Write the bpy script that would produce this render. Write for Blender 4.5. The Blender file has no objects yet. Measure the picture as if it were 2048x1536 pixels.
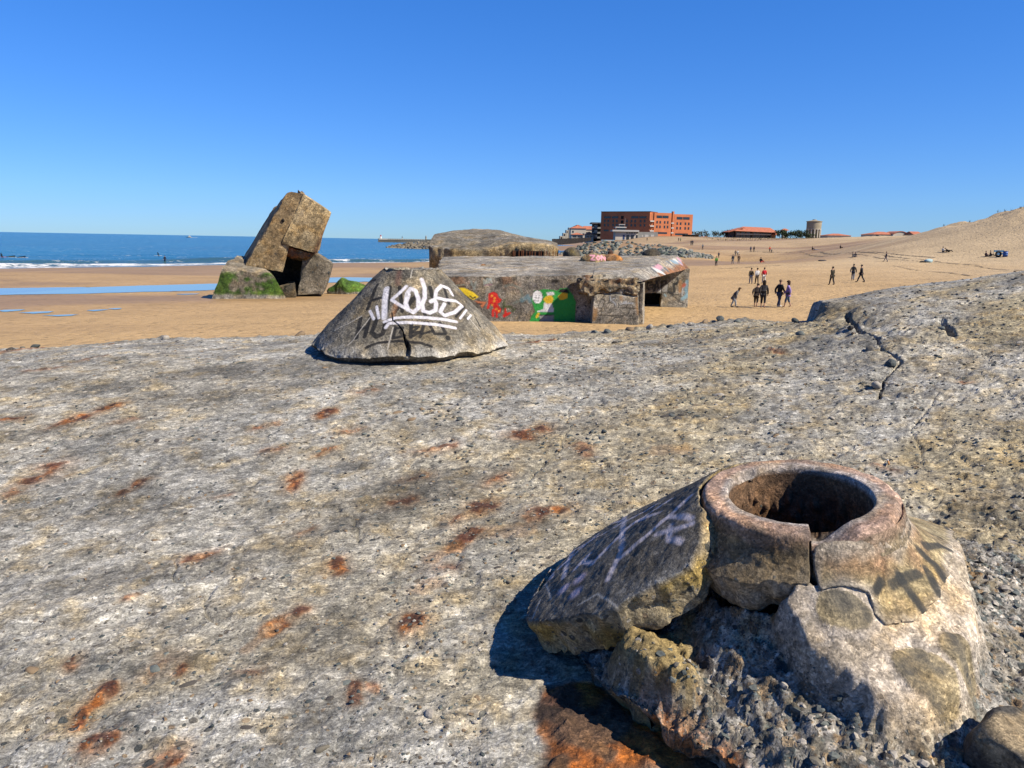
import bpy, math, random
import numpy as np
from mathutils import Vector, Matrix

random.seed(7)
RNG = np.random.default_rng(11)
scene = bpy.context.scene
COL = scene.collection
R = math.radians

# ------------------------------------------------------------------ camera, sky, sun, exposure
EYE = 4.2                       # eye height above the sand by the bunkers
FPX = 1500.0                    # focal length in pixels of a 2048 px wide picture
PITCH, ROLL = 10.78, 1.05
CAM_M = Matrix.Rotation(R(90 - PITCH), 3, 'X') @ Matrix.Rotation(R(ROLL), 3, 'Z')
cam_d = bpy.data.cameras.new('camera')
cam_d.sensor_width = 36.0
cam_d.lens = 36.0 * FPX / 2048.0
cam_d.clip_start = 0.05
cam_d.clip_end = 90000
cam = bpy.data.objects.new('camera', cam_d)
COL.objects.link(cam)
cam.matrix_world = Matrix.Translation((0, 0, EYE)) @ CAM_M.to_4x4()
scene.camera = cam

SUN_EL = 43.0
SUN_DIR = Vector((0.88, -0.47, 0)).normalized() * math.cos(R(SUN_EL)) + Vector((0, 0, math.sin(R(SUN_EL))))
world = bpy.data.worlds.new('World')
scene.world = world
world.use_nodes = True
wn = world.node_tree
bg = wn.nodes['Background']
sky = wn.nodes.new('ShaderNodeTexSky')
sky.sky_type = 'NISHITA'
sky.sun_disc = False
sky.sun_elevation = R(SUN_EL)
sky.sun_rotation = math.atan2(SUN_DIR.x, SUN_DIR.y)
sky.altitude = 0
sky.air_density = 1.0
sky.dust_density = 0.0
sky.ozone_density = 4.0
# the camera's strong blue rendering of a clear sky, applied evenly to the whole dome
hsv = wn.nodes.new('ShaderNodeHueSaturation')
hsv.inputs['Saturation'].default_value = 1.3
gam = wn.nodes.new('ShaderNodeGamma')
gam.inputs[1].default_value = 0.72
grd = wn.nodes.new('ShaderNodeMix')
grd.data_type = 'RGBA'
grd.blend_type = 'MULTIPLY'
grd.inputs[0].default_value = 1.0
grd.inputs[7].default_value = (0.80, 1.38, 2.48, 1)
wn.links.new(sky.outputs[0], hsv.inputs['Color'])
wn.links.new(hsv.outputs[0], gam.inputs[0])
wn.links.new(gam.outputs[0], grd.inputs[6])
wn.links.new(grd.outputs[2], bg.inputs[0])
bg.inputs[1].default_value = 0.05
sun_d = bpy.data.lights.new('sun', 'SUN')
sun_d.energy = 5.0
sun_d.angle = R(0.5)
sun_d.color = (1.0, 0.90, 0.74)
sun = bpy.data.objects.new('sun', sun_d)
COL.objects.link(sun)
sun.rotation_euler = SUN_DIR.to_track_quat('Z', 'Y').to_euler()
vs = scene.view_settings
vs.view_transform = 'Standard'
vs.look = 'None'
vs.exposure = 1.0
vs.gamma = 1.0
vs.use_curve_mapping = False
scene.cycles.max_bounces = 5

# ------------------------------------------------------------------ measuring helpers
_RM = np.array(CAM_M)
def ray(px, py):
    d = _RM @ np.array([(px - 1024.0) / FPX, (768.0 - py) / FPX, -1.0])
    return d
def at(px, py, Y):
    """a measured direction taken out to the forward distance Y (metres)"""
    d = ray(px, py)
    t = Y / d[1]
    return np.array([d[0] * t, Y, EYE + d[2] * t])
def hit(px, py, f, y0, y1, n=1600):
    """where that direction meets the height field f(x, y)"""
    d = ray(px, py)
    Y = np.geomspace(y0, y1, n)
    t = Y / d[1]
    X = d[0] * t
    Z = EYE + d[2] * t
    k = np.nonzero(Z <= f(X, Y))[0]
    k = k[0] if len(k) else n - 1
    return np.array([X[k], Y[k], float(f(X[k:k+1], Y[k:k+1])[0])])

# ------------------------------------------------------------------ noise
_T2 = np.random.default_rng(3).random((1024, 1024)).astype(np.float32) * 2 - 1
def _hash(ix, iy, iz, seed):
    return _T2[(ix + seed * 131) & 1023, (iy + seed * 71 + 17) & 1023] * 0.5 + 0.5
_T3 = np.random.default_rng(4).random((64, 64, 64)).astype(np.float32) * 2 - 1
def vn(P, seed=0):
    P = np.asarray(P)
    flat = P[..., 2].size > 0 and np.ptp(P[..., 2]) == 0
    I = np.floor(P)
    f = (P - I).astype(np.float32)
    f = f * f * (3 - 2 * f)
    I = I.astype(np.int32)
    if flat:
        x0 = (I[..., 0] + seed * 131) & 1023
        y0 = (I[..., 1] + seed * 71) & 1023
        x1, y1 = (x0 + 1) & 1023, (y0 + 1) & 1023
        fx, fy = f[..., 0], f[..., 1]
        a = _T2[x0, y0] * (1 - fx) + _T2[x1, y0] * fx
        b = _T2[x0, y1] * (1 - fx) + _T2[x1, y1] * fx
        return a * (1 - fy) + b * fy
    x0, y0, z0 = (I[..., 0] + seed * 13) & 63, (I[..., 1] + seed * 7) & 63, (I[..., 2] + seed * 29) & 63
    x1, y1, z1 = (x0 + 1) & 63, (y0 + 1) & 63, (z0 + 1) & 63
    fx, fy, fz = f[..., 0], f[..., 1], f[..., 2]
    def pl(zz):
        a = _T3[x0, y0, zz] * (1 - fx) + _T3[x1, y0, zz] * fx
        b = _T3[x0, y1, zz] * (1 - fx) + _T3[x1, y1, zz] * fx
        return a * (1 - fy) + b * fy
    return pl(z0) * (1 - fz) + pl(z1) * fz
def fbm(P, scale, octs=4, seed=0, gain=0.5):
    P = (np.asarray(P) * scale).astype(np.float32)
    a, s, t = 1.0, 0.0, 0.0
    for o in range(octs):
        s = s + a * vn(P + np.float32(o * 17.31), seed + o)
        t += a
        a *= gain
        P = P * np.float32(2.03)
    return s / t
def p3(x, y, z=0.0):
    x, y = np.broadcast_arrays(np.asarray(x, float), np.asarray(y, float))
    return np.stack([x, y, np.broadcast_to(np.asarray(z, float), x.shape)], -1)
def sstep(a, b, x):
    t = np.clip((x - a) / (b - a), 0, 1)
    return t * t * (3 - 2 * t)
def stones(x, y, cell, seed, fill=0.7):
    """rounded lumps, one per jittered cell: height 0..1 and a random id"""
    gx, gy = np.floor(x / cell).astype(np.int64), np.floor(y / cell).astype(np.int64)
    best = np.zeros_like(x)
    bid = np.zeros_like(x)
    z0 = np.zeros_like(gx)
    for dx in (-1, 0, 1):
        for dy in (-1, 0, 1):
            ix, iy = gx + dx, gy + dy
            a = _hash(ix, iy, z0, seed)
            b = _hash(ix, iy, z0, seed + 1)
            c = _hash(ix, iy, z0, seed + 2)
            d = _hash(ix, iy, z0, seed + 3)
            px_, py_ = (ix + a) * cell, (iy + b) * cell
            rad = cell * (0.22 + 0.42 * c)
            ang = d * 6.283
            ux, uy = x - px_, y - py_
            u = (ux * np.cos(ang) + uy * np.sin(ang)) / rad
            v = (-ux * np.sin(ang) + uy * np.cos(ang)) / (rad * 0.68)
            h = np.sqrt(np.clip(1 - u * u - v * v, 0, 1)) * (d < fill)
            m = h > best
            best = np.where(m, h, best)
            bid = np.where(m, a, bid)
    return best, bid
def cells(x, y, cell, seed):
    """angular fracture facets: random height per nearest-site cell, and distance to the cell border"""
    gx, gy = np.floor(x / cell).astype(np.int64), np.floor(y / cell).astype(np.int64)
    d1 = np.full(x.shape, 1e9); d2 = d1.copy(); hid = np.zeros_like(x); tx = np.zeros_like(x); ty = np.zeros_like(x)
    z0 = np.zeros_like(gx)
    for dx in (-1, 0, 1):
        for dy in (-1, 0, 1):
            ix, iy = gx + dx, gy + dy
            ux, uy = x - (ix + _hash(ix, iy, z0, seed)) * cell, y - (iy + _hash(ix, iy, z0, seed + 1)) * cell
            d = np.hypot(ux, uy)
            m = d < d1
            d2 = np.where(m, d1, np.minimum(d2, d))
            hid = np.where(m, _hash(ix, iy, z0, seed + 2), hid)
            a = _hash(ix, iy, z0, seed + 3) * 6.283
            tx = np.where(m, (ux * np.cos(a) + uy * np.sin(a)) / cell, tx)
            d1 = np.where(m, d, d1)
    return hid, (d2 - d1) / cell, tx
def seg_dist(X, Y, pts):
    """distance from the points to a polyline and the fraction along it"""
    best = np.full(X.shape, 1e9)
    frac = np.zeros(X.shape)
    n = len(pts) - 1
    for i in range(n):
        ax, ay = pts[i][0], pts[i][1]
        bx, by = pts[i + 1][0], pts[i + 1][1]
        dx, dy = bx - ax, by - ay
        L = dx * dx + dy * dy + 1e-12
        t = np.clip(((X - ax) * dx + (Y - ay) * dy) / L, 0, 1)
        d = np.hypot(X - ax - t * dx, Y - ay - t * dy)
        m = d < best
        best = np.where(m, d, best)
        frac = np.where(m, (i + t) / n, frac)
    return best, frac
def poly_sd(X, Y, poly):
    """signed distance to a polygon, positive inside"""
    n = len(poly)
    inside = np.zeros(X.shape, bool)
    best = np.full(X.shape, 1e9)
    for i in range(n):
        ax, ay = poly[i][0], poly[i][1]
        bx, by = poly[(i + 1) % n][0], poly[(i + 1) % n][1]
        dx, dy = bx - ax, by - ay
        t = np.clip(((X - ax) * dx + (Y - ay) * dy) / (dx * dx + dy * dy + 1e-12), 0, 1)
        best = np.minimum(best, np.hypot(X - ax - t * dx, Y - ay - t * dy))
        c = ((ay > Y) != (by > Y)) & (X < dx * (Y - ay) / (by - ay + 1e-12) + ax)
        inside ^= c
    return np.where(inside, best, -best)
class MQ:
    """smooth surface z(x, y) through measured points"""
    def __init__(s, pts, c):
        P = np.array(pts, float)
        s.P, s.c = P[:, :2], c
        n = len(P)
        A = np.zeros((n + 3, n + 3))
        d2 = ((P[:, None, :2] - P[None, :, :2]) ** 2).sum(-1)
        A[:n, :n] = np.sqrt(d2 + c * c)
        A[:n, n] = 1
        A[:n, n + 1:] = P[:, :2]
        A[n:, :n] = A[:n, n:].T
        s.w = np.linalg.solve(A, np.concatenate([P[:, 2], np.zeros(3)]))
    def __call__(s, x, y):
        x = np.asarray(x, float)
        y = np.asarray(y, float)
        n = len(s.P)
        z = s.w[n] + s.w[n + 1] * x + s.w[n + 2] * y
        for i in range(n):
            z = z + s.w[i] * np.sqrt((x - s.P[i, 0]) ** 2 + (y - s.P[i, 1]) ** 2 + s.c * s.c)
        return z

# ------------------------------------------------------------------ mesh and object helpers
def mesh(name, V, F, attrs=None, smooth=True):
    V = np.asarray(V, dtype=np.float32).reshape(-1, 3)
    me = bpy.data.meshes.new(name)
    me.vertices.add(len(V))
    me.vertices.foreach_set('co', V.ravel())
    if isinstance(F, np.ndarray):
        k = F.shape[1]
        me.loops.add(F.size)
        me.polygons.add(len(F))
        me.loops.foreach_set('vertex_index', F.astype(np.int32).ravel())
        me.polygons.foreach_set('loop_start', np.arange(0, F.size, k, dtype=np.int32))
    else:
        tot = [len(f) for f in F]
        me.loops.add(sum(tot))
        me.polygons.add(len(F))
        me.loops.foreach_set('vertex_index', np.concatenate([np.asarray(f, np.int32) for f in F]))
        me.polygons.foreach_set('loop_start', np.concatenate([[0], np.cumsum(tot)[:-1]]).astype(np.int32))
    me.update(calc_edges=True)
    me.polygons.foreach_set('use_smooth', np.full(len(me.polygons), smooth))
    if attrs:
        for k, a in attrs.items():
            a = np.asarray(a, np.float32)
            if a.ndim == 1:
                at_ = me.attributes.new(k, 'FLOAT', 'POINT')
                at_.data.foreach_set('value', a)
            else:
                if a.shape[1] == 3:
                    a = np.concatenate([a, np.ones((len(a), 1), np.float32)], 1)
                at_ = me.attributes.new(k, 'FLOAT_COLOR', 'POINT')
                at_.data.foreach_set('color', a.ravel())
    return me
def obj(name, me, material=None, parent=None, loc=None):
    o = bpy.data.objects.new(name, me)
    COL.objects.link(o)
    if material is not None and me is not None and len(me.materials) == 0:
        me.materials.append(material)
    if parent is not None:
        o.parent = parent
    if loc is not None:
        o.location = loc
    return o
def thing(name, label, cat, loc, group=None):
    o = bpy.data.objects.new(name, None)
    o.empty_display_size = 0.1
    COL.objects.link(o)
    o.location = loc
    tag(o, label, cat, group)
    return o
def tag(o, label=None, cat=None, group=None, kind=None):
    if label: o['label'] = label
    if cat: o['category'] = cat
    if group: o['group'] = group
    if kind: o['kind'] = kind
    return o
def grid_faces(nr, nc, wrap=False):
    i = np.arange(nr - 1)[:, None] * nc
    j = np.arange(nc if wrap else nc - 1)[None, :]
    j2 = (j + 1) % nc
    return np.stack([i + j, i + j2, i + nc + j2, i + nc + j], -1).reshape(-1, 4)
def boxes(name, bl, material, parent=None, smooth=False):
    """axis boxes (x0,x1,y0,y1,z0,z1) as one mesh"""
    V, F = [], []
    for (x0, x1, y0, y1, z0, z1) in bl:
        b = len(V)
        V += [(x0, y0, z0), (x1, y0, z0), (x1, y1, z0), (x0, y1, z0), (x0, y0, z1), (x1, y0, z1), (x1, y1, z1), (x0, y1, z1)]
        F += [(b, b+3, b+2, b+1), (b+4, b+5, b+6, b+7), (b, b+1, b+5, b+4), (b+1, b+2, b+6, b+5), (b+2, b+3, b+7, b+6), (b+3, b, b+4, b+7)]
    return obj(name, mesh(name, V, F, smooth=smooth), material, parent)
def ico(sub=1):
    t = (1 + 5 ** .5) / 2
    V = [(-1,t,0),(1,t,0),(-1,-t,0),(1,-t,0),(0,-1,t),(0,1,t),(0,-1,-t),(0,1,-t),(t,0,-1),(t,0,1),(-t,0,-1),(-t,0,1)]
    F = [(0,11,5),(0,5,1),(0,1,7),(0,7,10),(0,10,11),(1,5,9),(5,11,4),(11,10,2),(10,7,6),(7,1,8),(3,9,4),(3,4,2),(3,2,6),(3,6,8),(3,8,9),(4,9,5),(2,4,11),(6,2,10),(8,6,7),(9,8,1)]
    V = [np.array(v, float) / np.linalg.norm(v) for v in V]
    for _ in range(sub):
        c, G = {}, []
        def mid(a, b):
            k = (min(a, b), max(a, b))
            if k not in c:
                m = V[a] + V[b]
                V.append(m / np.linalg.norm(m))
                c[k] = len(V) - 1
            return c[k]
        for (a, b, d) in F:
            e, f, g = mid(a, b), mid(b, d), mid(d, a)
            G += [(a, e, g), (b, f, e), (d, g, f), (e, f, g)]
        F = G
    return np.array(V), np.array(F)
def rock_arrays(seed, sub=1, sx=1.0, sy=0.8, sz=0.6, rough=0.3, facet=0.0):
    V, F = ico(sub)
    n = fbm(V, 1.3, 2, seed)
    V = V * (1 + rough * n)[:, None]
    if facet:
        g = np.random.default_rng(seed)
        for k in range(7):
            d = g.normal(size=3)
            d /= np.linalg.norm(d)
            h = 0.62 + 0.2 * g.random()
            s = V @ d
            V = V - np.clip(s - h, 0, None)[:, None] * d * facet
    return V * np.array([sx, sy, sz]), F

# ------------------------------------------------------------------ materials
def new_mat(name):
    m = bpy.data.materials.new(name)
    m.use_nodes = True
    nt = m.node_tree
    b = nt.nodes['Principled BSDF']
    return m, nt, b
def nd(nt, typ, ins=None, **kw):
    n = nt.nodes.new(typ)
    for k, v in kw.items():
        setattr(n, k, v)
    if ins:
        for k, v in ins.items():
            s = n.inputs[k]
            if isinstance(v, bpy.types.NodeSocket):
                nt.links.new(v, s)
            else:
                s.default_value = v
    return n
def mix(nt, a, b, f, mode='MIX'):
    n = nt.nodes.new('ShaderNodeMix')
    n.data_type = 'RGBA'
    n.blend_type = mode
    n.clamp_result = False
    for i, v in ((6, a), (7, b), (0, f)):
        if isinstance(v, bpy.types.NodeSocket):
            nt.links.new(v, n.inputs[i])
        elif i == 0:
            n.inputs[i].default_value = v
        else:
            n.inputs[i].default_value = (*v, 1) if len(v) == 3 else v
    return n.outputs[2]
def ramp(nt, f, stops, interp='LINEAR'):
    n = nt.nodes.new('ShaderNodeValToRGB')
    n.color_ramp.interpolation = interp
    e = n.color_ramp.elements
    while len(e) < len(stops):
        e.new(0.5)
    for i, (p, c) in enumerate(stops):
        e[i].position = p
        e[i].color = (c, c, c, 1) if not hasattr(c, '__len__') else (*c, 1)
    nt.links.new(f, n.inputs[0])
    return n.outputs[0]
def mth(nt, op, a, b=None, c=None):
    n = nt.nodes.new('ShaderNodeMath')
    n.operation = op
    for i, v in enumerate((a, b, c)):
        if v is None: continue
        if isinstance(v, bpy.types.NodeSocket):
            nt.links.new(v, n.inputs[i])
        else:
            n.inputs[i].default_value = v
    return n.outputs[0]
def noise(nt, co, scale, detail=4, rough=0.55, dist=0.0):
    n = nd(nt, 'ShaderNodeTexNoise', {'Vector': co, 'Scale': scale, 'Detail': detail, 'Roughness': rough, 'Distortion': dist})
    return n
ALB = 0.60      # overall reflectance level that goes with the exposure
def plain(name, col, rough=0.7, var=0.12, scale=6.0, spec=0.3, bump=0.0, metal=0.0):
    m, nt, b = new_mat(name)
    tc = nd(nt, 'ShaderNodeTexCoord')
    n = noise(nt, tc.outputs['Object'], scale, 5)
    f = ramp(nt, n.outputs[0], [(0.25, 1 - var * 2), (0.75, 1 + var)])
    c = mix(nt, tuple(v * ALB for v in col), f, 1.0, 'MULTIPLY')
    nt.links.new(c, b.inputs['Base Color'])
    b.inputs['Roughness'].default_value = rough
    b.inputs['Specular IOR Level'].default_value = spec
    b.inputs['Metallic'].default_value = metal
    if bump:
        bp = nd(nt, 'ShaderNodeBump', {'Height': n.outputs[0], 'Strength': bump, 'Distance': 0.02})
        nt.links.new(bp.outputs[0], b.inputs['Normal'])
    return m
PEB = [(0.0, (0.035, 0.045, 0.05)), (0.22, (0.07, 0.085, 0.085)), (0.42, (0.13, 0.12, 0.10)), (0.56, (0.20, 0.14, 0.085)),
       (0.68, (0.10, 0.115, 0.115)), (0.8, (0.34, 0.25, 0.15)), (0.9, (0.45, 0.42, 0.37)), (1.0, (0.06, 0.05, 0.045))]
def concrete(name, s=1.0, bump=0.6, contrast=1.0, stonescale=(26, 62, 150), streak=None, speck=1.0, bdist=0.01, grain=0.0):
    """weathered concrete: vertex colours 'tint' say what stuff it is, 'agg' how much gravel shows, 'paint' the spray paint"""
    m, nt, b = new_mat(name)
    tc = nd(nt, 'ShaderNodeTexCoord').outputs['Object']
    tint = nd(nt, 'ShaderNodeAttribute', attribute_name='tint').outputs['Color']
    agg = nd(nt, 'ShaderNodeAttribute', attribute_name='agg').outputs['Fac']
    pn = nd(nt, 'ShaderNodeAttribute', attribute_name='paint')
    wv = noise(nt, tc, 9 * s, 2)
    wsub = nd(nt, 'ShaderNodeVectorMath', {0: wv.outputs['Color'], 1: (0.5, 0.5, 0.5)}, operation='SUBTRACT').outputs[0]
    wsc = nd(nt, 'ShaderNodeVectorMath', {0: wsub, 'Scale': 0.05 / s}, operation='SCALE').outputs[0]
    co = nd(nt, 'ShaderNodeVectorMath', {0: tc, 1: wsc}, operation='ADD').outputs[0]
    big = noise(nt, tc, 2.2 * s, 6, 0.62)
    mid = noise(nt, co, 15 * s, 6, 0.68)
    fine = noise(nt, tc, 120 * s, 4, 0.7)
    f1 = ramp(nt, big.outputs[0], [(0.32, 1 - 0.42 * contrast), (0.52, 1.0), (0.72, 1 + 0.38 * contrast)])
    f2 = ramp(nt, mid.outputs[0], [(0.28, 1 - 0.5 * contrast), (0.5, 1.0), (0.74, 1 + 0.5 * contrast)])
    f3 = ramp(nt, fine.outputs[0], [(0.3, 1 - 0.55 * speck), (0.5, 1.0), (0.72, 1 + 0.7 * speck)])
    c = mix(nt, tint, f1, 1.0, 'MULTIPLY')
    c = mix(nt, c, f2, 1.0, 'MULTIPLY')
    c = mix(nt, c, f3, 1.0, 'MULTIPLY')
    # warm / cool drift of the cement
    hue = noise(nt, co, 5.5 * s, 4, 0.6)
    c = mix(nt, c, ramp(nt, hue.outputs[0], [(0.34, (0.95, 0.98, 1.02)), (0.5, (1, 1, 1)), (0.66, (1.16, 1.0, 0.72))]), 0.8, 'MULTIPLY')
    if streak:
        mp = nd(nt, 'ShaderNodeMapping', {'Vector': tc, 'Rotation': (0, 0, streak[0]), 'Scale': (streak[1], streak[2], 8)})
        sn = noise(nt, mp.outputs[0], 1.0, 5, 0.65)
        c = mix(nt, c, ramp(nt, sn.outputs[0], [(0.3, 0.6), (0.5, 1.0), (0.7, 1.45)]), streak[3], 'MULTIPLY')
    h = mth(nt, 'MULTIPLY', mid.outputs[0], 0.9)
    h = mth(nt, 'MULTIPLY_ADD', fine.outputs[0], 0.35, h)
    for k, sc in enumerate(stonescale):
        vo = nd(nt, 'ShaderNodeTexVoronoi', {'Vector': co, 'Scale': sc * s, 'Randomness': 1.0}, voronoi_dimensions='3D')
        sep = nd(nt, 'ShaderNodeSeparateColor', {0: vo.outputs['Color']})
        rad = mth(nt, 'MULTIPLY_ADD', sep.outputs[0], 0.40, 0.12)
        rad = mth(nt, 'MULTIPLY', rad, mth(nt, 'MULTIPLY_ADD', agg, 0.75, 0.25))
        keep = mth(nt, 'LESS_THAN', sep.outputs[1], mth(nt, 'MULTIPLY_ADD', agg, 0.75, 0.10))
        dd = mth(nt, 'SUBTRACT', rad, vo.outputs['Distance'])
        mk = nd(nt, 'ShaderNodeMapRange', {'Value': dd, 'From Min': 0.0, 'From Max': 0.05}).outputs[0]
        mk = mth(nt, 'MULTIPLY', mk, keep)
        pc = ramp(nt, sep.outputs[2], PEB)
        pc = mix(nt, pc, f3, 0.5, 'MULTIPLY')
        c = mix(nt, c, pc, mth(nt, 'MULTIPLY', mk, 0.9))
        h = mth(nt, 'MULTIPLY_ADD', mth(nt, 'MULTIPLY', mk, mth(nt, 'SUBTRACT', sep.outputs[0], 0.35)), 0.5, h)
    if grain:
        gco = co
        if streak:
            gco = nd(nt, 'ShaderNodeMapping', {'Vector': co, 'Rotation': (0, 0, streak[0]), 'Scale': (0.55, 1.0, 1.0)}).outputs[0]
        for gs_, lo, hi, am in ((34, 0.55, 1.5, 0.75), (85, 0.5, 1.65, 0.85), (190, 0.55, 1.6, 0.7)):
            gv_ = nd(nt, 'ShaderNodeTexVoronoi', {'Vector': gco, 'Scale': gs_ * s, 'Randomness': 1.0})
            gr_ = nd(nt, 'ShaderNodeSeparateColor', {0: gv_.outputs['Color']}).outputs[0]
            c = mix(nt, c, ramp(nt, gr_, [(0.0, lo), (0.25, 0.85), (0.7, 1.05), (1.0, hi)]), am * grain, 'MULTIPLY')
            h = mth(nt, 'MULTIPLY_ADD', gr_, 0.22 * grain, h)
    c = mix(nt, c, (ALB, ALB, ALB), 1.0, 'MULTIPLY')
    # spray paint with worn edges
    wear = ramp(nt, fine.outputs[0], [(0.30, 0.7), (0.42, 1.0)])
    pa = mth(nt, 'MULTIPLY', pn.outputs['Alpha'], wear)
    c = mix(nt, c, mix(nt, pn.outputs['Color'], (0.8, 0.8, 0.8), 1.0, 'MULTIPLY'), pa)
    nt.links.new(c, b.inputs['Base Color'])
    b.inputs['Roughness'].default_value = 0.88
    b.inputs['Specular IOR Level'].default_value = 0.25
    bp = nd(nt, 'ShaderNodeBump', {'Height': h, 'Strength': bump, 'Distance': bdist / s})
    nt.links.new(bp.outputs[0], b.inputs['Normal'])
    return m
M = {}
M['slab'] = concrete('slab_concrete', 1.0, 1.0, 1.05, (16, 36, 80), streak=(R(-28), 3.0, 26.0, 0.35), speck=0.75, bdist=0.012, grain=0.8)
M['near'] = concrete('vent_concrete', 1.0, 0.8, 0.75, (24, 52, 120), speck=0.8, bdist=0.012, grain=0.8)
M['cone'] = concrete('cone_concrete', 0.7, 0.6, 0.8, (30, 70, 150), speck=0.8, bdist=0.010, grain=0.8)
M['far'] = concrete('bunker_concrete', 0.16, 1.0, 1.25, (9, 24, 60), speck=0.8, bdist=0.016, grain=0.7)
#@@SETTING
# ------------------------------------------------------------------ sand, sea
SHORE = [(-420, -330), (-178, 12), (-91, 133), (-64, 171), (-48, 196), (-24, 218), (10, 250), (30, 330), (36, 430), (44, 540), (70, 760), (160, 1500)]
def shore_d(x, y):
    d, f = seg_dist(x, y, SHORE)
    poly = SHORE + [(4000, 1500), (4000, -330)]
    s = np.where(poly_sd(x, y, poly) > 0, 1, -1)
    return d * s
ctl = [(-420, -330, -2.2), (-178, 12, -2.2), (-91, 133, -2.2), (-64, 171, -2.2), (-48, 196, -2.2), (-24, 218, -2.2), (10, 250, -2.2), (30, 330, -2.2), (36, 430, -2.2), (44, 540, -2.2), (70, 760, -2.2), (0, 480, -6),
       (-300, 100, -7), (-200, 230, -7), (-120, 330, -7), (-60, 420, -7), (-60, 600, -6), (-600, 0, -8), (-500, 600, -9), (-150, 900, -5),
       (-26, 64, -1.05), (-40, 40, -1.1), (-70, 20, -1.3), (-60, 100, -1.55), (-30, 130, -1.5), (0, 100, -.75), (-10, 160, -1.4), (1, 40, 0), (-8, 30, -.1),
       (6.5, 38, 0.0), (18.4, 51, .05), (28, 88, -.1), (12, 60, -.1), (28.6, 67, .55), (45, 90, 1.1), (68, 138, 1.9), (50, 130, 1.0), (30, 130, .2), (40, 180, .9), (20, 195, .2),
       (65, 230, 2.6), (48, 200, 1.3), (20, 20, .3), (40, 40, 1.5), (60, 80, 2.2), (89, 135, 3.3), (100, 100, 4.5), (80, 40, 4),
       (96, 250, 3.6), (95, 330, 5.6), (95, 380, 6.9), (68, 300, 5.3), (66, 400, 7.2), (62, 440, 7.0), (110, 440, 7.8), (160, 440, 8), (200, 460, 8), (100, 600, 8), (300, 700, 8),
       (128, 300, 8.0), (126, 235, 8.2), (113, 190, 10.6), (110, 160, 13.4), (128, 150, 15), (140, 120, 16), (120, 60, 13), (100, 20, 10), (180, 200, 13), (165, 260, 10), (250, 300, 9), (300, 100, 12),
       (0, -60, 0), (-80, -60, -1.2), (80, -60, 6), (180, 900, 6), (900, 900, 8), (900, -200, 10), (600, 2500, 8), (600, 4500, 5), (0, 1200, -6)]
for q in ((1190, 483, 245), (1290, 487, 240), (1260, 514, 203), (1150, 513, 205), (1400, 517, 200)):
    ctl.append(tuple(at(*q)))
_terr = MQ(ctl, 7.0)
def terrain(x, y):
    z = _terr(x, y)
    x = np.asarray(x, float); y = np.asarray(y, float)
    P = p3(x, y)
    hi = sstep(6.5, 11, z) * sstep(90, 105, x) * (1 - sstep(300, 360, y))
    z = z + hi * (0.8 * fbm(P, 0.07, 4, 3) + 1.6 * (np.abs(fbm(P, 0.16, 4, 5)) - 0.2))
    z = z + 0.10 * fbm(P, 0.09, 3, 9) * sstep(-1.5, 0.5, z) + 0.035 * fbm(P, 0.6, 2, 12) * sstep(-1.2, 0.2, z)
    return z
def on_sand(px, py, y0=12, y1=700):
    return hit(px, py, terrain, y0, y1)

rows = np.concatenate([np.linspace(-60, 11, 18), np.geomspace(12, 700, 520), np.geomspace(760, 9000, 24)])
us = np.concatenate([np.linspace(-2.2, -0.85, 25), np.linspace(-0.84, 0.84, 460), np.linspace(0.85, 2.2, 25)])
Yg = np.repeat(rows[:, None], len(us), 1)
Xg = us[None, :] * (np.abs(Yg) * 1.0 + 14)
Zg = terrain(Xg.ravel(), Yg.ravel())
xf, yf = Xg.ravel(), Yg.ravel()
sd_ = shore_d(xf, yf)
PP = p3(xf, yf)
wn1 = fbm(PP * np.array([0.55, 1.0, 1]), 0.045, 4, 21)
wet = np.clip(sstep(30, 2, sd_ + 14 * wn1) + 0.75 * sstep(0.05, 0.32, fbm(PP * np.array([0.35, 1.0, 1]), 0.06, 4, 33)) * sstep(125, 95, sd_) * sstep(18, 30, sd_) + 0.5 * sstep(118, 80, sd_ + 10 * wn1), 0, 1)
dry = np.clip(sstep(0.2, 2.4, Zg + 0.5 * wn1), 0, 1)
sand_me = mesh('sand', np.stack([xf, yf, Zg], 1), grid_faces(len(rows), len(us)), {'wet': wet, 'dry': dry})
m, nt, b = new_mat('beach_sand')
tc = nd(nt, 'ShaderNodeTexCoord').outputs['Object']
aw = nd(nt, 'ShaderNodeAttribute', attribute_name='wet').outputs['Fac']
ad = nd(nt, 'ShaderNodeAttribute', attribute_name='dry').outputs['Fac']
n1 = noise(nt, tc, 0.12, 6, 0.6)
n2 = noise(nt, tc, 1.6, 6, 0.65)
n3 = noise(nt, tc, 14.0, 4, 0.7)
c = mix(nt, (0.325, 0.22, 0.108), (0.325, 0.248, 0.152), ad)
c = mix(nt, c, (0.215, 0.138, 0.066), aw)
c = mix(nt, c, ramp(nt, n1.outputs[0], [(0.3, 0.86), (0.7, 1.12)]), 1.0, 'MULTIPLY')
c = mix(nt, c, ramp(nt, n2.outputs[0], [(0.30, 0.58), (0.44, 0.98), (0.75, 1.14)]), 1.0, 'MULTIPLY')
c = mix(nt, c, ramp(nt, n3.outputs[0], [(0.30, 0.50), (0.42, 1.0), (0.72, 1.12)]), 0.8, 'MULTIPLY')
fv = nd(nt, 'ShaderNodeTexVoronoi', {'Vector': tc, 'Scale': 1.5, 'Randomness': 1.0})
fs = nd(nt, 'ShaderNodeSeparateColor', {0: fv.outputs['Color']})
fd = nd(nt, 'ShaderNodeMapRange', {'Value': fv.outputs['Distance'], 'From Min': 0.12, 'From Max': 0.34, 'To Min': 0.62, 'To Max': 1.0}).outputs[0]
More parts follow.
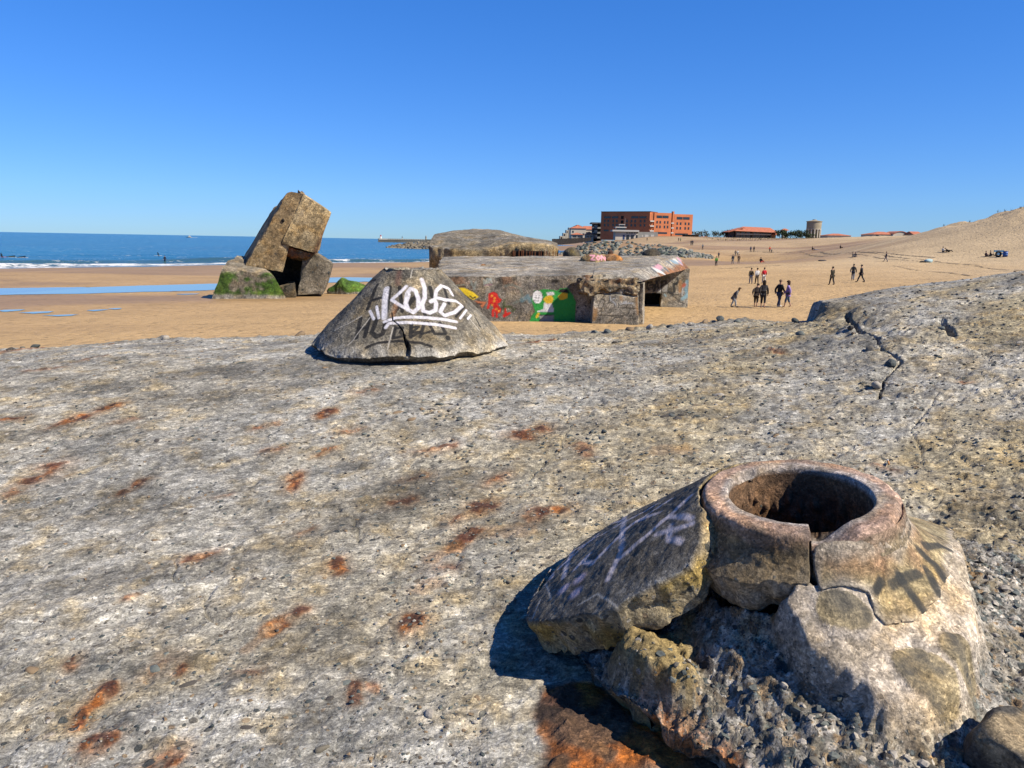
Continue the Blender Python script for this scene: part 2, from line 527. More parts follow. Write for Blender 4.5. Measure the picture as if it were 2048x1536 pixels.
fk = mth(nt, 'MULTIPLY', mth(nt, 'LESS_THAN', fs.outputs[0], 0.55), mth(nt, 'MULTIPLY_ADD', aw, -0.8, 1.0))
fcol = nd(nt, 'ShaderNodeCombineColor', {0: fd, 1: fd, 2: fd})
foot_h = mth(nt, 'MULTIPLY', mth(nt, 'SUBTRACT', fd, 1.0), fk)
mpw = nd(nt, 'ShaderNodeMapping', {'Vector': tc, 'Rotation': (0, 0, R(52)), 'Scale': (0.03, 0.5, 1)})
n4 = noise(nt, mpw.outputs[0], 1.0, 5, 0.6)
c = mix(nt, c, ramp(nt, n4.outputs[0], [(0.3, 0.93), (0.6, 1.03)]), 1.0, 'MULTIPLY')
nt.links.new(c, b.inputs['Base Color'])
nt.links.new(mth(nt, 'MULTIPLY_ADD', aw, -0.35, 0.92), b.inputs['Roughness'])
b.inputs['Specular IOR Level'].default_value = 0.2
hh = mth(nt, 'MULTIPLY_ADD', foot_h, 1.2, mth(nt, 'MULTIPLY_ADD', n3.outputs[0], 0.25, n2.outputs[0]))
hh = mth(nt, 'MULTIPLY', hh, mth(nt, 'MULTIPLY_ADD', aw, -0.85, 1.0))
bp = nd(nt, 'ShaderNodeBump', {'Height': hh, 'Strength': 1.0, 'Distance': 0.16})
nt.links.new(bp.outputs[0], b.inputs['Normal'])
tag(obj('sand_beach', sand_me, m), kind='structure')

# sea: one sheet out to the horizon, with the shore break modelled
SEA = -2.2
th = np.linspace(R(-105), R(38), 620)
rr = np.concatenate([np.geomspace(60, 420, 430), np.geomspace(428, 60000, 90)])
Rg, Tg = np.meshgrid(rr, th, indexing='ij')
xs, ys = (Rg * np.sin(Tg)).ravel(), (Rg * np.cos(Tg)).ravel()
ds = shore_d(xs, ys)
SP = p3(xs, ys)
wob = 2.2 * fbm(SP, 0.02, 3, 41)
def crest(d0, w, h, seed, patch=None):
    u = (ds - d0 - wob) / w
    a = 0.55 + 0.6 * fbm(SP, 0.025, 2, seed)
    return h * np.clip(a, 0, 1.2) * np.exp(-u * u)
zs = np.full(xs.shape, SEA)
zs = zs + crest(-8, 2.6, 1.15, 51) + crest(-19, 4.0, 1.1, 52) + crest(-44, 6, 0.55, 53) + crest(-80, 9, 0.45, 54) + crest(-130, 12, 0.45, 55)
zs = zs + 0.10 * fbm(SP, 0.15, 3, 57) * sstep(900, 200, Rg.ravel())
fo = fbm(SP * np.array([1, 1, 1]), 0.35, 4, 61)
foam = sstep(0.0, 0.35, np.exp(-((ds + 8 - wob) / 3.0) ** 2) * (sstep(-44, -60, xs) + 0.25) + 0.35 * fo - 0.12)
foam = np.maximum(foam, sstep(0.25, 0.6, np.exp(-((ds + 2.5 - 0.6 * wob) / 1.6) ** 2) * 0.8 + 0.35 * fo))
foam = np.maximum(foam, sstep(0.3, 0.6, np.exp(-((ds + 17 - wob) / 3.4) ** 2) * np.exp(-((xs + 36) / 4.5) ** 4) + 0.25 * fo))
foam = np.maximum(foam, sstep(0.3, 0.6, np.exp(-((ds + 17 - wob) / 3.0) ** 2) * np.exp(-((xs + 46) / 2.2) ** 4) + 0.25 * fo))
shal = sstep(-48, -6, ds)
sea_me = mesh('sea', np.stack([xs, ys, zs], 1), grid_faces(len(rr), len(th)), {'foam': foam, 'shal': shal})
m, nt, b = new_mat('sea_water')
tc = nd(nt, 'ShaderNodeTexCoord').outputs['Object']
af = nd(nt, 'ShaderNodeAttribute', attribute_name='foam').outputs['Fac']
ash = nd(nt, 'ShaderNodeAttribute', attribute_name='shal').outputs['Fac']
mp = nd(nt, 'ShaderNodeMapping', {'Vector': tc, 'Rotation': (0, 0, R(-40)), 'Scale': (0.5, 0.16, 1)})
wv = noise(nt, mp.outputs[0], 1.0, 6, 0.6)
mp2 = nd(nt, 'ShaderNodeMapping', {'Vector': tc, 'Rotation': (0, 0, R(-40)), 'Scale': (0.012, 0.003, 1)})
wl = noise(nt, mp2.outputs[0], 1.0, 4, 0.6)
c = mix(nt, (0.005, 0.072, 0.112), (0.04, 0.068, 0.04), mth(nt, 'MULTIPLY', ash, 0.8))
c = mix(nt, c, ramp(nt, wl.outputs[0], [(0.3, 0.75), (0.7, 1.25)]), 1.0, 'MULTIPLY')
fn = noise(nt, tc, 0.9, 6, 0.7)
fn2 = noise(nt, tc, 0.22, 4, 0.6)
ff = mth(nt, 'MULTIPLY_ADD', mth(nt, 'SUBTRACT', fn.outputs[0], 0.5), 2.6, mth(nt, 'MULTIPLY', af, 0.72))
ff = mth(nt, 'MULTIPLY_ADD', mth(nt, 'SUBTRACT', fn2.outputs[0], 0.5), 2.2, ff)
af = nd(nt, 'ShaderNodeMapRange', {'Value': ff, 'From Min': 0.35, 'From Max': 0.85}).outputs[0]
c = mix(nt, c, (0.47, 0.48, 0.49), af)
nt.links.new(c, b.inputs['Base Color'])
nt.links.new(mth(nt, 'MULTIPLY_ADD', af, 0.6, 0.22), b.inputs['Roughness'])
b.inputs['Specular IOR Level'].default_value = 0.35
bp = nd(nt, 'ShaderNodeBump', {'Height': wv.outputs[0], 'Strength': 0.9, 'Distance': 0.8})
nt.links.new(bp.outputs[0], b.inputs['Normal'])
tag(obj('sea', sea_me, m), kind='structure')

# flat sheets cut to an outline, edges snapped to the outline
def patch2d(poly, res, zf, rough=0.0, rscale=1.0, seed=0, asp=1.0):
    P = np.array(poly, float)
    x0, y0 = P[:, 0].min() - 2 * res - rough, P[:, 1].min() - 2 * res - rough
    x1, y1 = P[:, 0].max() + 2 * res + rough, P[:, 1].max() + 2 * res + rough
    nx, ny = max(3, int((x1 - x0) / res) + 1), max(3, int((y1 - y0) / (res * asp)) + 1)
    X, Y = np.meshgrid(np.linspace(x0, x1, nx), np.linspace(y0, y1, ny))
    def sdf(X, Y):
        s = poly_sd(X, Y, poly)
        if rough:
            s = s + rough * fbm(p3(X, Y), rscale, 4, seed)
        return s
    s = sdf(X, Y)
    e = res * 0.2
    gx, gy = (sdf(X + e, Y) - s) / e, (sdf(X, Y + e) - s) / e
    g2 = np.maximum(gx * gx + gy * gy, 0.3)
    near = np.abs(s) < res * 0.75
    X = np.where(near, X - gx * s / g2, X)
    Y = np.where(near, Y - gy * s / g2, Y)
    s = np.where(near, 0.0, s)
    F = grid_faces(ny, nx)
    sf = s.ravel()
    F = F[(sf[F] >= -1e-9).all(1)]
    used = np.unique(F)
    remap = np.full(sf.shape, -1)
    remap[used] = np.arange(len(used))
    xv, yv = X.ravel()[used], Y.ravel()[used]
    return xv, yv, sf[used], remap[F], zf(xv, yv)
m, nt, b = new_mat('tide_water')
tc = nd(nt, 'ShaderNodeTexCoord').outputs['Object']
n = noise(nt, tc, 1.5, 3)
nt.links.new(mix(nt, (0.08, 0.07, 0.05), (0.11, 0.095, 0.065), n.outputs[0]), b.inputs['Base Color'])
b.inputs['Roughness'].default_value = 0.06
b.inputs['Specular IOR Level'].default_value = 0.9
bp = nd(nt, 'ShaderNodeBump', {'Height': n.outputs[0], 'Strength': 0.08, 'Distance': 0.05})
nt.links.new(bp.outputs[0], b.inputs['Normal'])
M['pool'] = m
def pool(name, pix, rough, res=0.4, rsc=0.25):
    poly = [on_sand(px, py)[:2] for px, py in pix]
    P = np.array(poly)
    xv, yv, s, F, z = patch2d(poly, res, terrain, rough, rsc, 5)
    zl = np.median(z)
    # water lies level; the sand below it is hollowed by lifting the sheet just over the sand
    z = np.maximum(terrain(xv, yv) + 0.03, zl - 0.02)
    return tag(obj(name, mesh(name, np.stack([xv, yv, z], 1), F), M['pool']), kind='structure')
pool('tide_pool', [(-60, 580), (130, 576), (300, 571), (470, 566), (470, 580), (290, 584), (150, 588), (-60, 592)], 1.2)
pool('tide_pool', [(610, 557), (700, 555), (760, 556), (760, 563), (690, 565), (610, 566)], 0.6)
for (px, py, L_, h_) in ((20, 622, 60, 2.2), (75, 626, 75, 2.6), (120, 632, 70, 2.0), (190, 622, 45, 1.8), (235, 618, 30, 1.5), (375, 589, 50, 1.3),):
    pool('tide_pool', [(px - L_ * .5, py + .3), (px - L_ * .2, py - h_ * .6), (px + L_ * .25, py - h_), (px + L_ * .5, py - h_ * 1.1), (px + L_ * .3, py + h_ * .2), (px - L_ * .1, py + h_ * .9)], 0.35, 0.16, 0.7)
# ------------------------------------------------------------------ the bunker roof underfoot
edge_px = [(0, 692, 8.3), (100, 690, 8.3), (340, 678, 8.4), (640, 664, 8.5), (1010, 664, 8.6), (1180, 659, 8.7), (1300, 649, 8.8), (1420, 643, 8.8), (1500, 639, 8.9), (1614, 644, 8.5)]
lip_px = [(1621, 606, 8.6), (1750, 581, 8.3), (1900, 560, 8.0), (2048, 541, 7.7)]
LIP = 0.22
sp = [tuple(at(*q)) for q in edge_px]
lp = [tuple(at(*q)) for q in lip_px]
inner = [(-1.6, 2.05, 1.60), (0, 1.93, 1.50), (1.4, 1.75, 1.37), (0.93, 2.31, 1.38), (-1, 4.5, 1.24), (-3, 4.5, 1.36), (2.5, 4.5, 1.0), (1.0, 4.5, 1.13), (4.4, 4.5, 0.80),
         (-.96, 7, .985), (-4.5, 7, 1.15), (2.5, 7, .84), (4.5, 6.6, .60), (-3, 2, 1.7), (3.5, 2, 1.18), (0, -2, 1.75), (-5, -2, 2.0), (5, -2, 1.3), (-8, 4, 1.7), (8, 3, 0.8), (-8.5, 7, 1.5), (8, 6, 0.45)]
base_pts = [(x, y, EYE - d) for x, y, d in inner] + sp + [(p[0], p[1], p[2] - LIP) for p in lp]
_sl = MQ(base_pts, 0.8)
C0 = np.array(lp[0][:2])                       # the corner where the sound edge starts
OUT = [(-9.5, -4.5), (-9.5, 7.6)] + [p[:2] for p in sp] + [p[:2] for p in lp] + [(8.6, 5.6), (8.6, -4.5)]
# broken face that runs from the corner back towards the photographer
BRK = [tuple(C0 + np.array([-0.02, 0.3])), tuple(C0)] + [tuple(hit(px, py, _sl, 2, 9)[:2]) for px, py in ((1626, 645), (1660, 652))]
CRK = [tuple(hit(px, py, _sl, 2, 9)[:2]) for px, py in ((1690, 648), (1712, 672), (1748, 690), (1765, 712), (1800, 733), (1770, 762), (1755, 800))]
CRK2 = [tuple(hit(px, py, _sl, 2, 9)[:2]) for px, py in ((1880, 668), (1905, 690))]
SLAB_MID = [p[:2] for p in lp] + [(8.6, 5.6)]
def lipmask(x, y):
    d, f = seg_dist(x, y, SLAB_MID)
    # which side of the broken face
    ax, ay = BRK[1]
    bx, by = CRK[-1]
    ux, uy = bx - ax, by - ay
    L = math.hypot(ux, uy)
    side = -((x - ax) * uy - (y - ay) * ux) / L
    nz = 0.05 * fbm(p3(x, y), 4.0, 3, 71)
    al = np.hypot(x - ax, y - ay)
    wd = 0.03 + 0.9 * sstep(0.7, 1.9, al)
    return sstep(-wd, wd, side + nz) * np.exp(-(d / 2.2) ** 2)
def slab0(x, y):
    return _sl(x, y) + LIP * lipmask(x, y)
def on_slab(px, py):
    return hit(px, py, slab0, 1.2, 9.2, 1200)
rough_px = on_slab(1690, 760)
RUST = [  # (pixels along the stain, radius px, strength, paleness)
 ([(113, 851), (201, 820), (239, 806)], 11, 1.0, 0), ([(0, 840), (40, 838)], 9, 1, 0), ([(106, 931), (84, 953)], 17, .95, 0), ([(17, 994), (30, 985)], 12, .9, 0), ([(280, 962), (276, 968)], 10, 1, 0),
 ([(244, 984), (240, 988)], 8, .7, 0), ([(430, 993), (455, 988)], 7, .7, 0), ([(547, 899), (560, 897)], 12, .8, 0), ([(595, 945), (590, 972)], 12, .9, 0), ([(510, 855), (545, 847)], 8, .8, 0),
 ([(640, 830), (655, 820)], 9, 1, 0), ([(240, 845), (262, 838)], 9, .7, 0), ([(600, 1064), (625, 1055)], 8, .9, 0), ([(385, 1122), (415, 1108)], 14, .9, 0), ([(676, 1122), (682, 1140)], 13, .95, 0),
 ([(270, 1200), (255, 1208)], 6, .9, 0), ([(147, 1326), (144, 1334)], 10, .9, 0), ([(330, 1332), (310, 1348)], 16, 1, 0), ([(362, 1340), (360, 1352)], 9, .7, 0), ([(219, 1378), (200, 1412), (170, 1432), (157, 1458)], 12, 1, 0),
 ([(180, 1490), (215, 1488), (195, 1505)], 15, 1, 0), ([(310, 1530), (345, 1520)], 22, .95, 0), ([(608, 1226), (575, 1246), (535, 1272)], 11, 1, 0), ([(535, 1272), (489, 1305)], 12, .5, 1), ([(470, 1350), (520, 1354)], 12, .5, 0),
 ([(722, 782), (745, 778)], 11, 1, 0), ([(690, 860), (720, 855)], 10, .9, 0), ([(845, 902), (895, 890)], 14, .9, 0), ([(1040, 872), (1075, 860)], 17, 1, 0), ([(1164, 895), (1170, 905)], 13, .8, 0), ([(640, 905), (660, 895)], 9, .9, 0),
 ([(820, 955), (845, 950)], 13, .7, 0), ([(975, 965), (1000, 955)], 13, .8, 0), ([(780, 1003), (830, 997)], 12, .8, 0), ([(985, 1010), (950, 1018), (905, 1042)], 14, 1, 0), ([(1080, 1030), (1110, 1022)], 17, .95, 0),
 ([(952, 1063), (930, 1080), (905, 1096)], 11, 1, 0), ([(900, 1100), (865, 1118)], 18, .6, 1), ([(985, 1066), (1040, 1066)], 20, .45, 1), ([(870, 1142), (905, 1135)], 14, .8, 0), ([(830, 1184), (862, 1168)], 17, .5, 1),
 ([(1045, 691), (1105, 682)], 5, 1, 0), ([(819, 1238), (815, 1258)], 18, 1, 0), ([(712, 1370), (706, 1405)], 10, .8, 0), ([(740, 1375), (748, 1380)], 8, .7, 0), ([(1320, 905), (1370, 900)], 18, .4, 1),
 ([(1535, 695), (1560, 705)], 6, .7, 0), ([(1930, 762), (1945, 762)], 5, .8, 0), ([(1745, 930), (1790, 945)], 9, .7, 0), ([(0, 705), (60, 697), (110, 692)], 9, .7, 0), ([(220, 690), (260, 686)], 4, .8, 0), ([(50, 745), (130, 735)], 6, .5, 0), ([(150, 725), (210, 712)], 5, .5, 0)]
PLATE_PX = [(1075, 1368), (1190, 1360), (1262, 1405), (1340, 1465), (1425, 1480), (1460, 1560), (1080, 1560), (1062, 1440)]
DARK = [([(340, 795), (440, 780)], 22), ([(520, 820), (580, 812)], 20), ([(0, 880), (120, 858)], 16), ([(620, 940), (720, 930)], 14), ([(200, 880), (260, 862)], 12), ([(1500, 720), (1600, 712)], 14), ([(1350, 830), (1440, 830)], 16)]
yr = np.concatenate([np.linspace(-4.8, 0.9, 24), np.geomspace(1.0, 9.9, 640)])
uc = np.concatenate([np.linspace(-1.0, -0.80, 12)[:-1], np.linspace(-0.80, 0.80, 760), np.linspace(0.80, 1.0, 12)[1:]])
Ys = np.repeat(yr[:, None], len(uc), 1)
wid = np.where(Ys > 1.0, 0.93 * Ys + 0.45, 1.38)
Xs = uc[None, :] * wid
wide = np.abs(uc[None, :]) > 0.80
Xs = np.where(wide, np.sign(uc)[None, :] * (0.8 * wid + (np.abs(uc)[None, :] - 0.8) / 0.2 * (10.0 - 0.8 * wid)), Xs)
Xs = np.where(Ys < 1.0, uc[None, :] * 10.0 * np.ones_like(Ys), Xs)
# blend of the row layouts behind the photographer
x, y = Xs.ravel(), Ys.ravel()
P = p3(x, y)
sdv = poly_sd(x, y, OUT)
straight = lipmask(x, y)
sde = sdv + (0.07 * fbm(P, 3.0, 4, 81) + 0.03) * (1 - sstep(0.2, 0.6, straight)) - 0.03
zb = slab0(x, y)
r2 = np.clip(sstep(-2.0, 3.0, x + 0.2 * fbm(P, 0.6, 3, 82)), 0, 1)            # the right side is more broken up
rgh = 0.45 + 0.40 * r2 + 0.5 * np.clip(fbm(P, 0.9, 3, 83), 0, 1)
rgh = rgh * (1 - 0.6 * sstep(0.5, 0.95, straight))
z = zb + 0.030 * fbm(P, 0.8, 3, 84) + rgh * (0.016 * fbm(P, 3.5, 4, 85) + 0.010 * fbm(P * np.array([1.0, 1.0, 1]), 12.0, 4, 86))
# eroded streaks that run up to the right on the left half
ang = R(28)
us_ = x * math.cos(ang) + y * math.sin(ang)
vs_ = -x * math.sin(ang) + y * math.cos(ang)
z = z + 0.008 * (1 - 0.6 * r2) * fbm(p3(us_ * 0.22, vs_), 7.0, 4, 87)
hc_, ec_, tc_ = cells(us_ * 0.6, vs_, 0.045, 960)
hc2, ec2, tc2 = cells(us_ * 0.7, vs_, 0.11, 965)
z = z + rgh * (0.008 * (hc_ - 0.5) + 0.006 * tc_ + 0.012 * (hc2 - 0.5) * sstep(0.0, 0.3, fbm(P, 1.3, 3, 968) + 0.1))
s1, i1 = stones(x, y, 0.075, 900, 0.55)
s2, i2 = stones(x, y, 0.035, 910, 0.6)
pit = sstep(0.22, 0.5, fbm(P, 8.0, 3, 88))
z = z + rgh * (0.010 * s1 * (i1 > 0.35) + 0.0055 * s2) - 0.016 * pit * rgh
# cracks
wob = 0.05 * fbm(P, 5.0, 3, 90)
dc, fc = seg_dist(x + wob, y + wob, CRK)
wc = 0.006 + 0.045 * np.clip(fbm(P, 2.5, 3, 92) + 0.25, 0, 1)
z = z - 0.10 * sstep(wc, wc * 0.3, dc) + 0.05 * np.exp(-((dc - 0.12) / 0.1) ** 2) * np.clip(fbm(P, 6, 3, 93), -0.3, 1)
dc2, _ = seg_dist(x + wob, y + wob, CRK2)
z = z - 0.08 * sstep(0.04, 0.01, dc2)
for pts_ in ([(560, 980), (610, 1000), (680, 1040), (700, 1090)], [(1180, 770), (1140, 820), (1120, 900), (1060, 960)], [(250, 1100), (330, 1130), (420, 1180), (470, 1260)], [(1500, 700), (1420, 740), (1370, 800)], [(1880, 780), (1830, 850), (1850, 920)]):
    dk, _ = seg_dist(x + 1.6 * wob, y + 1.6 * wob, [tuple(on_slab(*q)[:2]) for q in pts_])
    z = z - 0.012 * sstep(0.010, 0.003, dk)
# edge: crumbled arris, then the wall going down
z = z - 0.05 * np.exp(-np.clip(sde, 0, 9) / 0.10) * (1 - sstep(0.2, 0.6, straight)) * (0.5 + fbm(P, 5, 3, 94))
z = z + 0.05 * np.clip(fbm(P, 7.0, 4, 95), -0.2, 1) * np.exp(-np.clip(sde, 0, 9) / 0.25) * (1 - sstep(0.2, 0.6, straight))
z = z - 3.6 * sstep(0.0, -0.16, sde)
# colours
tint = np.empty((len(x), 3))
t1 = fbm(P, 0.55, 4, 101) * 0.5 + 0.5
t2 = fbm(P, 1.7, 4, 102)
grey = np.array([0.37, 0.355, 0.312]); pale = np.array([0.48, 0.46, 0.405]); tan = np.array([0.40, 0.33, 0.195]); drk = np.array([0.16, 0.15, 0.13])
tint[:] = grey
def lay(col, a):
    global tint
    tint = tint * (1 - a[:, None]) + np.asarray(col)[None, :] * a[:, None]
lay(tan, np.clip((0.22 + 0.62 * r2) * sstep(-0.12, 0.25, fbm(p3(us_ * 0.5, vs_), 1.4, 4, 103)), 0, 1))
lay(pale, 0.65 * sstep(0.0, 0.4, fbm(p3(us_ * 0.35, vs_), 2.2, 5, 104)))
lay(drk, 0.5 * sstep(0.16, 0.4, fbm(p3(us_ * 0.3, vs_), 2.6, 5, 105)))
lay((0.31, 0.32, 0.315), 0.85 * sstep(0.3, 0.8, straight) * np.ones(len(x)) * sstep(0.55, 0.1, seg_dist(x, y, SLAB_MID)[0] + 0.2 * fbm(P, 2, 3, 99)))
lay((0.035, 0.033, 0.028), sstep(0.5, 0.9, s1) * (i1 < 0.25) * 0.0)
def layi(I, col, a):
    tint[I] = tint[I] * (1 - a[:, None]) + np.asarray(col)[None, :] * a[:, None]
pxm = 1.0 / FPX
for pts, rad in DARK:
    W = [on_slab(*q) for q in pts]
    dst = np.mean([w[1] for w in W])
    d, f = seg_dist(x, y * 1.0, [(w[0], w[1]) for w in W])
    rw = rad * pxm * dst * 2.0
    lay((0.12, 0.115, 0.10), 0.55 * sstep(rw * 1.0, rw * 0.1, d + rw * 1.4 * fbm(p3(us_ * .35, vs_), 9.0, 5, 110)))
rust_list = []
for pts, rad, st, palef in RUST:
    W = [on_slab(*q) for q in pts]
    dst = np.mean([w[1] for w in W])
    rw = rad * pxm * dst * 1.5
    d, f = seg_dist(x, y, [(w[0], w[1]) for w in W])
    I = np.nonzero(d < rw * 4)[0]
    if not len(I): continue
    d = d[I]
    PI_ = P[I]
    nz = fbm(PI_, 9.0, 4, 120)
    a = st * sstep(rw * 1.25, rw * 0.25, d + rw * 1.3 * nz)
    halo = 0.5 * st * sstep(rw * 2.6, rw * 0.5, d + rw * 1.2 * nz)
    if palef:
        layi(I, (0.46, 0.27, 0.125), 0.85 * a)
    else:
        layi(I, (0.30, 0.18, 0.085), halo)
        layi(I, (0.36, 0.130, 0.032), a * np.clip(0.55 + fbm(PI_, 26.0, 3, 124), 0, 1))
        core = st * sstep(rw * 0.85, rw * 0.1, d + rw * 1.5 * nz - rw * 0.1)
        layi(I, (0.085, 0.034, 0.024), 0.9 * core * sstep(-0.25, 0.1, fbm(PI_, 18.0, 3, 121)))
        z[I] += sstep(rw, rw * 0.2, d + rw * nz) * (0.014 * fbm(PI_, 22.0, 3, 122) + 0.004)
PL = [tuple(hit(px, py, slab0, 0.9, 9)[:2]) for px, py in PLATE_PX]
ps = poly_sd(x, y, PL) + 0.05 * fbm(P, 7, 4, 130)
pm = sstep(-0.02, 0.03, ps)
n6 = fbm(P, 4.0, 5, 131)
lay((0.135, 0.080, 0.048), pm)
lay((0.36, 0.115, 0.022), pm * sstep(-0.05, 0.35, n6 + 0.5 * fbm(P, 14, 3, 135)))
lay((0.52, 0.19, 0.03), pm * sstep(0.3, 0.6, n6 + 0.4 * fbm(P, 20, 3, 136)))
lay((0.05, 0.035, 0.03), pm * 0.85 * sstep(0.1, 0.5, fbm(P, 6.0, 4, 132)))
z = z * 1.0 + pm * (0.02 * sstep(0, 0.1, ps) + 0.006 * fbm(P, 18, 3, 133))
agg = np.clip(0.34 + 0.5 * r2 * fbm(P, 1.1, 3, 140) + 0.35 * fbm(P, 2.3, 3, 141) + 0.18 * r2, 0.05, 1.0) * (1 - 0.85 * pm) * (1 - 0.6 * sstep(0.3, 0.8, straight))
roof_top = thing('sunken_bunker', 'rough grey weathered concrete bunker roof with rust stains filling the foreground', 'bunker', (0, 0, 0))
slab_me = mesh('roof_surface', np.stack([x, y, z], 1), grid_faces(len(yr), len(uc)), {'tint': tint, 'agg': agg, 'paint': np.zeros((len(x), 4))})
obj('roof_surface', slab_me, M['slab'], roof_top)

# gravel set in the roof: the large pieces singly, the grit as one part
pebc = [(0.07, 0.085, 0.085), (0.12, 0.135, 0.13), (0.20, 0.18, 0.14), (0.28, 0.20, 0.12), (0.09, 0.08, 0.07), (0.46, 0.42, 0.36), (0.17, 0.19, 0.175)]
PM = [plain('pebble_stone', c, 0.75, 0.25, 40.0, 0.3, 0.3) for c in pebc]
PMESH = []
for k in range(14):
    V, F = rock_arrays(300 + k, 1, 1.0, 0.62 + 0.2 * (k % 3) / 2, 0.42 + 0.12 * (k % 2), 0.28, 0.9)
    me = mesh('pebble', V, F, smooth=(k % 3 == 0))
    me.materials.append(PM[k % len(PM)])
    PMESH.append(me)
def zslab(xx, yy):
    """height of the finished roof mesh near a point"""
    j = np.clip(np.searchsorted(yr, yy), 1, len(yr) - 1)
    row = Xs[j]
    i = np.clip(np.searchsorted(row, xx), 0, len(uc) - 1)
    return z.reshape(len(yr), len(uc))[j, i]
NEAR_C = np.array([0.93, 2.31])
FAR_C = np.array([-0.96, 7.0])
def free(xx, yy):
    return math.hypot(xx - NEAR_C[0], yy - NEAR_C[1]) > 1.0 and math.hypot(xx - FAR_C[0], yy - FAR_C[1]) > 1.05
cl = [on_slab(*q)[:2] for q in ((1150, 885), (1140, 880), (900, 820), (930, 830), (850, 818), (1600, 840), (1560, 850), (1420, 800), (1520, 760), (360, 870), (1330, 830), (420, 860))]
n = 0
while n < 250:
    if random.random() < 0.3:
        c = random.choice(cl)
        xx, yy = random.gauss(c[0], 0.10), random.gauss(c[1], 0.10)
    else:
        t = random.random() ** 1.6
        yy = 1.75 + 5.6 * t
        xx = random.uniform(-0.7, 0.72) * yy
    if not free(xx, yy) or poly_sd(np.array([xx]), np.array([yy]), PL)[0] > -0.02: continue
    s = random.choice((0.011, 0.014, 0.017, 0.02, 0.026)) * (0.75 + 0.16 * yy) * random.uniform(0.8, 1.2)
    o = obj('pebble', PMESH[n % 14], None, roof_top, (xx, yy, zslab(xx, yy) - s * 0.20))
    o.scale = (s, s * random.uniform(.6, 1), s * .8)
    o.rotation_euler = (random.uniform(-.25, .25), random.uniform(-.25, .25), random.uniform(0, 6.28) if random.random() < .4 else random.gauss(0.5, 0.5))
    n += 1
# rubble along the broken edge
e_pts = [(1340, 655), (1380, 650), (1410, 648), (1440, 645), (1475, 647), (1530, 641), (1555, 642), (1590, 645), (1300, 657), (1260, 660), (1215, 664), (1190, 664), (20, 700), (45, 695), (70, 696), (330, 682), (600, 670), (1530, 665), (1600, 672), (1700, 665), (1740, 700), (1780, 735), (1752, 770)]
for k, q in enumerate(e_pts):
    w = on_slab(*q)
    s = random.uniform(0.035, 0.075)
    o = obj('rubble', PMESH[(k * 5) % 14], None, roof_top, (w[0], w[1], zslab(w[0], w[1]) + s * 0.2))
    o.scale = (s, s, s * 1.2)
    o.rotation_euler = (random.uniform(-.6, .6), random.uniform(-.6, .6), random.uniform(0, 6.28))
def grit(name, pts, sizes, parent, mats, seed):
    """thousands of small stones joined per colour"""
    g = np.random.default_rng(seed)
    pts = np.asarray(pts)
    which = g.integers(0, len(mats), len(pts))
    V0, F0 = ico(0)
    Vs, Fs, mi = [], [], []
    for i, p in enumerate(pts):
        sc = sizes[i] * np.array([1, g.uniform(.6, .9), g.uniform(.4, .6)])
        a = g.uniform(0, 6.28)
        v = V0 * sc * (1 + 0.25 * g.normal(size=(12, 1)))
        v = np.stack([v[:, 0] * math.cos(a) - v[:, 1] * math.sin(a), v[:, 0] * math.sin(a) + v[:, 1] * math.cos(a), v[:, 2]], 1) + p
        Vs.append(v)
        Fs.append(F0 + 12 * i)
        mi.append(np.full(20, which[i]))
    me = mesh(name, np.concatenate(Vs), np.concatenate(Fs), smooth=False)
    for mm in mats:
        me.materials.append(mm)
    me.polygons.foreach_set('material_index', np.concatenate(mi).astype(np.int32))
    return tag(obj(name, me, None, parent), kind='stuff')
gp, gs = [], []
while len(gp) < 6000:
    yy = 1.7 + 6.4 * random.random() ** 1.7
    xx = random.uniform(-0.72, 0.74) * yy
    if not free(xx, yy) or random.random() > 0.35 + 0.65 * (xx > -0.5): continue
    s = random.uniform(0.003, 0.009) * (0.7 + 0.2 * yy)
    gp.append((xx, yy, zslab(xx, yy) - s * 0.1)); gs.append(s)
grit('grit', gp, gs, roof_top, PM, 5)
# ------------------------------------------------------------------ the broken vent in the foreground
def frame_at(x, y, e=0.4):
    gx = (_sl(np.array([x + e]), np.array([y]))[0] - _sl(np.array([x - e]), np.array([y]))[0]) / (2 * e)
    gy = (_sl(np.array([x]), np.array([y + e]))[0] - _sl(np.array([x]), np.array([y - e]))[0]) / (2 * e)
    n = np.array([-gx, -gy, 1.0]); n /= np.linalg.norm(n)
    ex = np.array([1, 0, gx]); ex /= np.linalg.norm(ex)
    ey = np.cross(n, ex)
    return np.stack([ex, ey, n], 1)           # columns
H = 0.56
PR = np.array([0.0, 0.30, 0.312, 0.335, 0.38, 0.45, 0.55, 0.70, 0.92, 1.15, 1.40, 1.8])
PZ = H - np.array([0.0, 0.016, 0.06, 0.105, 0.155, 0.205, 0.26, 0.335, 0.44, 0.565, 0.69, 0.9])
def prof(r):
    z_ = np.interp(r, PR, PZ)
    for k in (0.008, -0.008):
        z_ = z_ + np.interp(np.abs(r + k), PR, PZ)
    return z_ / 3
FB = frame_at(NEAR_C[0], NEAR_C[1])
RIMC = at(1598, 985, 2.31)
O1 = RIMC - FB[:, 2] * H
def loc_hit(px, py, B, O, pf, t0, t1, n=3000):
    d = B.T @ ray(px, py)
    e = B.T @ (np.array([0, 0, EYE]) - O)
    t = np.linspace(t0, t1, n)
    p = e[None, :] + t[:, None] * d[None, :]
    rr_ = np.hypot(p[:, 0], p[:, 1])
    k = np.nonzero((p[:, 2] <= pf(rr_)))[0]
    return p[k[0]] if len(k) else p[-1]
def prof_s(r):
    return np.where(r < 0.31, H, H - (r - 0.31) * 0.68 - 0.06 * np.clip(r - 0.31, 0, 9) ** 2)
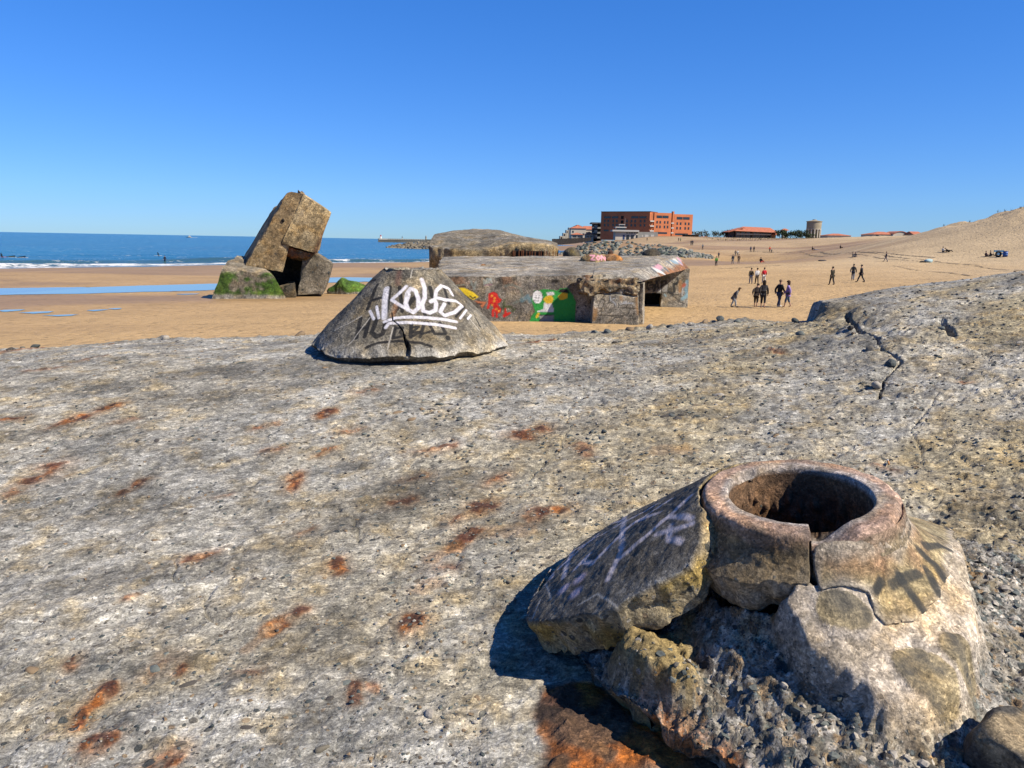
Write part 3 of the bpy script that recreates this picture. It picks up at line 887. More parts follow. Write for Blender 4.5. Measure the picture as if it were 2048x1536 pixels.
def sh(px, py):
    return loc_hit(px, py, FB, O1, prof_s, 1.2, 4.5)[:2]
def nh(px, py):
    return loc_hit(px, py, FB, O1, prof, 1.2, 4.5)[:2]
def zp(x0, y0, pts, s):                        # zoomed-in measurements back to picture pixels
    return [(x0 + a / s, y0 + b_ / s) for a, b_ in pts]
def boundary_loops(F):
    E = {}
    for f in F:
        for i in range(4):
            a, b_ = int(f[i]), int(f[(i + 1) % 4])
            if a == b_: continue
            if (b_, a) in E: del E[(b_, a)]
            else: E[(a, b_)] = 1
    return list(E.keys())
def thick_patch(name, poly, zf, res, thick, B, O, base, parent, material, paintf, erough=0.02, esc=9.0, seed=0, rings=5, rmin=0.0):
    """a broken piece: top surface cut to an outline, with ragged sides going in along the surface normal"""
    xv, yv, s, F, zv = patch2d(poly, res, zf, erough, esc, seed)
    e = 0.004
    nx = -(zf(xv + e, yv) - zf(xv - e, yv)) / (2 * e)
    ny = -(zf(xv, yv + e) - zf(xv, yv - e)) / (2 * e)
    N_ = np.stack([nx, ny, np.ones_like(nx)], 1)
    # smooth the normals used for the sides
    rr_ = np.hypot(xv, yv)
    sl_ = (prof(rr_ + .05) - prof(rr_ - .05)) / 0.1
    Nn = np.stack([-sl_ * xv / (rr_ + 1e-6), -sl_ * yv / (rr_ + 1e-6), np.ones_like(xv)], 1)
    Nn /= np.linalg.norm(Nn, axis=1)[:, None]
    top = np.stack([xv, yv, zv], 1)
    E = boundary_loops(F)
    bi = np.unique(np.array(E).ravel())
    mp_ = {int(v): i for i, v in enumerate(bi)}
    verts = [top]
    nb, n0 = len(bi), len(top)
    par, s_all = [xv], [s]
    for k in range(1, rings + 1):
        q = top[bi] - Nn[bi] * thick * k / rings
        rq = np.hypot(q[:, 0], q[:, 1])
        q[:, :2] *= (np.maximum(rq, rmin) / np.maximum(rq, 1e-6))[:, None]
        q = q + (0.3 if rmin == 0 else 0.18) * thick * np.stack([fbm(q, 16, 3, seed + 1), fbm(q, 16, 3, seed + 2), fbm(q, 16, 3, seed + 3)], 1) * (k > 0)
        verts.append(q)
    V = np.concatenate(verts)
    SF = []
    for (a, b_) in E:
        ia, ib = mp_[a], mp_[b_]
        for k in range(rings):
            ta, tb = (a, b_) if k == 0 else (n0 + (k - 1) * nb + ia, n0 + (k - 1) * nb + ib)
            SF.append((tb, ta, n0 + k * nb + ia, n0 + k * nb + ib))
    F = np.concatenate([F, np.array(SF)])
    side = np.concatenate([np.zeros(n0), np.ones(nb * rings)])
    t_, a_, p_ = paintf(V, side, np.concatenate([s] + [np.zeros(nb)] * rings))
    W = V @ B.T + (O - base)
    return obj(name, mesh(name, W, F, {'tint': t_, 'agg': a_, 'paint': p_}), material, parent)
def blend(t, col, a):
    return t * (1 - a[:, None]) + np.asarray(col)[None, :] * a[:, None]
def spray(paint, X, Y, pts, w, col, soft=0.35, alpha=1.0, vary=0.0, seed=0):
    d, f = seg_dist(X, Y, pts) if len(pts) > 1 else (np.hypot(X - pts[0][0], Y - pts[0][1]), None)
    a = alpha * sstep(w * (0.5 + soft), w * (0.5 - soft * 0.5), d)
    if vary:
        a = a * np.clip(1 - vary * (fbm(p3(X, Y), 1.2 / w, 3, seed) + 0.2), 0, 1)
    na = a + paint[:, 3] * (1 - a)
    paint[:, :3] = np.where(na[:, None] > 1e-6, (np.asarray(col)[None, :] * a[:, None] + paint[:, :3] * (paint[:, 3] * (1 - a))[:, None]) / np.maximum(na, 1e-6)[:, None], paint[:, :3])
    paint[:, 3] = na
vent = thing('concrete_vent', 'broken concrete vent cone with round open hole in right foreground', 'vent', tuple(O1))
Z7 = lambda pts: zp(940, 860, pts, 1.848)
# --- side slab (dark, on the left, broken loose)
low = [sh(*q) for q in ((1402, 1045), (1396, 1085), (1378, 1128), (1300, 1172), (1232, 1212), (1195, 1226), (1102, 1238), (1050, 1236))]
def pol(a, r): return np.array([r * math.cos(R(a)), r * math.sin(R(a))])
a_end = math.degrees(math.atan2(low[-1][1], low[-1][0]))
r_end = float(np.hypot(*low[-1]))
a_st = math.degrees(math.atan2(low[0][1], low[0][0])) % 360
a_end %= 360
slab_poly = low + [pol(a_end - 10, r_end * 1.0), pol(a_end - 22, r_end * 0.99), pol(165, r_end * .97), pol(145, r_end * .95), pol(125, r_end * 0.86), pol(105, 0.66), pol(96, 0.40)]
slab_poly += [pol(a, 0.318) for a in np.linspace(96, a_st, 14)[:-1]]
chalk = [[(300, 540), (330, 430), (560, 330)], [(345, 540), (378, 440), (690, 268)], [(385, 510), (440, 450), (415, 478), (455, 488)], [(510, 545), (560, 440), (600, 270)], [(560, 465), (650, 390), (815, 240)], [(470, 470), (590, 350), (740, 250)],
         [(690, 380), (760, 365), (820, 345)], [(735, 315), (820, 325)], [(740, 350), (735, 400), (780, 410)], [(330, 500), (470, 380)], [(620, 330), (700, 300)]]
chalk = [[sh(*q) for q in Z7(l)] for l in chalk]
dots = [sh(*q) for q in Z7([(345, 583), (405, 545), (388, 597)])]
def slab_z(u, v):
    r = np.hypot(u, v)
    P_ = p3(u, v)
    return prof_s(r) - 0.006 + 0.010 * fbm(P_, 3.0, 3, 201) + 0.004 * fbm(P_, 22, 3, 202) + 0.0022 * fbm(P_, 90, 2, 203)
def slab_paint(V, side, s):
    n = len(V)
    P_ = V
    t = np.tile(np.array([[0.150, 0.138, 0.115]]), (n, 1))
    t = blend(t, (0.27, 0.245, 0.20), 0.7 * sstep(0.0, 0.4, fbm(P_, 4, 4, 211)))
    t = blend(t, (0.12, 0.108, 0.09), 0.6 * sstep(0.05, 0.4, fbm(P_, 6, 4, 212)))
    edge = sstep(0.055, 0.0, s + 0.03 * fbm(P_, 12, 3, 213)) * (1 - side)
    front = sstep(-0.05, 0.12, -V[:, 1] - 0.18)
    t = blend(t, (0.40, 0.385, 0.35), edge * front * sstep(-0.75, -0.45, V[:, 0]))
    t = blend(t, (0.40, 0.33, 0.21), side)
    t = blend(t, (0.42, 0.30, 0.10), side * sstep(0.0, 0.3, fbm(P_, 7, 3, 214)))
    a = np.clip(0.15 + 0.5 * side, 0, 1) * np.ones(n)
    p = np.zeros((n, 4))
    I = np.nonzero(side < .5)[0]
    pp = p[I]
    for k, l in enumerate(chalk):
        spray(pp, V[I, 0], V[I, 1], l, 0.016, (0.58, 0.52, 0.54), 0.5, 0.9, 0.7, 215 + k)
    for d in dots:
        spray(pp, V[I, 0], V[I, 1], [d], 0.034, (0.55, 0.46, 0.56), 0.5, 0.75, 0.5, 230)
    for l in ([(400, 640), (470, 600), (560, 660)], [(200, 640), (280, 560), (300, 620)], [(230, 690), (260, 620)]):
        spray(pp, V[I, 0], V[I, 1], [sh(*q) for q in Z7(l)], 0.006, (0.42, 0.40, 0.36), 0.5, 0.8)
    p[I] = pp
    return t, a, p
thick_patch('side_slab', slab_poly, slab_z, 0.0055, 0.15, FB, O1, O1, vent, M['near'], slab_paint, 0.018, 8.0, 220, 7, 0.315)
# --- rough core that shows where the facing broke off
core_px = [(1310, 1340), (1390, 1405), (1465, 1450), (1530, 1490), (1570, 1580)]
cl_ = [nh(*q) for q in core_px]
core_poly = [pol(100, 0.5), pol(130, 0.66), pol(160, 0.74), pol(185, 0.74), pol(205, 0.72)] + cl_ + [cl_[-1] + np.array([0.05, -0.3]), np.array([0.9, -1.2]), np.array([1.5, -0.6]), np.array([1.5, 0.3]), np.array([0.9, 0.7]), np.array([0.3, 0.75])]
pink_line = [nh(*q) for q in ((1560, 1195), (1625, 1280), (1700, 1335), (1770, 1400), (1850, 1425), (1935, 1395), (1975, 1300), (1945, 1180), (1915, 1070), (1840, 985), (1800, 975), (1690, 1060), (1600, 1120))]
yel = [nh(*q) for q in ((1232, 1222), (1380, 1135), (1410, 1170), (1405, 1300), (1340, 1330), (1260, 1300), (1215, 1260))]
faces = [[(1632, 1080), (1660, 1060), (1700, 1062), (1760, 1050), (1790, 1020), (1800, 990), (1835, 1000), (1862, 1024), (1908, 1072), (1898, 1109), (1881, 1195), (1833, 1244), (1773, 1250), (1749, 1228), (1741, 1185), (1687, 1158), (1642, 1176)],
         Z7([(1340, 572), (1420, 588), (1470, 640), (1492, 705), (1440, 742), (1340, 722), (1282, 680), (1290, 610)]),
         Z7([(1540, 800), (1640, 788), (1780, 840), (1835, 960), (1790, 1015), (1720, 1000), (1600, 930)]),
         Z7([(1740, 720), (1840, 755), (1885, 840), (1862, 905), (1800, 862), (1720, 790)])]
def chaikin(p):
    p = [np.array(q) for q in p]
    for _ in range(2):
        p = [w_ for i_ in range(len(p)) for w_ in (p[i_] * .75 + p[(i_ + 1) % len(p)] * .25, p[i_] * .25 + p[(i_ + 1) % len(p)] * .75)]
    return p
isl = [chaikin([nh(*q) for q in f]) for f in faces[1:]]
tr_strokes = [([(1560, 575), (1660, 530)], 22), ([(1590, 545), (1680, 672)], 30), ([(1690, 520), (1735, 608)], 28), ([(1665, 450), (1720, 500), (1760, 560)], 30), ([(1680, 430), (1740, 432), (1775, 450)], 22), ([(1655, 318), (1770, 372)], 18), ([(1500, 600), (1520, 560)], 20)]
tr_strokes = [([nh(*q) for q in Z7(l)], w / 1.848 * 2.3 / FPX * 1.15) for l, w in tr_strokes]
sm_strokes = [([(1370, 610), (1440, 680), (1470, 715)], 60), ([(1610, 850), (1680, 835), (1730, 870)], 40), ([(1620, 880), (1660, 940), (1740, 990)], 46), ([(1780, 760), (1850, 850)], 34), ([(1830, 560), (1850, 590)], 20)]
sm_strokes = [([nh(*q) for q in Z7(l)], w / 1.848 * 2.2 / FPX * 1.15) for l, w in sm_strokes]
def isl_sd(u, v):
    d = np.full(u.shape, -9.0)
    for q in isl:
        d = np.maximum(d, poly_sd(u, v, q))
    return d + 0.012 * fbm(p3(u, v), 14, 4, 258)
def core_zone(u, v):
    P_ = p3(u, v)
    pk = sstep(-0.03, 0.03, poly_sd(u, v, pink_line) + 0.05 * fbm(P_, 8, 4, 240))
    ye = sstep(-0.03, 0.04, poly_sd(u, v, yel) + 0.04 * fbm(P_, 10, 4, 241))
    return pk, ye
def core_z(u, v):
    r = np.hypot(u, v)
    P_ = p3(u, v)
    pk, ye = core_zone(u, v)
    z_ = prof(r)
    ye = ye * sstep(0.46, 0.62, r)
    dep = 0.075 - 0.071 * pk - 0.05 * ye + 0.05 * sstep(0.75, 0.5, r) * (1 - pk) * (1 - ye)
    dep = dep + 0.05 * sstep(0.25, 0.5, -u) * (1 - ye)            # hollow under the loose slab
    dep = dep * sstep(1.3, 0.85, r) + 0.015 - 0.009 * pk
    dep = dep + 1.2 * sstep(0.345, 0.30, r)                       # open shaft
    z_ = z_ - dep + 0.006 * sstep(-0.004, 0.006, isl_sd(u, v))
    k1, i1_ = stones(u, v, 0.07, 920, 0.75)
    k2, i2_ = stones(u, v, 0.034, 930, 0.85)
    rg = (1 - 0.9 * pk)
    h1_, e1_, t1_ = cells(u, v, 0.055, 970)
    h2_, e2_, t2c = cells(u, v, 0.024, 975)
    z_ = z_ + rg * (0.035 * fbm(P_, 6, 4, 243) + 0.006 * k1 + 0.015 * (h1_ - 0.5) + 0.010 * t1_ + 0.008 * (h2_ - 0.5) + 0.006 * t2c + 0.006 * fbm(P_, 45, 3, 244)) + pk * (0.004 * fbm(P_, 10, 4, 245) + 0.005 * fbm(P_, 40, 3, 246) - 0.003 * (h2_ > 0.7))
    return z_
def core_paint(V, side, s):
    n = len(V)
    pk, ye = core_zone(V[:, 0], V[:, 1])
    t = np.tile(np.array([[0.27, 0.255, 0.225]]), (n, 1))
    t = blend(t, (0.40, 0.38, 0.34), 0.8 * sstep(0.0, 0.35, fbm(V, 9, 4, 250)))
    k1, i1_ = stones(V[:, 0], V[:, 1], 0.07, 920, 0.75)
    k2, i2_ = stones(V[:, 0], V[:, 1], 0.034, 930, 0.85)
    for kk, ii in ((k2, i2_), (k1, i1_)):
        mk = sstep(0.25, 0.45, kk) * (1 - pk) * (ii > 0.25)
        colr = np.array(pebc)[(ii * 6.99).astype(int)] * 1.1
        t = t * (1 - mk[:, None]) + colr * mk[:, None]
    t = blend(t, (0.40, 0.29, 0.11), ye * 0.85)
    t = blend(t, (0.53, 0.45, 0.35), pk)
    t = blend(t, (0.38, 0.31, 0.21), pk * 0.6 * sstep(-0.05, 0.3, fbm(V, 7, 5, 251)))
    t = blend(t, (0.60, 0.53, 0.44), pk * 0.8 * sstep(0.15, 0.35, fbm(V, 16, 4, 253)))
    sd_i = isl_sd(V[:, 0], V[:, 1])
    ii_ = sstep(-0.002, 0.006, sd_i) * (1 - side)
    t = blend(t, (0.35, 0.28, 0.155), ii_ * 0.9)
    t = blend(t, (0.24, 0.20, 0.13), ii_ * 0.7 * sstep(0.0, 0.3, fbm(V, 9, 4, 259)))
    t = blend(t, (0.50, 0.44, 0.37), 0.7 * sstep(0.016, 0.004, np.abs(sd_i + 0.010)) * (1 - side) * pk)
    # rust seeping out along the lower left edge
    rd, _ = seg_dist(V[:, 0], V[:, 1], cl_[:4])
    t = blend(t, (0.40, 0.14, 0.03), 0.7 * sstep(0.07, 0.0, rd + 0.07 * fbm(V, 12, 3, 252)))
    a = np.clip(0.95 - 0.9 * pk - 0.7 * ye, 0.05, 1)
    p = np.zeros((n, 4))
    for k, (l, w) in enumerate(sm_strokes + tr_strokes):
        spray(p, V[:, 0], V[:, 1], l, w, (0.07, 0.07, 0.066), 0.7, 0.75, 0.7, 290 + k)
    p[:, 3] *= np.clip(ii_ + 0.1, 0, 1)
    return t, a, p
thick_patch('core', core_poly, core_z, 0.0065, 0.16, FB, O1, O1, vent, M['near'], core_paint, 0.03, 7.0, 260, 4)
# --- plaster facings left on the right side
def face_z(off, seed):
    def f(u, v):
        r = np.hypot(u, v)
        P_ = p3(u, v)
        return prof(r) + off + 0.006 * fbm(P_, 4, 3, seed) + 0.0025 * fbm(P_, 30, 3, seed + 1)
    return f
def face_paint(V, side, s):
    n = len(V)
    t = np.tile(np.array([[0.40, 0.32, 0.175]]), (n, 1))
    t = blend(t, (0.46, 0.385, 0.235), 0.8 * sstep(-0.05, 0.35, fbm(V, 5, 4, 270)))
    t = blend(t, (0.22, 0.18, 0.12), 0.8 * sstep(0.1, 0.4, fbm(V, 8, 4, 271)))
    t = blend(t, (0.27, 0.13, 0.07), 0.6 * sstep(0.38, 0.32, np.hypot(V[:, 0], V[:, 1]) + 0.05 * fbm(V, 15, 3, 272)))
    t = blend(t, (0.46, 0.40, 0.32), 0.9 * sstep(0.03, 0.0, s + 0.012 * fbm(V, 20, 3, 273)))
    a = np.full(n, 0.08)
    p = np.zeros((n, 4))
    for k, (l, w) in enumerate(tr_strokes):
        spray(p, V[:, 0], V[:, 1], l, w, (0.03, 0.032, 0.032), 0.22, 0.97, 0.2, 280 + k)
    for k, (l, w) in enumerate(sm_strokes):
        spray(p, V[:, 0], V[:, 1], l, w, (0.085, 0.085, 0.08), 0.8, 0.7, 0.8, 290 + k)
    return t, a, p
fp = faces[0]
poly = [nh(*q) for q in fp]
poly = [p_ if np.hypot(*p_) > 0.312 else p_ / np.hypot(*p_) * 0.312 for p_ in poly]
thick_patch('plaster_facing', poly, face_z(0.002, 300), 0.0055, 0.02, FB, O1, O1, vent, M['near'], face_paint, 0.022, 9.0, 310, 3)
# --- collar with the rim and the hole
cb_px = [(1400, 1050), (1398, 1110), (1427, 1150), (1481, 1166), (1535, 1162), (1578, 1170), (1622, 1168)]
cb = [nh(*q) for q in cb_px]
cbt = np.unwrap([math.atan2(c[1], c[0]) for c in cb])
cbr = [float(np.hypot(*c)) for c in cb]
NT_ = 540
tht = np.linspace(0, 2 * math.pi, NT_, endpoint=False)
def rb_of(t):
    tt = (t - cbt[0]) % (2 * math.pi) + cbt[0]
    out = np.where(tt <= cbt[-1], np.interp(tt, cbt, cbr), 0.322)
    return out
rb = rb_of(tht)
rb = np.convolve(np.concatenate([rb[-2:], rb, rb[:2]]), np.ones(3) / 3, 'same')[2:-2]
rb = rb * (1 + 0.02 * fbm(np.stack([np.cos(tht), np.sin(tht), tht * 0], 1), 9, 3, 330) * (rb > 0.35))
crack_t = math.atan2(nh(1623, 1110)[1], nh(1623, 1110)[0])
rowsP, info = [], []
RH = 0.218
for zz in np.concatenate([np.linspace(-1.6, -0.2, 10)[:-1], np.linspace(-0.2, H - 0.03, 44)]): rowsP.append((np.full(NT_, RH + 0.012 * (H - max(zz, 0))), np.full(NT_, zz))); info.append(0)
for a in np.linspace(0, 90, 6)[1:]: rowsP.append((np.full(NT_, RH + 0.012 - 0.012 * math.cos(R(a))), np.full(NT_, H - 0.018 + 0.018 * math.sin(R(a))))); info.append(1)
for q in np.linspace(RH + 0.02, 0.280, 12): rowsP.append((np.full(NT_, q), np.full(NT_, H))); info.append(1)
for a in np.linspace(0, 70, 7)[1:]: rowsP.append((np.full(NT_, 0.280 + 0.022 * math.sin(R(a))), np.full(NT_, H - 0.022 + 0.022 * math.cos(R(a))))); info.append(1)
for q in np.linspace(0.0, 1, 44)[1:]:
    r_ = 0.3015 + (rb - 0.3015) * q
    w0 = sstep(0.0, 0.8, q)
    pcz = np.interp(r_, [0.3015, 0.312, 0.335, 0.38, 0.45, 0.55], [H - 0.016, H - 0.06, H - 0.105, H - 0.155, H - 0.20, H - 0.24])
    rowsP.append((r_, pcz)); info.append(2)
for q in np.linspace(0, 1, 12)[1:]: rowsP.append((rb - 0.045 * q, np.interp(rb, [0.3015, 0.312, 0.335, 0.38, 0.45, 0.55], [H - 0.016, H - 0.06, H - 0.105, H - 0.155, H - 0.20, H - 0.24]) - 0.11 * q)); info.append(3)
RRr = np.array([a for a, b_ in rowsP]); ZZr = np.array([b_ for a, b_ in rowsP])
info = np.repeat(np.array(info)[:, None], NT_, 1)
TT = np.repeat(tht[None, :], len(rowsP), 0)
Pp = np.stack([RRr * np.cos(TT), RRr * np.sin(TT), ZZr], -1)
n_in = fbm(Pp, 14, 4, 340)
k_in, _ = stones(TT * 0.24, ZZr, 0.05, 940, 0.8)
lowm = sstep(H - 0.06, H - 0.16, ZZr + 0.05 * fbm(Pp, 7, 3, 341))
dr = np.where(info == 0, -(0.018 * n_in + 0.022 * k_in) * lowm - 0.004 * n_in, 0.0)
dr = dr + np.where(info >= 2, 0.004 * fbm(Pp, 12, 3, 342) + 0.003 * fbm(Pp, 60, 3, 343), 0) + np.where(info == 3, 0.022 * fbm(Pp, 18, 3, 344), 0)
dz = np.where(info == 1, 0.004 * fbm(Pp, 18, 3, 345) - 0.03 * sstep(0.1, 0.45, fbm(Pp, 9, 3, 356)) * sstep(0.245, 0.225, RRr) - 0.02 * sstep(0.15, 0.5, fbm(Pp, 8, 3, 357)) * sstep(0.275, 0.30, RRr), 0)
dth = np.abs((TT - crack_t + math.pi) % (2 * math.pi) - math.pi)
sgn = ((TT - crack_t + math.pi) % (2 * math.pi) - math.pi)
chip = sstep(0.0, 0.012, sgn) * sstep(0.62, 0.10, sgn)
dz = dz - chip * np.where(info >= 1, 1, 0) * (0.058 + 0.02 * fbm(Pp, 12, 3, 346)) * (info <= 2) * sstep(0.345, 0.30, RRr)
crk = sstep(0.018, 0.004, dth + 0.01 * fbm(Pp, 16, 2, 347)) * (info >= 2)
dr = dr - 0.03 * crk
Pp = np.stack([(RRr + dr) * np.cos(TT), (RRr + dr) * np.sin(TT), ZZr + dz], -1).reshape(-1, 3)
inf = info.ravel()
rimc = np.tile(np.array([[0.46, 0.315, 0.235]]), (len(Pp), 1))
rimc = blend(rimc, (0.28, 0.22, 0.175), 0.8 * sstep(0, 0.4, fbm(Pp, 8, 4, 350)))
rimc = blend(rimc, (0.40, 0.385, 0.36), (inf == 1) * 0.7 * sstep(0.262, 0.235, RRr.ravel() + 0.02 * fbm(Pp, 12, 3, 351)))
inc = blend(np.tile(np.array([[0.20, 0.12, 0.068]]), (len(Pp), 1)), (0.07, 0.04, 0.024), np.clip(lowm.ravel() * 0.6 + 0.6 * sstep(0, 0.4, fbm(Pp, 12, 4, 352)), 0, 1))  # shaft wall browns darkened, the hole's shade put into the colour
outc = blend(np.tile(np.array([[0.25, 0.20, 0.13]]), (len(Pp), 1)), (0.10, 0.085, 0.07), 0.85 * sstep(-0.05, 0.3, fbm(Pp, 7, 4, 353)))
outc = blend(outc, (0.36, 0.25, 0.175), sstep(0.315, 0.300, RRr.ravel() + 0.012 * fbm(Pp, 20, 3, 354)))
outc = blend(outc, (0.44, 0.36, 0.27), sstep(0.12, 0.02, dth.ravel() + 0.08 * fbm(Pp, 14, 3, 355)) * sstep(0.34, 0.38, RRr.ravel()))
sidc = np.tile(np.array([[0.40, 0.34, 0.26]]), (len(Pp), 1))
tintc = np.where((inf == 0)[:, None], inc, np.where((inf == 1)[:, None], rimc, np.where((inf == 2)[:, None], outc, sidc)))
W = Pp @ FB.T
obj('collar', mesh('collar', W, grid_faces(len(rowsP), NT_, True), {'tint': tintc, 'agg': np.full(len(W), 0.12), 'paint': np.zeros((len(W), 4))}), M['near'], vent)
an = np.linspace(0, 2 * math.pi, 48, endpoint=False)
dv = np.concatenate([[[0, 0, -1.55]], np.stack([0.26 * np.cos(an), 0.26 * np.sin(an), np.full(48, -1.55)], 1)]) @ FB.T
obj('shaft_floor', mesh('shaft_floor', dv, [(0, 1 + i, 1 + (i + 1) % 48) for i in range(48)]), plain('shaft_shade', (0.02, 0.016, 0.012), 0.95), vent)  # near-black floor, the deep shaft's darkness put into its colour
# gravel standing out of the broken core
gp, gs = [], []
g = np.random.default_rng(31)
uu, vv = g.uniform(-0.6, 1.35, 2600), g.uniform(-1.1, 0.35, 2600)
ok = (poly_sd(uu, vv, core_poly) > 0.04) & (poly_sd(uu, vv, pink_line) < -0.02) & (np.hypot(uu, vv) > 0.5) & (poly_sd(uu, vv, slab_poly) < -0.02)
uu, vv = uu[ok], vv[ok]
gs = g.choice((0.005, 0.007, 0.009, 0.012, 0.016), len(uu))
gp = np.stack([uu, vv, core_z(uu, vv) - gs * 0.05], 1) @ FB.T
grit('aggregate', gp, gs, vent, PM[:3] + PM[5:], 9)
# loose block at the lower right corner
q = at(2048, 1535, 1.62)
V, F = rock_arrays(77, 4, 0.145, 0.13, 0.12, 0.25, 0.95)
V = V + 0.006 * fbm(V, 30, 3, 78)[:, None] * V / 0.15
t_ = blend(np.tile(np.array([[0.36, 0.28, 0.17]]), (len(V), 1)), (0.09, 0.085, 0.075), sstep(-0.1, 0.3, fbm(V, 9, 3, 79)))
o = obj('concrete_block', mesh('concrete_block', V, F, {'tint': t_, 'agg': np.full(len(V), .1), 'paint': np.zeros((len(V), 4))}), M['near'], None, tuple(q))
tag(o, 'loose tan and dark lump of concrete cut off by the lower right corner', 'rubble')
# cigarette end on the roof behind the vent
c0 = on_slab(1777, 934)
V, F = [], []
for j, (xx, rr_) in enumerate(((0, .0), (0, .0042), (.022, .0042), (.022, .004), (.034, .004), (.034, 0))):
    for a in range(10):
        V.append((xx, rr_ * math.cos(a * .628), rr_ * math.sin(a * .628)))
F = grid_faces(6, 10, True)
cb_ = thing('cigarette_end', 'small orange and white cigarette end lying behind the vent hole', 'cigarette end', (c0[0], c0[1], zslab(c0[0], c0[1]) + 0.012))
cb_.rotation_euler = (0, R(-20), R(75))
cb_.scale = (1.2, 1.2, 1.2)
obj('filter', mesh('filter', np.array(V)[:40], F[:30]), plain('cigarette_filter', (0.62, 0.30, 0.10), 0.8), cb_)
obj('paper', mesh('paper', np.array(V)[20:] , F[:30]), plain('cigarette_paper', (0.8, 0.78, 0.74), 0.8), cb_)

# ------------------------------------------------------------------ the painted cone further off
F_TOP = at(826, 536, 7.0)
HB = float(F_TOP[2] - at(810, 708, 6.1)[2]) * (0.93 - 0.265) / (0.90 - 0.265)
FB2 = np.eye(3)
O2 = F_TOP - np.array([0, 0, HB])
RT, RBASE = 0.265, 0.93
SLP = HB / (RBASE - RT)
def prof2(r):
    return np.where(r < RT, HB, HB - (r - RT) * SLP)
def fh(px, py):
    p = loc_hit(px, py, FB2, O2, prof2, 5.0, 8.5)
    return p
KD = math.cos(math.atan(SLP))
RA = RT - 0.0
def develop(u, v):
    """unroll the cone so that painted strokes keep their width"""
    r = np.hypot(u, v)
    rho = r / KD
    t = np.arctan2(u, -v) * KD
    return rho * np.sin(t), -rho * np.cos(t)
cone = thing('graffiti_cone', 'dark concrete vent cone sprayed with white KOUS and black HUBBA lettering', 'vent', tuple(O2))
NT2 = 900
t2_ = np.linspace(0, 2 * math.pi, NT2, endpoint=False) - math.pi / 2 - math.pi
cs = np.stack([np.cos(t2_), np.sin(t2_), 0 * t2_], 1)
rbb = 0.90 + 0.025 * fbm(cs, 5, 4, 401) + 0.03 * fbm(cs, 1.5, 2, 402)
rbb = rbb + 0.05 * np.clip(-cs[:, 0], 0, 1) * np.clip(-cs[:, 1] + .3, 0, 1)
rows2, inf2 = [], []
for q in np.linspace(0, 1, 10): rows2.append((np.full(NT2, 0.10 + 0.08 * q), np.full(NT2, HB - 0.16 + 0.13 * q))); inf2.append(0)
for q in np.linspace(0, 1, 10): rows2.append((np.full(NT2, 0.18 + (RT - 0.18) * q), np.full(NT2, HB - 0.028 + 0.028 * q))); inf2.append(1)
for q in np.linspace(0, 1, 330)[1:]:
    r_ = RT + (rbb - RT) * q
    rows2.append((r_, prof2(r_))); inf2.append(2)
for q in np.linspace(0, 1, 14)[1:]: rows2.append((rbb - 0.20 * q, prof2(rbb) - 0.085 * q - 0.02 * np.sin(q * 3.14))); inf2.append(3)
R2 = np.array([a for a, b_ in rows2]); Z2 = np.array([b_ for a, b_ in rows2]); I2 = np.repeat(np.array(inf2)[:, None], NT2, 1)
T2 = np.repeat(t2_[None, :], len(rows2), 0)
Q = np.stack([R2 * np.cos(T2), R2 * np.sin(T2), Z2], -1)
crk_px = zp(600, 500, [(815, 560), (822, 625), (870, 660), (915, 720), (930, 790), (960, 850), (950, 930)], 4.452)
crk_l = [fh(*q)[:2] for q in crk_px]
du, dv_ = develop(Q[..., 0].ravel(), Q[..., 1].ravel())
cd, cf = seg_dist(du, dv_, [develop(np.array([a]), np.array([b_])) for a, b_ in crk_l])
cd = cd.reshape(R2.shape); cf = cf.reshape(R2.shape)
cw = 0.004 + 0.022 * sstep(0.55, 1.0, cf)
off = 0.022 * fbm(Q, 2.2, 3, 410) + 0.005 * fbm(Q, 20, 4, 411) + 0.0025 * fbm(Q, 70, 2, 412)
off = np.where(I2 == 1, 0.07 * fbm(Q, 6, 4, 413) - 0.015, off)
off = off - np.where(I2 == 2, 0.05 * np.exp(-np.clip(R2 - RT, 0, 9) / 0.05) * np.clip(0.3 + 0.9 * fbm(Q, 5, 3, 416), 0, 1.2), 0)
off = np.where(I2 == 3, 0.03 * fbm(Q, 14, 4, 414), off)
off = off - 0.07 * sstep(cw * 1.3, cw * 0.5, cd) * (I2 == 2)
off = off - 0.03 * np.exp(-np.clip((rbb[None, :] - R2), 0, 1) / 0.03) * (I2 == 2) * np.clip(0.4 + fbm(Q, 12, 3, 415), 0, 1)
nr, nz_ = SLP / math.hypot(1, SLP), 1 / math.hypot(1, SLP)
Q2 = np.stack([(R2 + off * np.where(I2 >= 2, nr, 0)) * np.cos(T2), (R2 + off * np.where(I2 >= 2, nr, 0)) * np.sin(T2), Z2 + off * np.where(I2 >= 2, nz_, 1)], -1).reshape(-1, 3)
i2 = I2.ravel()
t = np.tile(np.array([[0.178, 0.160, 0.126]]), (len(Q2), 1))
t = blend(t, (0.27, 0.24, 0.185), 0.8 * sstep(0.0, 0.35, fbm(Q2, 3.5, 5, 420)))
t = blend(t, (0.10, 0.092, 0.078), 0.8 * sstep(0.0, 0.35, fbm(Q2 * np.array([1, 1, .5]), 6, 5, 421)))
t = blend(t, (0.42, 0.34, 0.22), sstep(0.30, 0.05, np.hypot(du - develop(*[np.array([c]) for c in fh(*zp(600, 500, [(1060, 270)], 4.452)[0])[:2]])[0], dv_ - develop(*[np.array([c]) for c in fh(*zp(600, 500, [(1060, 270)], 4.452)[0])[:2]])[1]) * 2.2 + 0.18 * fbm(Q2, 12, 4, 422)))
t = blend(t, (0.36, 0.345, 0.31), (i2 == 2) * sstep(0.10, 0.0, (rbb[None, :] - R2).ravel() + 0.06 * fbm(Q2, 12, 4, 423)))
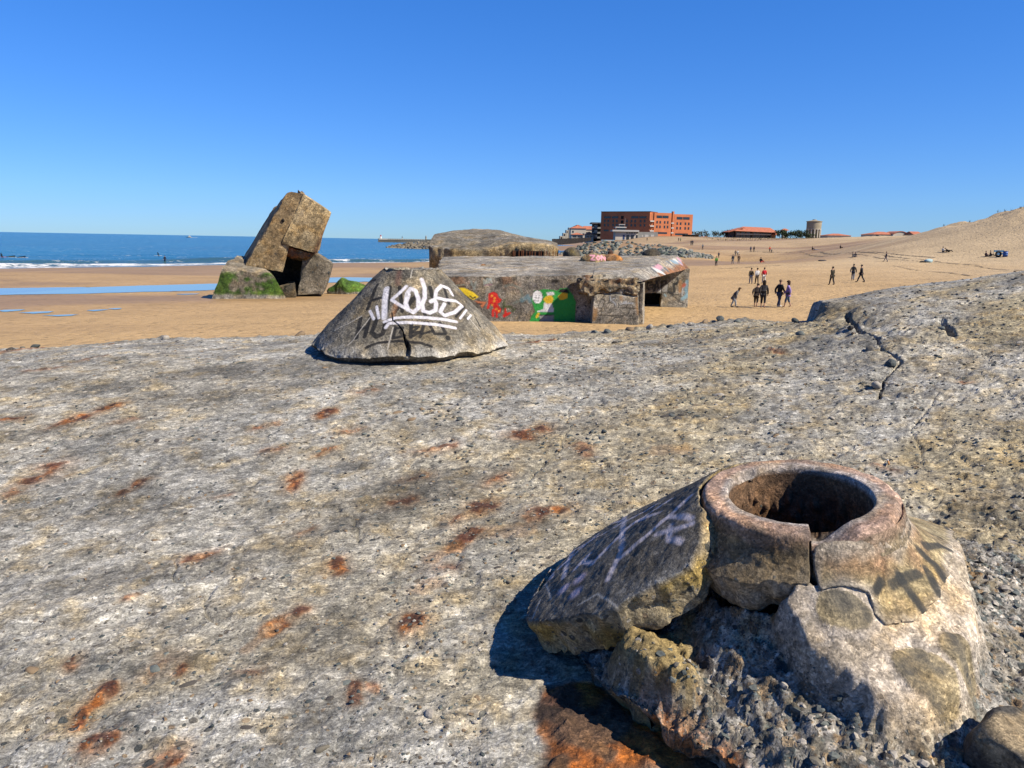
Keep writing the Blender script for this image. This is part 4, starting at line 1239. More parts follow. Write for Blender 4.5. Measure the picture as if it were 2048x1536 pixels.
t = blend(t, (0.22, 0.20, 0.17), 1.0 * (i2 == 3))
t = blend(t, (0.30, 0.28, 0.24), 1.0 * (i2 == 1))
pnt = np.zeros((len(Q2), 4))
Iv = np.nonzero((i2 == 2) & (Q2[:, 1] < 0.35))[0]
pp = pnt[Iv]
uu, vv = du[Iv], dv_[Iv]
def D2(l):
    o_ = []
    for a, b_ in zp(600, 500, l, 4.452):
        p = fh(a, b_)
        e_ = develop(np.array([p[0]]), np.array([p[1]]))
        o_.append((e_[0][0], e_[1][0]))
    return o_
SC = 6.4 / FPX / 4.452
blk = [([(540, 605), (505, 785)], 40), ([(620, 600), (580, 775)], 40), ([(520, 705), (605, 690)], 34), ([(685, 605), (640, 740), (680, 775), (735, 750), (770, 640)], 42), ([(845, 690), (828, 785)], 34), ([(845, 700), (915, 690), (890, 735), (935, 765), (835, 788)], 26),
       ([(990, 660), (985, 775)], 34), ([(985, 690), (1055, 680), (1000, 735), (1070, 725), (990, 772)], 24), ([(1110, 645), (1070, 770)], 30), ([(1085, 745), (1190, 715)], 24), ([(1140, 640), (1200, 740), (1290, 745)], 28), ([(1250, 650), (1300, 735)], 34), ([(1320, 775), (1322, 780)], 46),
       ([(590, 870), (700, 826), (900, 812), (1080, 826), (1170, 855)], 26), ([(690, 310), (600, 520)], 36), ([(640, 445), (725, 425)], 30), ([(675, 270), (590, 320), (480, 410)], 26), ([(800, 330), (770, 545)], 34), ([(885, 325), (910, 545)], 34), ([(1000, 430), (960, 490), (1040, 400)], 40), ([(1160, 330), (1180, 410)], 40), ([(1290, 330), (1330, 470)], 30), ([(1090, 520), (1120, 590)], 28), ([(1470, 500), (1390, 590)], 20), ([(1570, 600), (1610, 680)], 16), ([(900, 480), (840, 560)], 30)]
wht = [([(770, 345), (752, 450), (750, 600)], 58), ([(945, 320), (880, 385), (815, 440), (880, 485), (950, 520)], 36), ([(965, 395), (940, 470), (960, 530), (1010, 552), (1055, 510), (1055, 430), (1030, 360), (985, 340), (955, 380), (945, 440)], 42),
       ([(1085, 260), (1110, 330), (1112, 420), (1088, 480), (1100, 540), (1155, 555), (1208, 530), (1216, 470), (1200, 440), (1168, 452)], 42), ([(1365, 390), (1335, 335), (1265, 312), (1215, 360), (1208, 420), (1300, 438), (1400, 448), (1450, 490), (1380, 550), (1290, 580), (1252, 545), (1290, 475)], 38),
       ([(620, 540), (655, 612)], 30), ([(680, 500), (700, 605)], 30), ([(1490, 525), (1430, 605)], 24), ([(1530, 572), (1500, 608)], 24), ([(752, 640), (850, 605), (1000, 595), (1200, 606), (1395, 635)], 34), ([(765, 692), (790, 658), (950, 645), (1150, 655), (1385, 690)], 34)]
for k, (l, w) in enumerate(blk):
    spray(pp, uu, vv, D2(l), w * SC, (0.010, 0.010, 0.011), 0.14, 0.97, 0.12, 430 + k)
for k, (l, w) in enumerate(wht):
    spray(pp, uu, vv, D2(l), w * SC * 0.82, (0.58, 0.57, 0.62), 0.28, 0.9, 0.45, 460 + k)
for l in ([(550, 590), (430, 660), (310, 720)], [(620, 600), (480, 800), (430, 850)], [(1000, 170), (985, 240)], [(1520, 610), (1600, 710)], [(830, 690), (780, 880)]):
    spray(pp, uu, vv, D2(l), 9 * SC, (0.42, 0.39, 0.34), 0.5, 0.8, 0.3, 480)
spray(pp, uu, vv, D2([(880, 180), (870, 290)]), 40 * SC, (0.12, 0.06, 0.045), 0.8, 0.7, 0.6, 481)
spray(pp, uu, vv, D2([(850, 490), (825, 580)]), 30 * SC, (0.28, 0.13, 0.05), 0.8, 0.6, 0.6, 482)
pnt[Iv] = pp
obj('cone_shell', mesh('cone_shell', Q2, grid_faces(len(rows2), NT2, True), {'tint': t, 'agg': np.where(i2 == 2, 0.12, 0.5), 'paint': pnt}), M['cone'], cone)
# rubble footing under the shell
def foot_z(u, v):
    r = np.hypot(u, v)
    P_ = p3(u, v)
    k1, _ = stones(u, v, 0.08, 950, 0.8)
    k2, _ = stones(u, v, 0.04, 955, 0.8)
    return np.interp(r, [0, .6, .70, 1.0, 1.3], [.16, .12, -0.01, -0.04, -0.16]) + 0.02 * fbm(P_, 6, 4, 490) + 0.02 * k1 + 0.01 * k2 + (slab0(u + O2[0], v + O2[1]) - O2[2])
def foot_paint(V, side, s):
    n = len(V)
    t = np.tile(np.array([[0.33, 0.28, 0.20]]), (n, 1))
    t = blend(t, (0.20, 0.17, 0.13), sstep(0, .4, fbm(V, 8, 4, 491)))
    return t, np.full(n, 0.6), np.zeros((n, 4))
thick_patch('footing', [pol(a, 1.12) for a in range(0, 360, 15)], foot_z, 0.02, 0.1, FB2, O2, O2, cone, M['cone'], foot_paint, 0.08, 4, 495, 2)
if 0: print('slab under cones', slab0(np.array([O1[0], O2[0]]), np.array([O1[1], O2[1]])), O1, O2, 'a_end', a_end, r_end, a_st, low)
# ------------------------------------------------------------------ concrete blocks: rough six-sided bodies
FACES6 = [(0, 3, 2, 1), (4, 5, 6, 7), (0, 1, 5, 4), (1, 2, 6, 5), (2, 3, 7, 6), (3, 0, 4, 7)]   # bottom top front right back left
def block(name, C, cell, base, parent, material, tintf, rough=0.05, edge=0.12, k=0.35, rs=1.2, seed=0, agg=0.3, paintf=None, warp=None):
    """C: four lower corners (front-left, front-right, back-right, back-left) then the four above them"""
    C = np.array(C, float)
    def tri(a, b_, c):
        A = lambda i: C[i][None, :]
        a, b_, c = a[:, None], b_[:, None], c[:, None]
        lo = (A(0) * (1 - a) + A(1) * a) * (1 - b_) + (A(3) * (1 - a) + A(2) * a) * b_
        hi = (A(4) * (1 - a) + A(5) * a) * (1 - b_) + (A(7) * (1 - a) + A(6) * a) * b_
        return lo * (1 - c) + hi * c
    ctr = C.mean(0)
    nrm = []
    for f in FACES6:
        n = np.cross(C[f[2]] - C[f[0]], C[f[3]] - C[f[1]])
        n /= np.linalg.norm(n)
        if n @ (C[list(f)].mean(0) - ctr) < 0: n = -n
        nrm.append(n)
    L = [np.mean([np.linalg.norm(C[1] - C[0]), np.linalg.norm(C[5] - C[4])]), np.mean([np.linalg.norm(C[3] - C[0]), np.linalg.norm(C[2] - C[1])]), np.mean([np.linalg.norm(C[4] - C[0]), np.linalg.norm(C[6] - C[2])])]
    VV, FF, TI, off = [], [], [], 0
    spec = [(2, 0.0), (2, 1.0), (1, 0.0), (0, 1.0), (1, 1.0), (0, 0.0)]
    for fi, (ax, val) in enumerate(spec):
        o1, o2 = [i for i in range(3) if i != ax]
        n1, n2 = max(3, int(L[o1] / cell) + 1), max(3, int(L[o2] / cell) + 1)
        g1, g2 = np.meshgrid(np.linspace(0, 1, n1), np.linspace(0, 1, n2))
        prm = [None] * 3
        prm[ax] = np.full(g1.size, val); prm[o1] = g1.ravel(); prm[o2] = g2.ravel()
        P_ = tri(*prm)
        dist = np.stack([prm[2] * L[2], (1 - prm[2]) * L[2], prm[1] * L[1], (1 - prm[0]) * L[0], (1 - prm[1]) * L[1], prm[0] * L[0]], 1)
        w = np.exp(-dist / k)
        d2 = np.sort(dist, 1)[:, 1]
        ns = sum(w[:, i:i + 1] * nrm[i][None, :] for i in range(6))
        am = rough * fbm(P_, rs, 5, seed) + edge * np.exp(-d2 / k) * np.clip(0.35 + 0.9 * fbm(P_, rs * 1.3, 4, seed + 9), 0, 1.3)
        V_ = P_ - ns * am[:, None]
        if warp is not None: V_ = warp(V_, fi)
        F_ = grid_faces(n2, n1)
        e1 = V_[F_[0][1]] - V_[F_[0][0]]
        mid_f = F_[len(F_) // 2]
        fn = np.cross(V_[mid_f[1]] - V_[mid_f[0]], V_[mid_f[3]] - V_[mid_f[0]])
        if fn @ nrm[fi] < 0: F_ = F_[:, ::-1]
        VV.append(V_); FF.append(F_ + off); TI.append(np.full(len(V_), fi)); off += len(V_)
    V = np.concatenate(VV); F = np.concatenate(FF); fid = np.concatenate(TI)
    t = tintf(V, fid)
    ag = np.full(len(V), agg) if not callable(agg) else agg(V, fid)
    p = np.zeros((len(V), 4))
    if paintf: paintf(V, fid, p)
    return obj(name, mesh(name, V - np.asarray(base)[None, :], F, {'tint': t, 'agg': ag, 'paint': p}), material, parent)
def mixed(*cols, s=0.5, seed=0):
    def f(V, fid):
        t = np.tile(np.array([cols[0]], float), (len(V), 1))
        for i, c in enumerate(cols[1:]):
            t = blend(t, c, 0.85 * sstep(0.0, 0.35, fbm(V, s * (1 + 0.7 * i), 5, seed + i * 7)))
        return t
    return f
def rect(xl, yt, xr, yb, Yf, Yb, zl=None):
    """block corners from the front outline in the picture and two distances; lower edge may be sunk to a level"""
    bl, br, tr, tl = at(xl, yb, Yf), at(xr, yb, Yf), at(xr, yt, Yf), at(xl, yt, Yf)
    if zl is not None: bl[2] = br[2] = zl
    sh_ = np.array([0, Yb - Yf, 0])
    return [bl, br, br + sh_, bl + sh_, tl, tr, tr + sh_, tl + sh_]

# ------------------------------------------------------------------ the painted bunker on the beach
WY = 40.3
bun_base = np.array([at(1000, 640, WY)[0], WY, 0.0])
bunker = thing('beach_bunker', 'long low concrete bunker half sunk in sand with bright graffiti on its front wall', 'bunker', tuple(bun_base))
roofc = mixed((0.36, 0.325, 0.265), (0.27, 0.25, 0.21), (0.42, 0.385, 0.325), s=0.7, seed=501)
def wall_tint(V, fid):
    t = mixed((0.30, 0.265, 0.215), (0.21, 0.19, 0.16), (0.36, 0.32, 0.26), s=0.8, seed=510)(V, fid)
    fr = (fid == 2)
    zt = at(1000, 556, WY)[2]
    up = sstep(zt - 0.9, zt - 0.3, V[:, 2] + 0.25 * fbm(V, 1.5, 3, 511)) * fr
    t = blend(t, (0.30, 0.16, 0.085), 0.75 * up * sstep(-0.05, 0.3, fbm(V * np.array([1, 1, .5]), 1.6, 4, 512)))
    t = blend(t, (0.10, 0.09, 0.075), 0.8 * up * sstep(0.12, 0.35, fbm(V, 2.6, 4, 513)))
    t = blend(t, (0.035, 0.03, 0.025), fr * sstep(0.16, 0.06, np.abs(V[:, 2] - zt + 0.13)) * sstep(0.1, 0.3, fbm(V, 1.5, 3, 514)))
    rt = roofc(V, fid)
    return np.where((fid == 1)[:, None], rt, t)
FONT = {'A': [[(0, 0), (.5, 1), (1, 0)], [(.2, .4), (.8, .4)]], 'C': [[(1, .85), (.5, 1), (0, .5), (.5, 0), (1, .15)]], 'D': [[(0, 0), (0, 1), (.7, .9), (1, .5), (.7, .1), (0, 0)]], 'E': [[(1, 1), (0, 1), (0, 0), (1, 0)], [(0, .5), (.8, .5)]],
        'F': [[(1, 1), (0, 1), (0, 0)], [(0, .5), (.8, .5)]], 'I': [[(.5, 0), (.5, 1)]], 'L': [[(0, 1), (0, 0), (1, 0)]], 'M': [[(0, 0), (0, 1), (.5, .4), (1, 1), (1, 0)]], 'N': [[(0, 0), (0, 1), (1, 0), (1, 1)]],
        'O': [[(.5, 0), (0, .5), (.5, 1), (1, .5), (.5, 0)]], 'P': [[(0, 0), (0, 1), (.9, .9), (.9, .55), (0, .5)]], 'S': [[(1, .9), (.4, 1), (0, .75), (1, .3), (.6, 0), (0, .1)]], 'T': [[(0, 1), (1, 1)], [(.5, 1), (.5, 0)]],
        'Z': [[(0, 1), (1, 1), (0, 0), (1, 0)]], ' ': [], "'": [[(.3, 1), (.3, .8)]]}
def lettering(p, X, Z, text, x0, z0, h, w, stroke, col, alpha=1.0, gap=0.35):
    for ch in text:
        for l in FONT[ch]:
            spray(p, X, Z, [(x0 + a * w, z0 + b_ * h) for a, b_ in l], stroke, col, 0.3, alpha)
        x0 += w * (1 + gap)
def fillp(p, X, Z, poly, col, soft, alpha=1.0, rough=0.0, seed=0):
    s = poly_sd(X, Z, poly)
    if rough: s = s + rough * fbm(p3(X, Z), 3.0, 3, seed)
    a = alpha * sstep(-soft, soft, s)
    p[:, :3] = p[:, :3] * (1 - a[:, None]) + np.asarray(col)[None, :] * a[:, None]
    p[:, 3] = np.maximum(p[:, 3], a)
def wl(pts, x0=900, y0=540, s=5.12, Y=WY):
    return [tuple(at(a, b_, Y)[[0, 2]]) for a, b_ in zp(x0, y0, pts, s)]
def front_paint(V, fid, p):
    I = np.nonzero(fid == 2)[0]
    X, Z = V[I, 0], V[I, 2]
    q = p[I]
    u = WY / FPX / 5.12
    # faded tags
    for k, (l, w, c) in enumerate((([(215, 115), (245, 200), (265, 120)], 16, (.28, .33, .30)), ([(345, 100), (350, 150), (420, 90)], 14, (.30, .36, .34)), ([(355, 155), (430, 150)], 10, (.40, .22, .30)), ([(400, 130), (360, 130), (380, 90), (420, 100), (425, 130)], 14, (.33, .38, .36)),
                                  ([(560, 165), (640, 150), (720, 190), (745, 250), (720, 310), (650, 340)], 20, (.17, .20, .17)), ([(560, 170), (620, 200), (690, 195)], 14, (.16, .16, .14)), ([(740, 310), (800, 270), (820, 320)], 34, (.10, .24, .30)), ([(60, 160), (140, 150)], 12, (.2, .25, .2)))):
        spray(q, X, Z, wl(l), w * u, c, 0.5, 0.7, 0.5, 520 + k)
    x0, z0 = wl([(808, 185)])[0]
    lettering(q, X, Z, "CAN ALMIN PION", x0, z0, 60 * u, 21 * u, 7 * u, (.12, .11, .11), 0.75, 0.42)
    # yellow and orange tag by the cone
    fillp(q, X, Z, wl([(80, 180), (150, 180), (240, 225), (300, 275), (235, 310), (150, 250)]), (0.80, 0.58, 0.03), 0.03)
    spray(q, X, Z, wl([(205, 265), (230, 290), (260, 278)]), 12 * u, (0.02, 0.02, 0.02), 0.3)
    fillp(q, X, Z, wl([(240, 312), (380, 325), (330, 395), (300, 350)]), (0.62, 0.20, 0.08), 0.03, 0.9)
    spray(q, X, Z, wl([(275, 345), (320, 350)]), 10 * u, (0.03, 0.03, 0.03), 0.4)
    # red blot with orange spots
    fillp(q, X, Z, wl([(405, 235), (450, 220), (485, 240), (500, 280), (530, 300), (520, 330), (490, 345), (505, 375), (530, 400), (515, 440), (480, 445), (450, 420), (440, 375), (415, 350), (398, 290)]), (0.60, 0.025, 0.018), 0.02)
    for l in ([(405, 250), (400, 340), (390, 390)], [(440, 410), (440, 470)], [(475, 435), (480, 480)], [(550, 470), (570, 440), (565, 400)], [(555, 475), (610, 440)]):
        spray(q, X, Z, wl(l), 22 * u, (0.60, 0.025, 0.018), 0.2)
    for c in ((430, 265), (452, 318), (432, 358), (475, 400), (455, 290), (500, 420)):
        spray(q, X, Z, wl([c]), 22 * u, (0.75, 0.30, 0.04), 0.2)
    for l in ([(550, 330), (540, 370), (600, 380)], [(600, 370), (660, 400), (640, 420)], [(560, 300), (550, 440)]):
        spray(q, X, Z, wl(l), 16 * u, (.05, .075, .02), 0.9, 0.8, 0.9, 540)
    for l in ([(695, 430), (705, 500), (740, 430), (745, 490)], [(750, 460), (790, 430), (760, 500)], [(700, 440), (720, 510)]):
        spray(q, X, Z, wl(l), 6 * u, (.05, .05, .05), 0.4, 0.8)
    # green panel with the speech bubble
    fillp(q, X, Z, wl([(860, 205), (960, 195), (1060, 200), (1100, 215), (1130, 185), (1200, 180), (1235, 230), (1265, 260), (1290, 330), (1280, 560), (1080, 560), (1030, 530), (810, 545), (830, 470), (870, 430), (850, 370), (830, 300)]), (0.03, 0.30, 0.055), 0.03, 1.0, 0.05, 550)
    fillp(q, X, Z, wl([(960, 340), (1040, 340), (1060, 400), (1060, 430), (900, 430), (890, 420), (960, 400)]), (0.62, 0.62, 0.62), 0.02, 1.0, 0.03, 551)
    fillp(q, X, Z, wl([(915, 465), (1065, 460), (1062, 540), (925, 540)]), (0.27, 0.27, 0.26), 0.02, 1.0, 0.02, 552)
    fillp(q, X, Z, wl([(955, 300), (985, 265), (1040, 255), (1062, 300), (1040, 345), (985, 345)]), (0.72, 0.46, 0.03), 0.02, 1.0, 0.02, 554)
    fillp(q, X, Z, wl([(985, 228), (1060, 222), (1072, 252), (1000, 262)]), (0.62, 0.62, 0.62), 0.02, 1.0, 0.02, 555)
    fillp(q, X, Z, wl([(1105, 270), (1150, 235), (1205, 240), (1200, 290), (1130, 310)]), (0.72, 0.46, 0.03), 0.02, 1.0, 0.02, 556)
    fillp(q, X, Z, wl([(1100, 225), (1140, 190), (1200, 190), (1230, 240), (1140, 232)]), (0.015, 0.015, 0.016), 0.02, 1.0, 0.02, 557)
    spray(q, X, Z, wl([(890, 480), (905, 450)]), 22 * u, (0.72, 0.46, 0.03), 0.3)
    spray(q, X, Z, wl([(915, 463), (1065, 458)]), 7 * u, (.02, .02, .02), 0.3)
    bub = [(895 + 52 * math.cos(a), 276 + 66 * math.sin(a)) for a in np.linspace(0, 6.28, 22)[:-1]]
    fillp(q, X, Z, wl([(895 + 56 * math.cos(a), 276 + 70 * math.sin(a)) for a in np.linspace(0, 6.28, 22)[:-1]]), (.02, .02, .02), 0.012)
    fillp(q, X, Z, wl(bub), (0.80, 0.80, 0.80), 0.012)
    fillp(q, X, Z, wl([(880, 325), (912, 325), (922, 348)]), (0.80, 0.80, 0.80), 0.012)
    for row, (tx, yy) in enumerate((('TOIE', 264), ('PAS DE', 292), ('POOL', 320))):
        x0, z0 = wl([(860 - 3 * (row == 1), yy)])[0]
        lettering(q, X, Z, tx, x0, z0, 15 * u, (13 - 4 * (row == 1)) * u, 2.2 * u, (.06, .06, .06), 0.75, 0.3)
    p[I] = q
zs_ = -0.8
bl, br = at(855, 640, WY), at(1192, 640, WY)
tl, tr = at(868, 554, WY), at(1192, 549.5, WY)
bR, bL = at(1192, 511.5, 54.6), at(882, 512.5, 54.0)
C = [[bl[0], WY, zs_], [br[0], WY, zs_], [bR[0] - 2, 54.6, zs_], [bL[0], 54.0, zs_], tl, tr, bR, bL]
block('main_body', C, 0.055, bun_base, bunker, M['far'], wall_tint, 0.06, 0.10, 0.25, 0.9, 560, 0.35, front_paint)
# roof over the porch on the right, with its sloping edge
def ext_tint(V, fid):
    t = roofc(V, fid)
    t = blend(t, (0.40, 0.37, 0.32), (fid == 3) * 0.8)
    t = blend(t, (0.30, 0.15, 0.08), (fid == 3) * sstep(0.0, 0.25, at(1300, 557, 41)[2] - V[:, 2] + 0.06 * (V[:, 1] - 40) + 0.2 * fbm(V, 2, 3, 565)))
    return t
def ext_paint(V, fid, p):
    I = np.nonzero(fid == 3)[0]
    q = p[I]
    Y_, Z_ = V[I, 1], V[I, 2] - 0.062 * (V[I, 1] - 40)
    zc = np.median(Z_) + 0.05
    for k in range(16):
        yy = 44 + 8.5 * RNG.random()
        c = [(.09, .11, .13), (.62, .62, .60), (.55, .30, .36), (.08, .09, .10), (.55, .55, .55), (.2, .3, .38)][k % 6]
        spray(q, Y_, Z_, [(yy, zc + 0.15 * RNG.normal()), (yy + 0.8 * RNG.normal(), zc + 0.18 * RNG.normal())], 0.22, c, 0.3, 0.85)
    p[I] = q
C = [at(1186, 566, 39.6), at(1284, 563, 39.2), at(1378, 537, 53.0), at(1192, 526, 54.4), at(1186, 549.5, 39.9), at(1265, 545.5, 40.0), at(1356, 510, 54.0), at(1192, 511.5, 54.6)]
block('porch_roof', C, 0.07, bun_base, bunker, M['far'], ext_tint, 0.05, 0.07, 0.2, 1.0, 570, 0.3, ext_paint)
# broken eave above the pillar
C = rect(1158, 556, 1281, 590, 39.15, 41.2)
block('broken_eave', C, 0.06, bun_base, bunker, M['far'], mixed((0.34, 0.25, 0.145), (0.20, 0.10, 0.06), (0.38, 0.33, 0.24), (0.10, 0.08, 0.06), s=1.3, seed=580), 0.30, 0.45, 0.5, 1.5, 581, 0.8)
# pillar
def pil_paint(V, fid, p):
    I = np.nonzero(fid == 2)[0]
    X, Z = V[I, 0], V[I, 2]
    q = p[I]
    Yp = 39.25
    u = Yp / FPX / 8.904
    def PW(l): return wl(l, 1170, 520, 8.904, Yp)
    for l in ([(340, 640), (350, 590), (390, 575), (430, 590), (440, 640)], [(440, 640), (440, 720), (420, 760), (500, 760), (530, 790), (540, 850)], [(340, 640), (290, 700), (245, 800), (250, 850), (300, 850)], [(600, 850), (610, 800), (650, 800), (690, 790), (720, 800), (740, 840)], [(740, 850), (750, 790), (790, 765), (840, 780), (860, 850)],
              [(860, 850), (880, 900), (870, 980), (840, 1040), (900, 1050)], [(340, 880), (380, 950), (460, 930), (440, 860)], [(620, 880), (690, 960), (740, 1000), (770, 950)], [(470, 1000), (560, 1030), (650, 1020), (690, 980)], [(800, 880), (780, 960), (810, 1000), (850, 960)], [(300, 860), (270, 1040)], [(260, 1050), (250, 1150), (300, 1200)], [(380, 1150), (520, 1040)],
              [(430, 1170), (480, 1160), (560, 1110), (650, 1130), (690, 1180)], [(740, 1090), (780, 1050), (850, 1040)], [(740, 1100), (760, 1230)], [(880, 1100), (870, 1200)], [(330, 690), (350, 740), (320, 820)]):
        spray(q, X, Z, PW(l), 12 * u, (.03, .03, .03), 0.35, 0.9)
    for l in ([(450, 650), (460, 720), (520, 750), (550, 800)], [(640, 780), (720, 770), (860, 770)], [(500, 690), (530, 680)], [(690, 750), (740, 740)]):
        spray(q, X, Z, PW(l), 16 * u, (.5, .54, .6), 0.6, 0.55)
    for l in ([(110, 985), (690, 995)], [(340, 852), (950, 860)]):
        spray(q, X, Z, PW(l), 9 * u, (.03, .025, .02), 0.5, 0.9)
    for l in ([(640, 560), (650, 700)], [(150, 860), (160, 1060)], [(930, 680), (945, 950)], [(200, 880), (190, 1000)]):
        spray(q, X, Z, PW(l), 40 * u, (.33, .17, .05), 0.9, 0.7, 0.5, 590)
    p[I] = q
bl, br = at(1182, 655, 39.25), at(1279, 655, 39.25)
tl, tr = at(1188, 588, 39.25), at(1277, 592, 39.25)
C = [[bl[0], 39.25, -0.8], [br[0], 39.25, -0.8], [br[0] + .35, 40.6, -0.8], [bl[0], 40.6, -0.8], tl, tr, tr + np.array([.3, 1.8, .35]), tl + np.array([0, 1.8, .3])]
block('pillar', C, 0.05, bun_base, bunker, M['far'], mixed((0.30, 0.27, 0.225), (0.24, 0.215, 0.175), (0.36, 0.325, 0.27), s=0.9, seed=591), 0.03, 0.10, 0.2, 1.2, 592, 0.2, pil_paint)
C = rect(1196, 576, 1262, 592, 39.4, 40.6)
block('pillar_head', C, 0.06, bun_base, bunker, M['far'], mixed((0.40, 0.37, 0.31), (0.34, 0.20, 0.10), s=1.2, seed=594), 0.10, 0.25, 0.4, 1.6, 595, 0.4)
C = [[br[0] - .15, 39.6, -0.8], [br[0] + .22, 39.5, -0.8], [br[0] + .6, 41.0, -0.8], [br[0] - .1, 41.0, -0.8], at(1274, 566, 39.7), at(1287, 566, 39.5), at(1290, 562, 41.0), at(1274, 562, 41.0)]
block('pillar_lit_side', C, 0.07, bun_base, bunker, M['far'], mixed((0.44, 0.40, 0.33), (0.36, 0.31, 0.24), s=1.5, seed=596), 0.03, 0.05, 0.15, 1.5, 597, 0.2)  # paler block for the pillar's sunlit right side, light put into its tint
# wall at the back of the porch with the doorway
WG = 51.5
def gab_paint(V, fid, p):
    I = np.nonzero(fid == 2)[0]
    X, Z = V[I, 0], V[I, 2]
    q = p[I]
    u = WG / FPX / 8.904
    def PW(l): return wl(l, 1170, 520, 8.904, WG)
    for l, w in (([(1180, 400), (1110, 400), (1100, 500), (1140, 520)], 34), ([(1150, 450), (1230, 440), (1200, 500)], 26), ([(1270, 380), (1230, 560)], 30), ([(1280, 380), (1320, 560)], 30), ([(1240, 480), (1310, 480)], 22), ([(1380, 370), (1440, 380), (1450, 430), (1360, 470), (1370, 380)], 30), ([(1350, 480), (1350, 570)], 22),
                 ([(1640, 320), (1660, 380), (1630, 430), (1580, 430), (1590, 560), (1560, 590), (1480, 570)], 38), ([(1490, 430), (1450, 540), (1400, 590)], 14), ([(1500, 590), (1600, 660), (1700, 750), (1760, 770)], 14), ([(1560, 620), (1680, 610)], 10)):
        spray(q, X, Z, PW(l), w * u, (.03, .032, .035), 0.25, 0.92)
    fillp(q, X, Z, PW([(1210, 585), (1470, 430), (1460, 560), (1350, 580)]), (.55, .54, .52), 0.05, 0.7, 0.1, 600)
    for l, w, c in (([(1820, 380), (1800, 520), (1820, 640)], 46, (.24, .42, .52)), ([(1740, 690), (1810, 640)], 50, (.26, .46, .56)), ([(1750, 460), (1770, 440)], 50, (.55, .12, .06)), ([(1700, 380), (1690, 560)], 40, (.38, .20, .08)), ([(1740, 500), (1730, 620)], 20, (.45, .5, .55)), ([(1420, 620), (1440, 640)], 30, (.3, .45, .5))):
        spray(q, X, Z, PW(l), w * u, c, 0.5, 0.8, 0.4, 605)
    p[I] = q
wt = mixed((0.33, 0.295, 0.24), (0.25, 0.22, 0.18), (0.40, 0.37, 0.31), s=0.8, seed=610)
gz = 0.0
xa, xb, xc = at(1278, 600, WG)[0], at(1322, 600, WG)[0], at(1376, 600, WG)[0]
zt1, zd = at(1322, 540, WG)[2], at(1322, 587, WG)[2]
block('porch_wall', [[xb, WG, -1], [xc, WG, -1], [xc + .5, WG + 2.4, -1], [xb, WG + 0.6, -1], [xb, WG, zt1], [xc, WG, zt1 + .1], [xc + .5, WG + 2.4, zt1 + .1], [xb, WG + 0.6, zt1]], 0.06, bun_base, bunker, M['far'], wt, 0.03, 0.06, 0.2, 1.2, 611, 0.2, gab_paint)
block('door_lintel', [[xa - 2, WG - 0.003, zd], [xb - 0.003, WG - 0.003, zd], [xb - 0.003, WG + .6, zd], [xa - 2, WG + .6, zd], [xa - 2, WG - .003, zt1], [xb - .003, WG - .003, zt1], [xb - .003, WG + .6, zt1], [xa - 2, WG + .6, zt1]], 0.06, bun_base, bunker, M['far'], wt, 0.03, 0.05, 0.2, 1.2, 612, 0.2, gab_paint)
block('rear_wall', [[xa - 2, WG + 2.3, -1], [xb + .4, WG + 2.3, -1], [xb + .4, WG + 2.8, -1], [xa - 2, WG + 2.8, -1], [xa - 2, WG + 2.3, zt1], [xb + .4, WG + 2.3, zt1], [xb + .4, WG + 2.8, zt1], [xa - 2, WG + 2.8, zt1]], 0.3, bun_base, bunker, M['far'], mixed((0.08, 0.075, 0.065), (0.06, 0.055, 0.05), s=1, seed=613), 0.02, 0.03, 0.2, 1.2, 614, 0.2)  # coloured near black, the doorway's inner shade put into the tint
# domes on the roof
def roof_z_hit(px, py):
    # roof plane through three of its corners
    a, b_, c = tl * 0 + at(868, 554, WY), at(1265, 545.5, 40.0), at(1356, 510, 54.0)
    n = np.cross(b_ - a, c - a)
    d = ray(px, py)
    e = np.array([0, 0, EYE])
    return e + d * ((n @ (a - e)) / (n @ d))
def dome(px, py, wpx, hpx, cols, seed, paintf=None):
    c = roof_z_hit(px, py)
    s = c[1] / FPX
    V, F = ico(4)
    V = V[:, :] * np.array([wpx / 2 * s, wpx / 2 * s * 0.9, hpx * s])
    V = V * (1 + 0.10 * fbm(V, 2.0, 4, seed))[:, None]
    t = mixed(*cols, s=1.6, seed=seed)(V, None)
    p = np.zeros((len(V), 4))
    if paintf: paintf(V, p, s)
    return obj('roof_dome', mesh('roof_dome', V + (c - bun_base)[None, :], F, {'tint': t, 'agg': np.full(len(V), .3), 'paint': p}), M['far'], bunker)
def zon(V, p, s):
    lettering(p, V[:, 0], V[:, 2], 'ZON', -9 * s, 2.5 * s, 8.5 * s, 8 * s, 2.6 * s, (0.72, 0.33, 0.40), 0.95, 0.35)
dome(1188, 522, 54, 15, ((0.33, 0.25, 0.13), (0.45, 0.36, 0.2), (0.40, 0.22, 0.08)), 620, zon)
dome(1224, 521, 42, 13, ((0.42, 0.20, 0.06), (0.33, 0.13, 0.04), (0.2, 0.12, 0.07)), 622)
dome(1182, 508, 11, 7, ((0.06, 0.05, 0.045), (0.1, 0.07, 0.05)), 624)
dome(1221, 507, 11, 7, ((0.06, 0.05, 0.045), (0.2, 0.09, 0.05)), 625)
dome(1143, 510, 34, 15, ((0.20, 0.17, 0.11), (0.30, 0.24, 0.1), (0.1, 0.09, 0.07)), 626)
dome(1303, 511, 38, 13, ((0.07, 0.065, 0.055), (0.12, 0.11, 0.09)), 628)
dome(967, 534, 15, 6, ((0.42, 0.22, 0.10), (0.10, 0.09, 0.08)), 630)

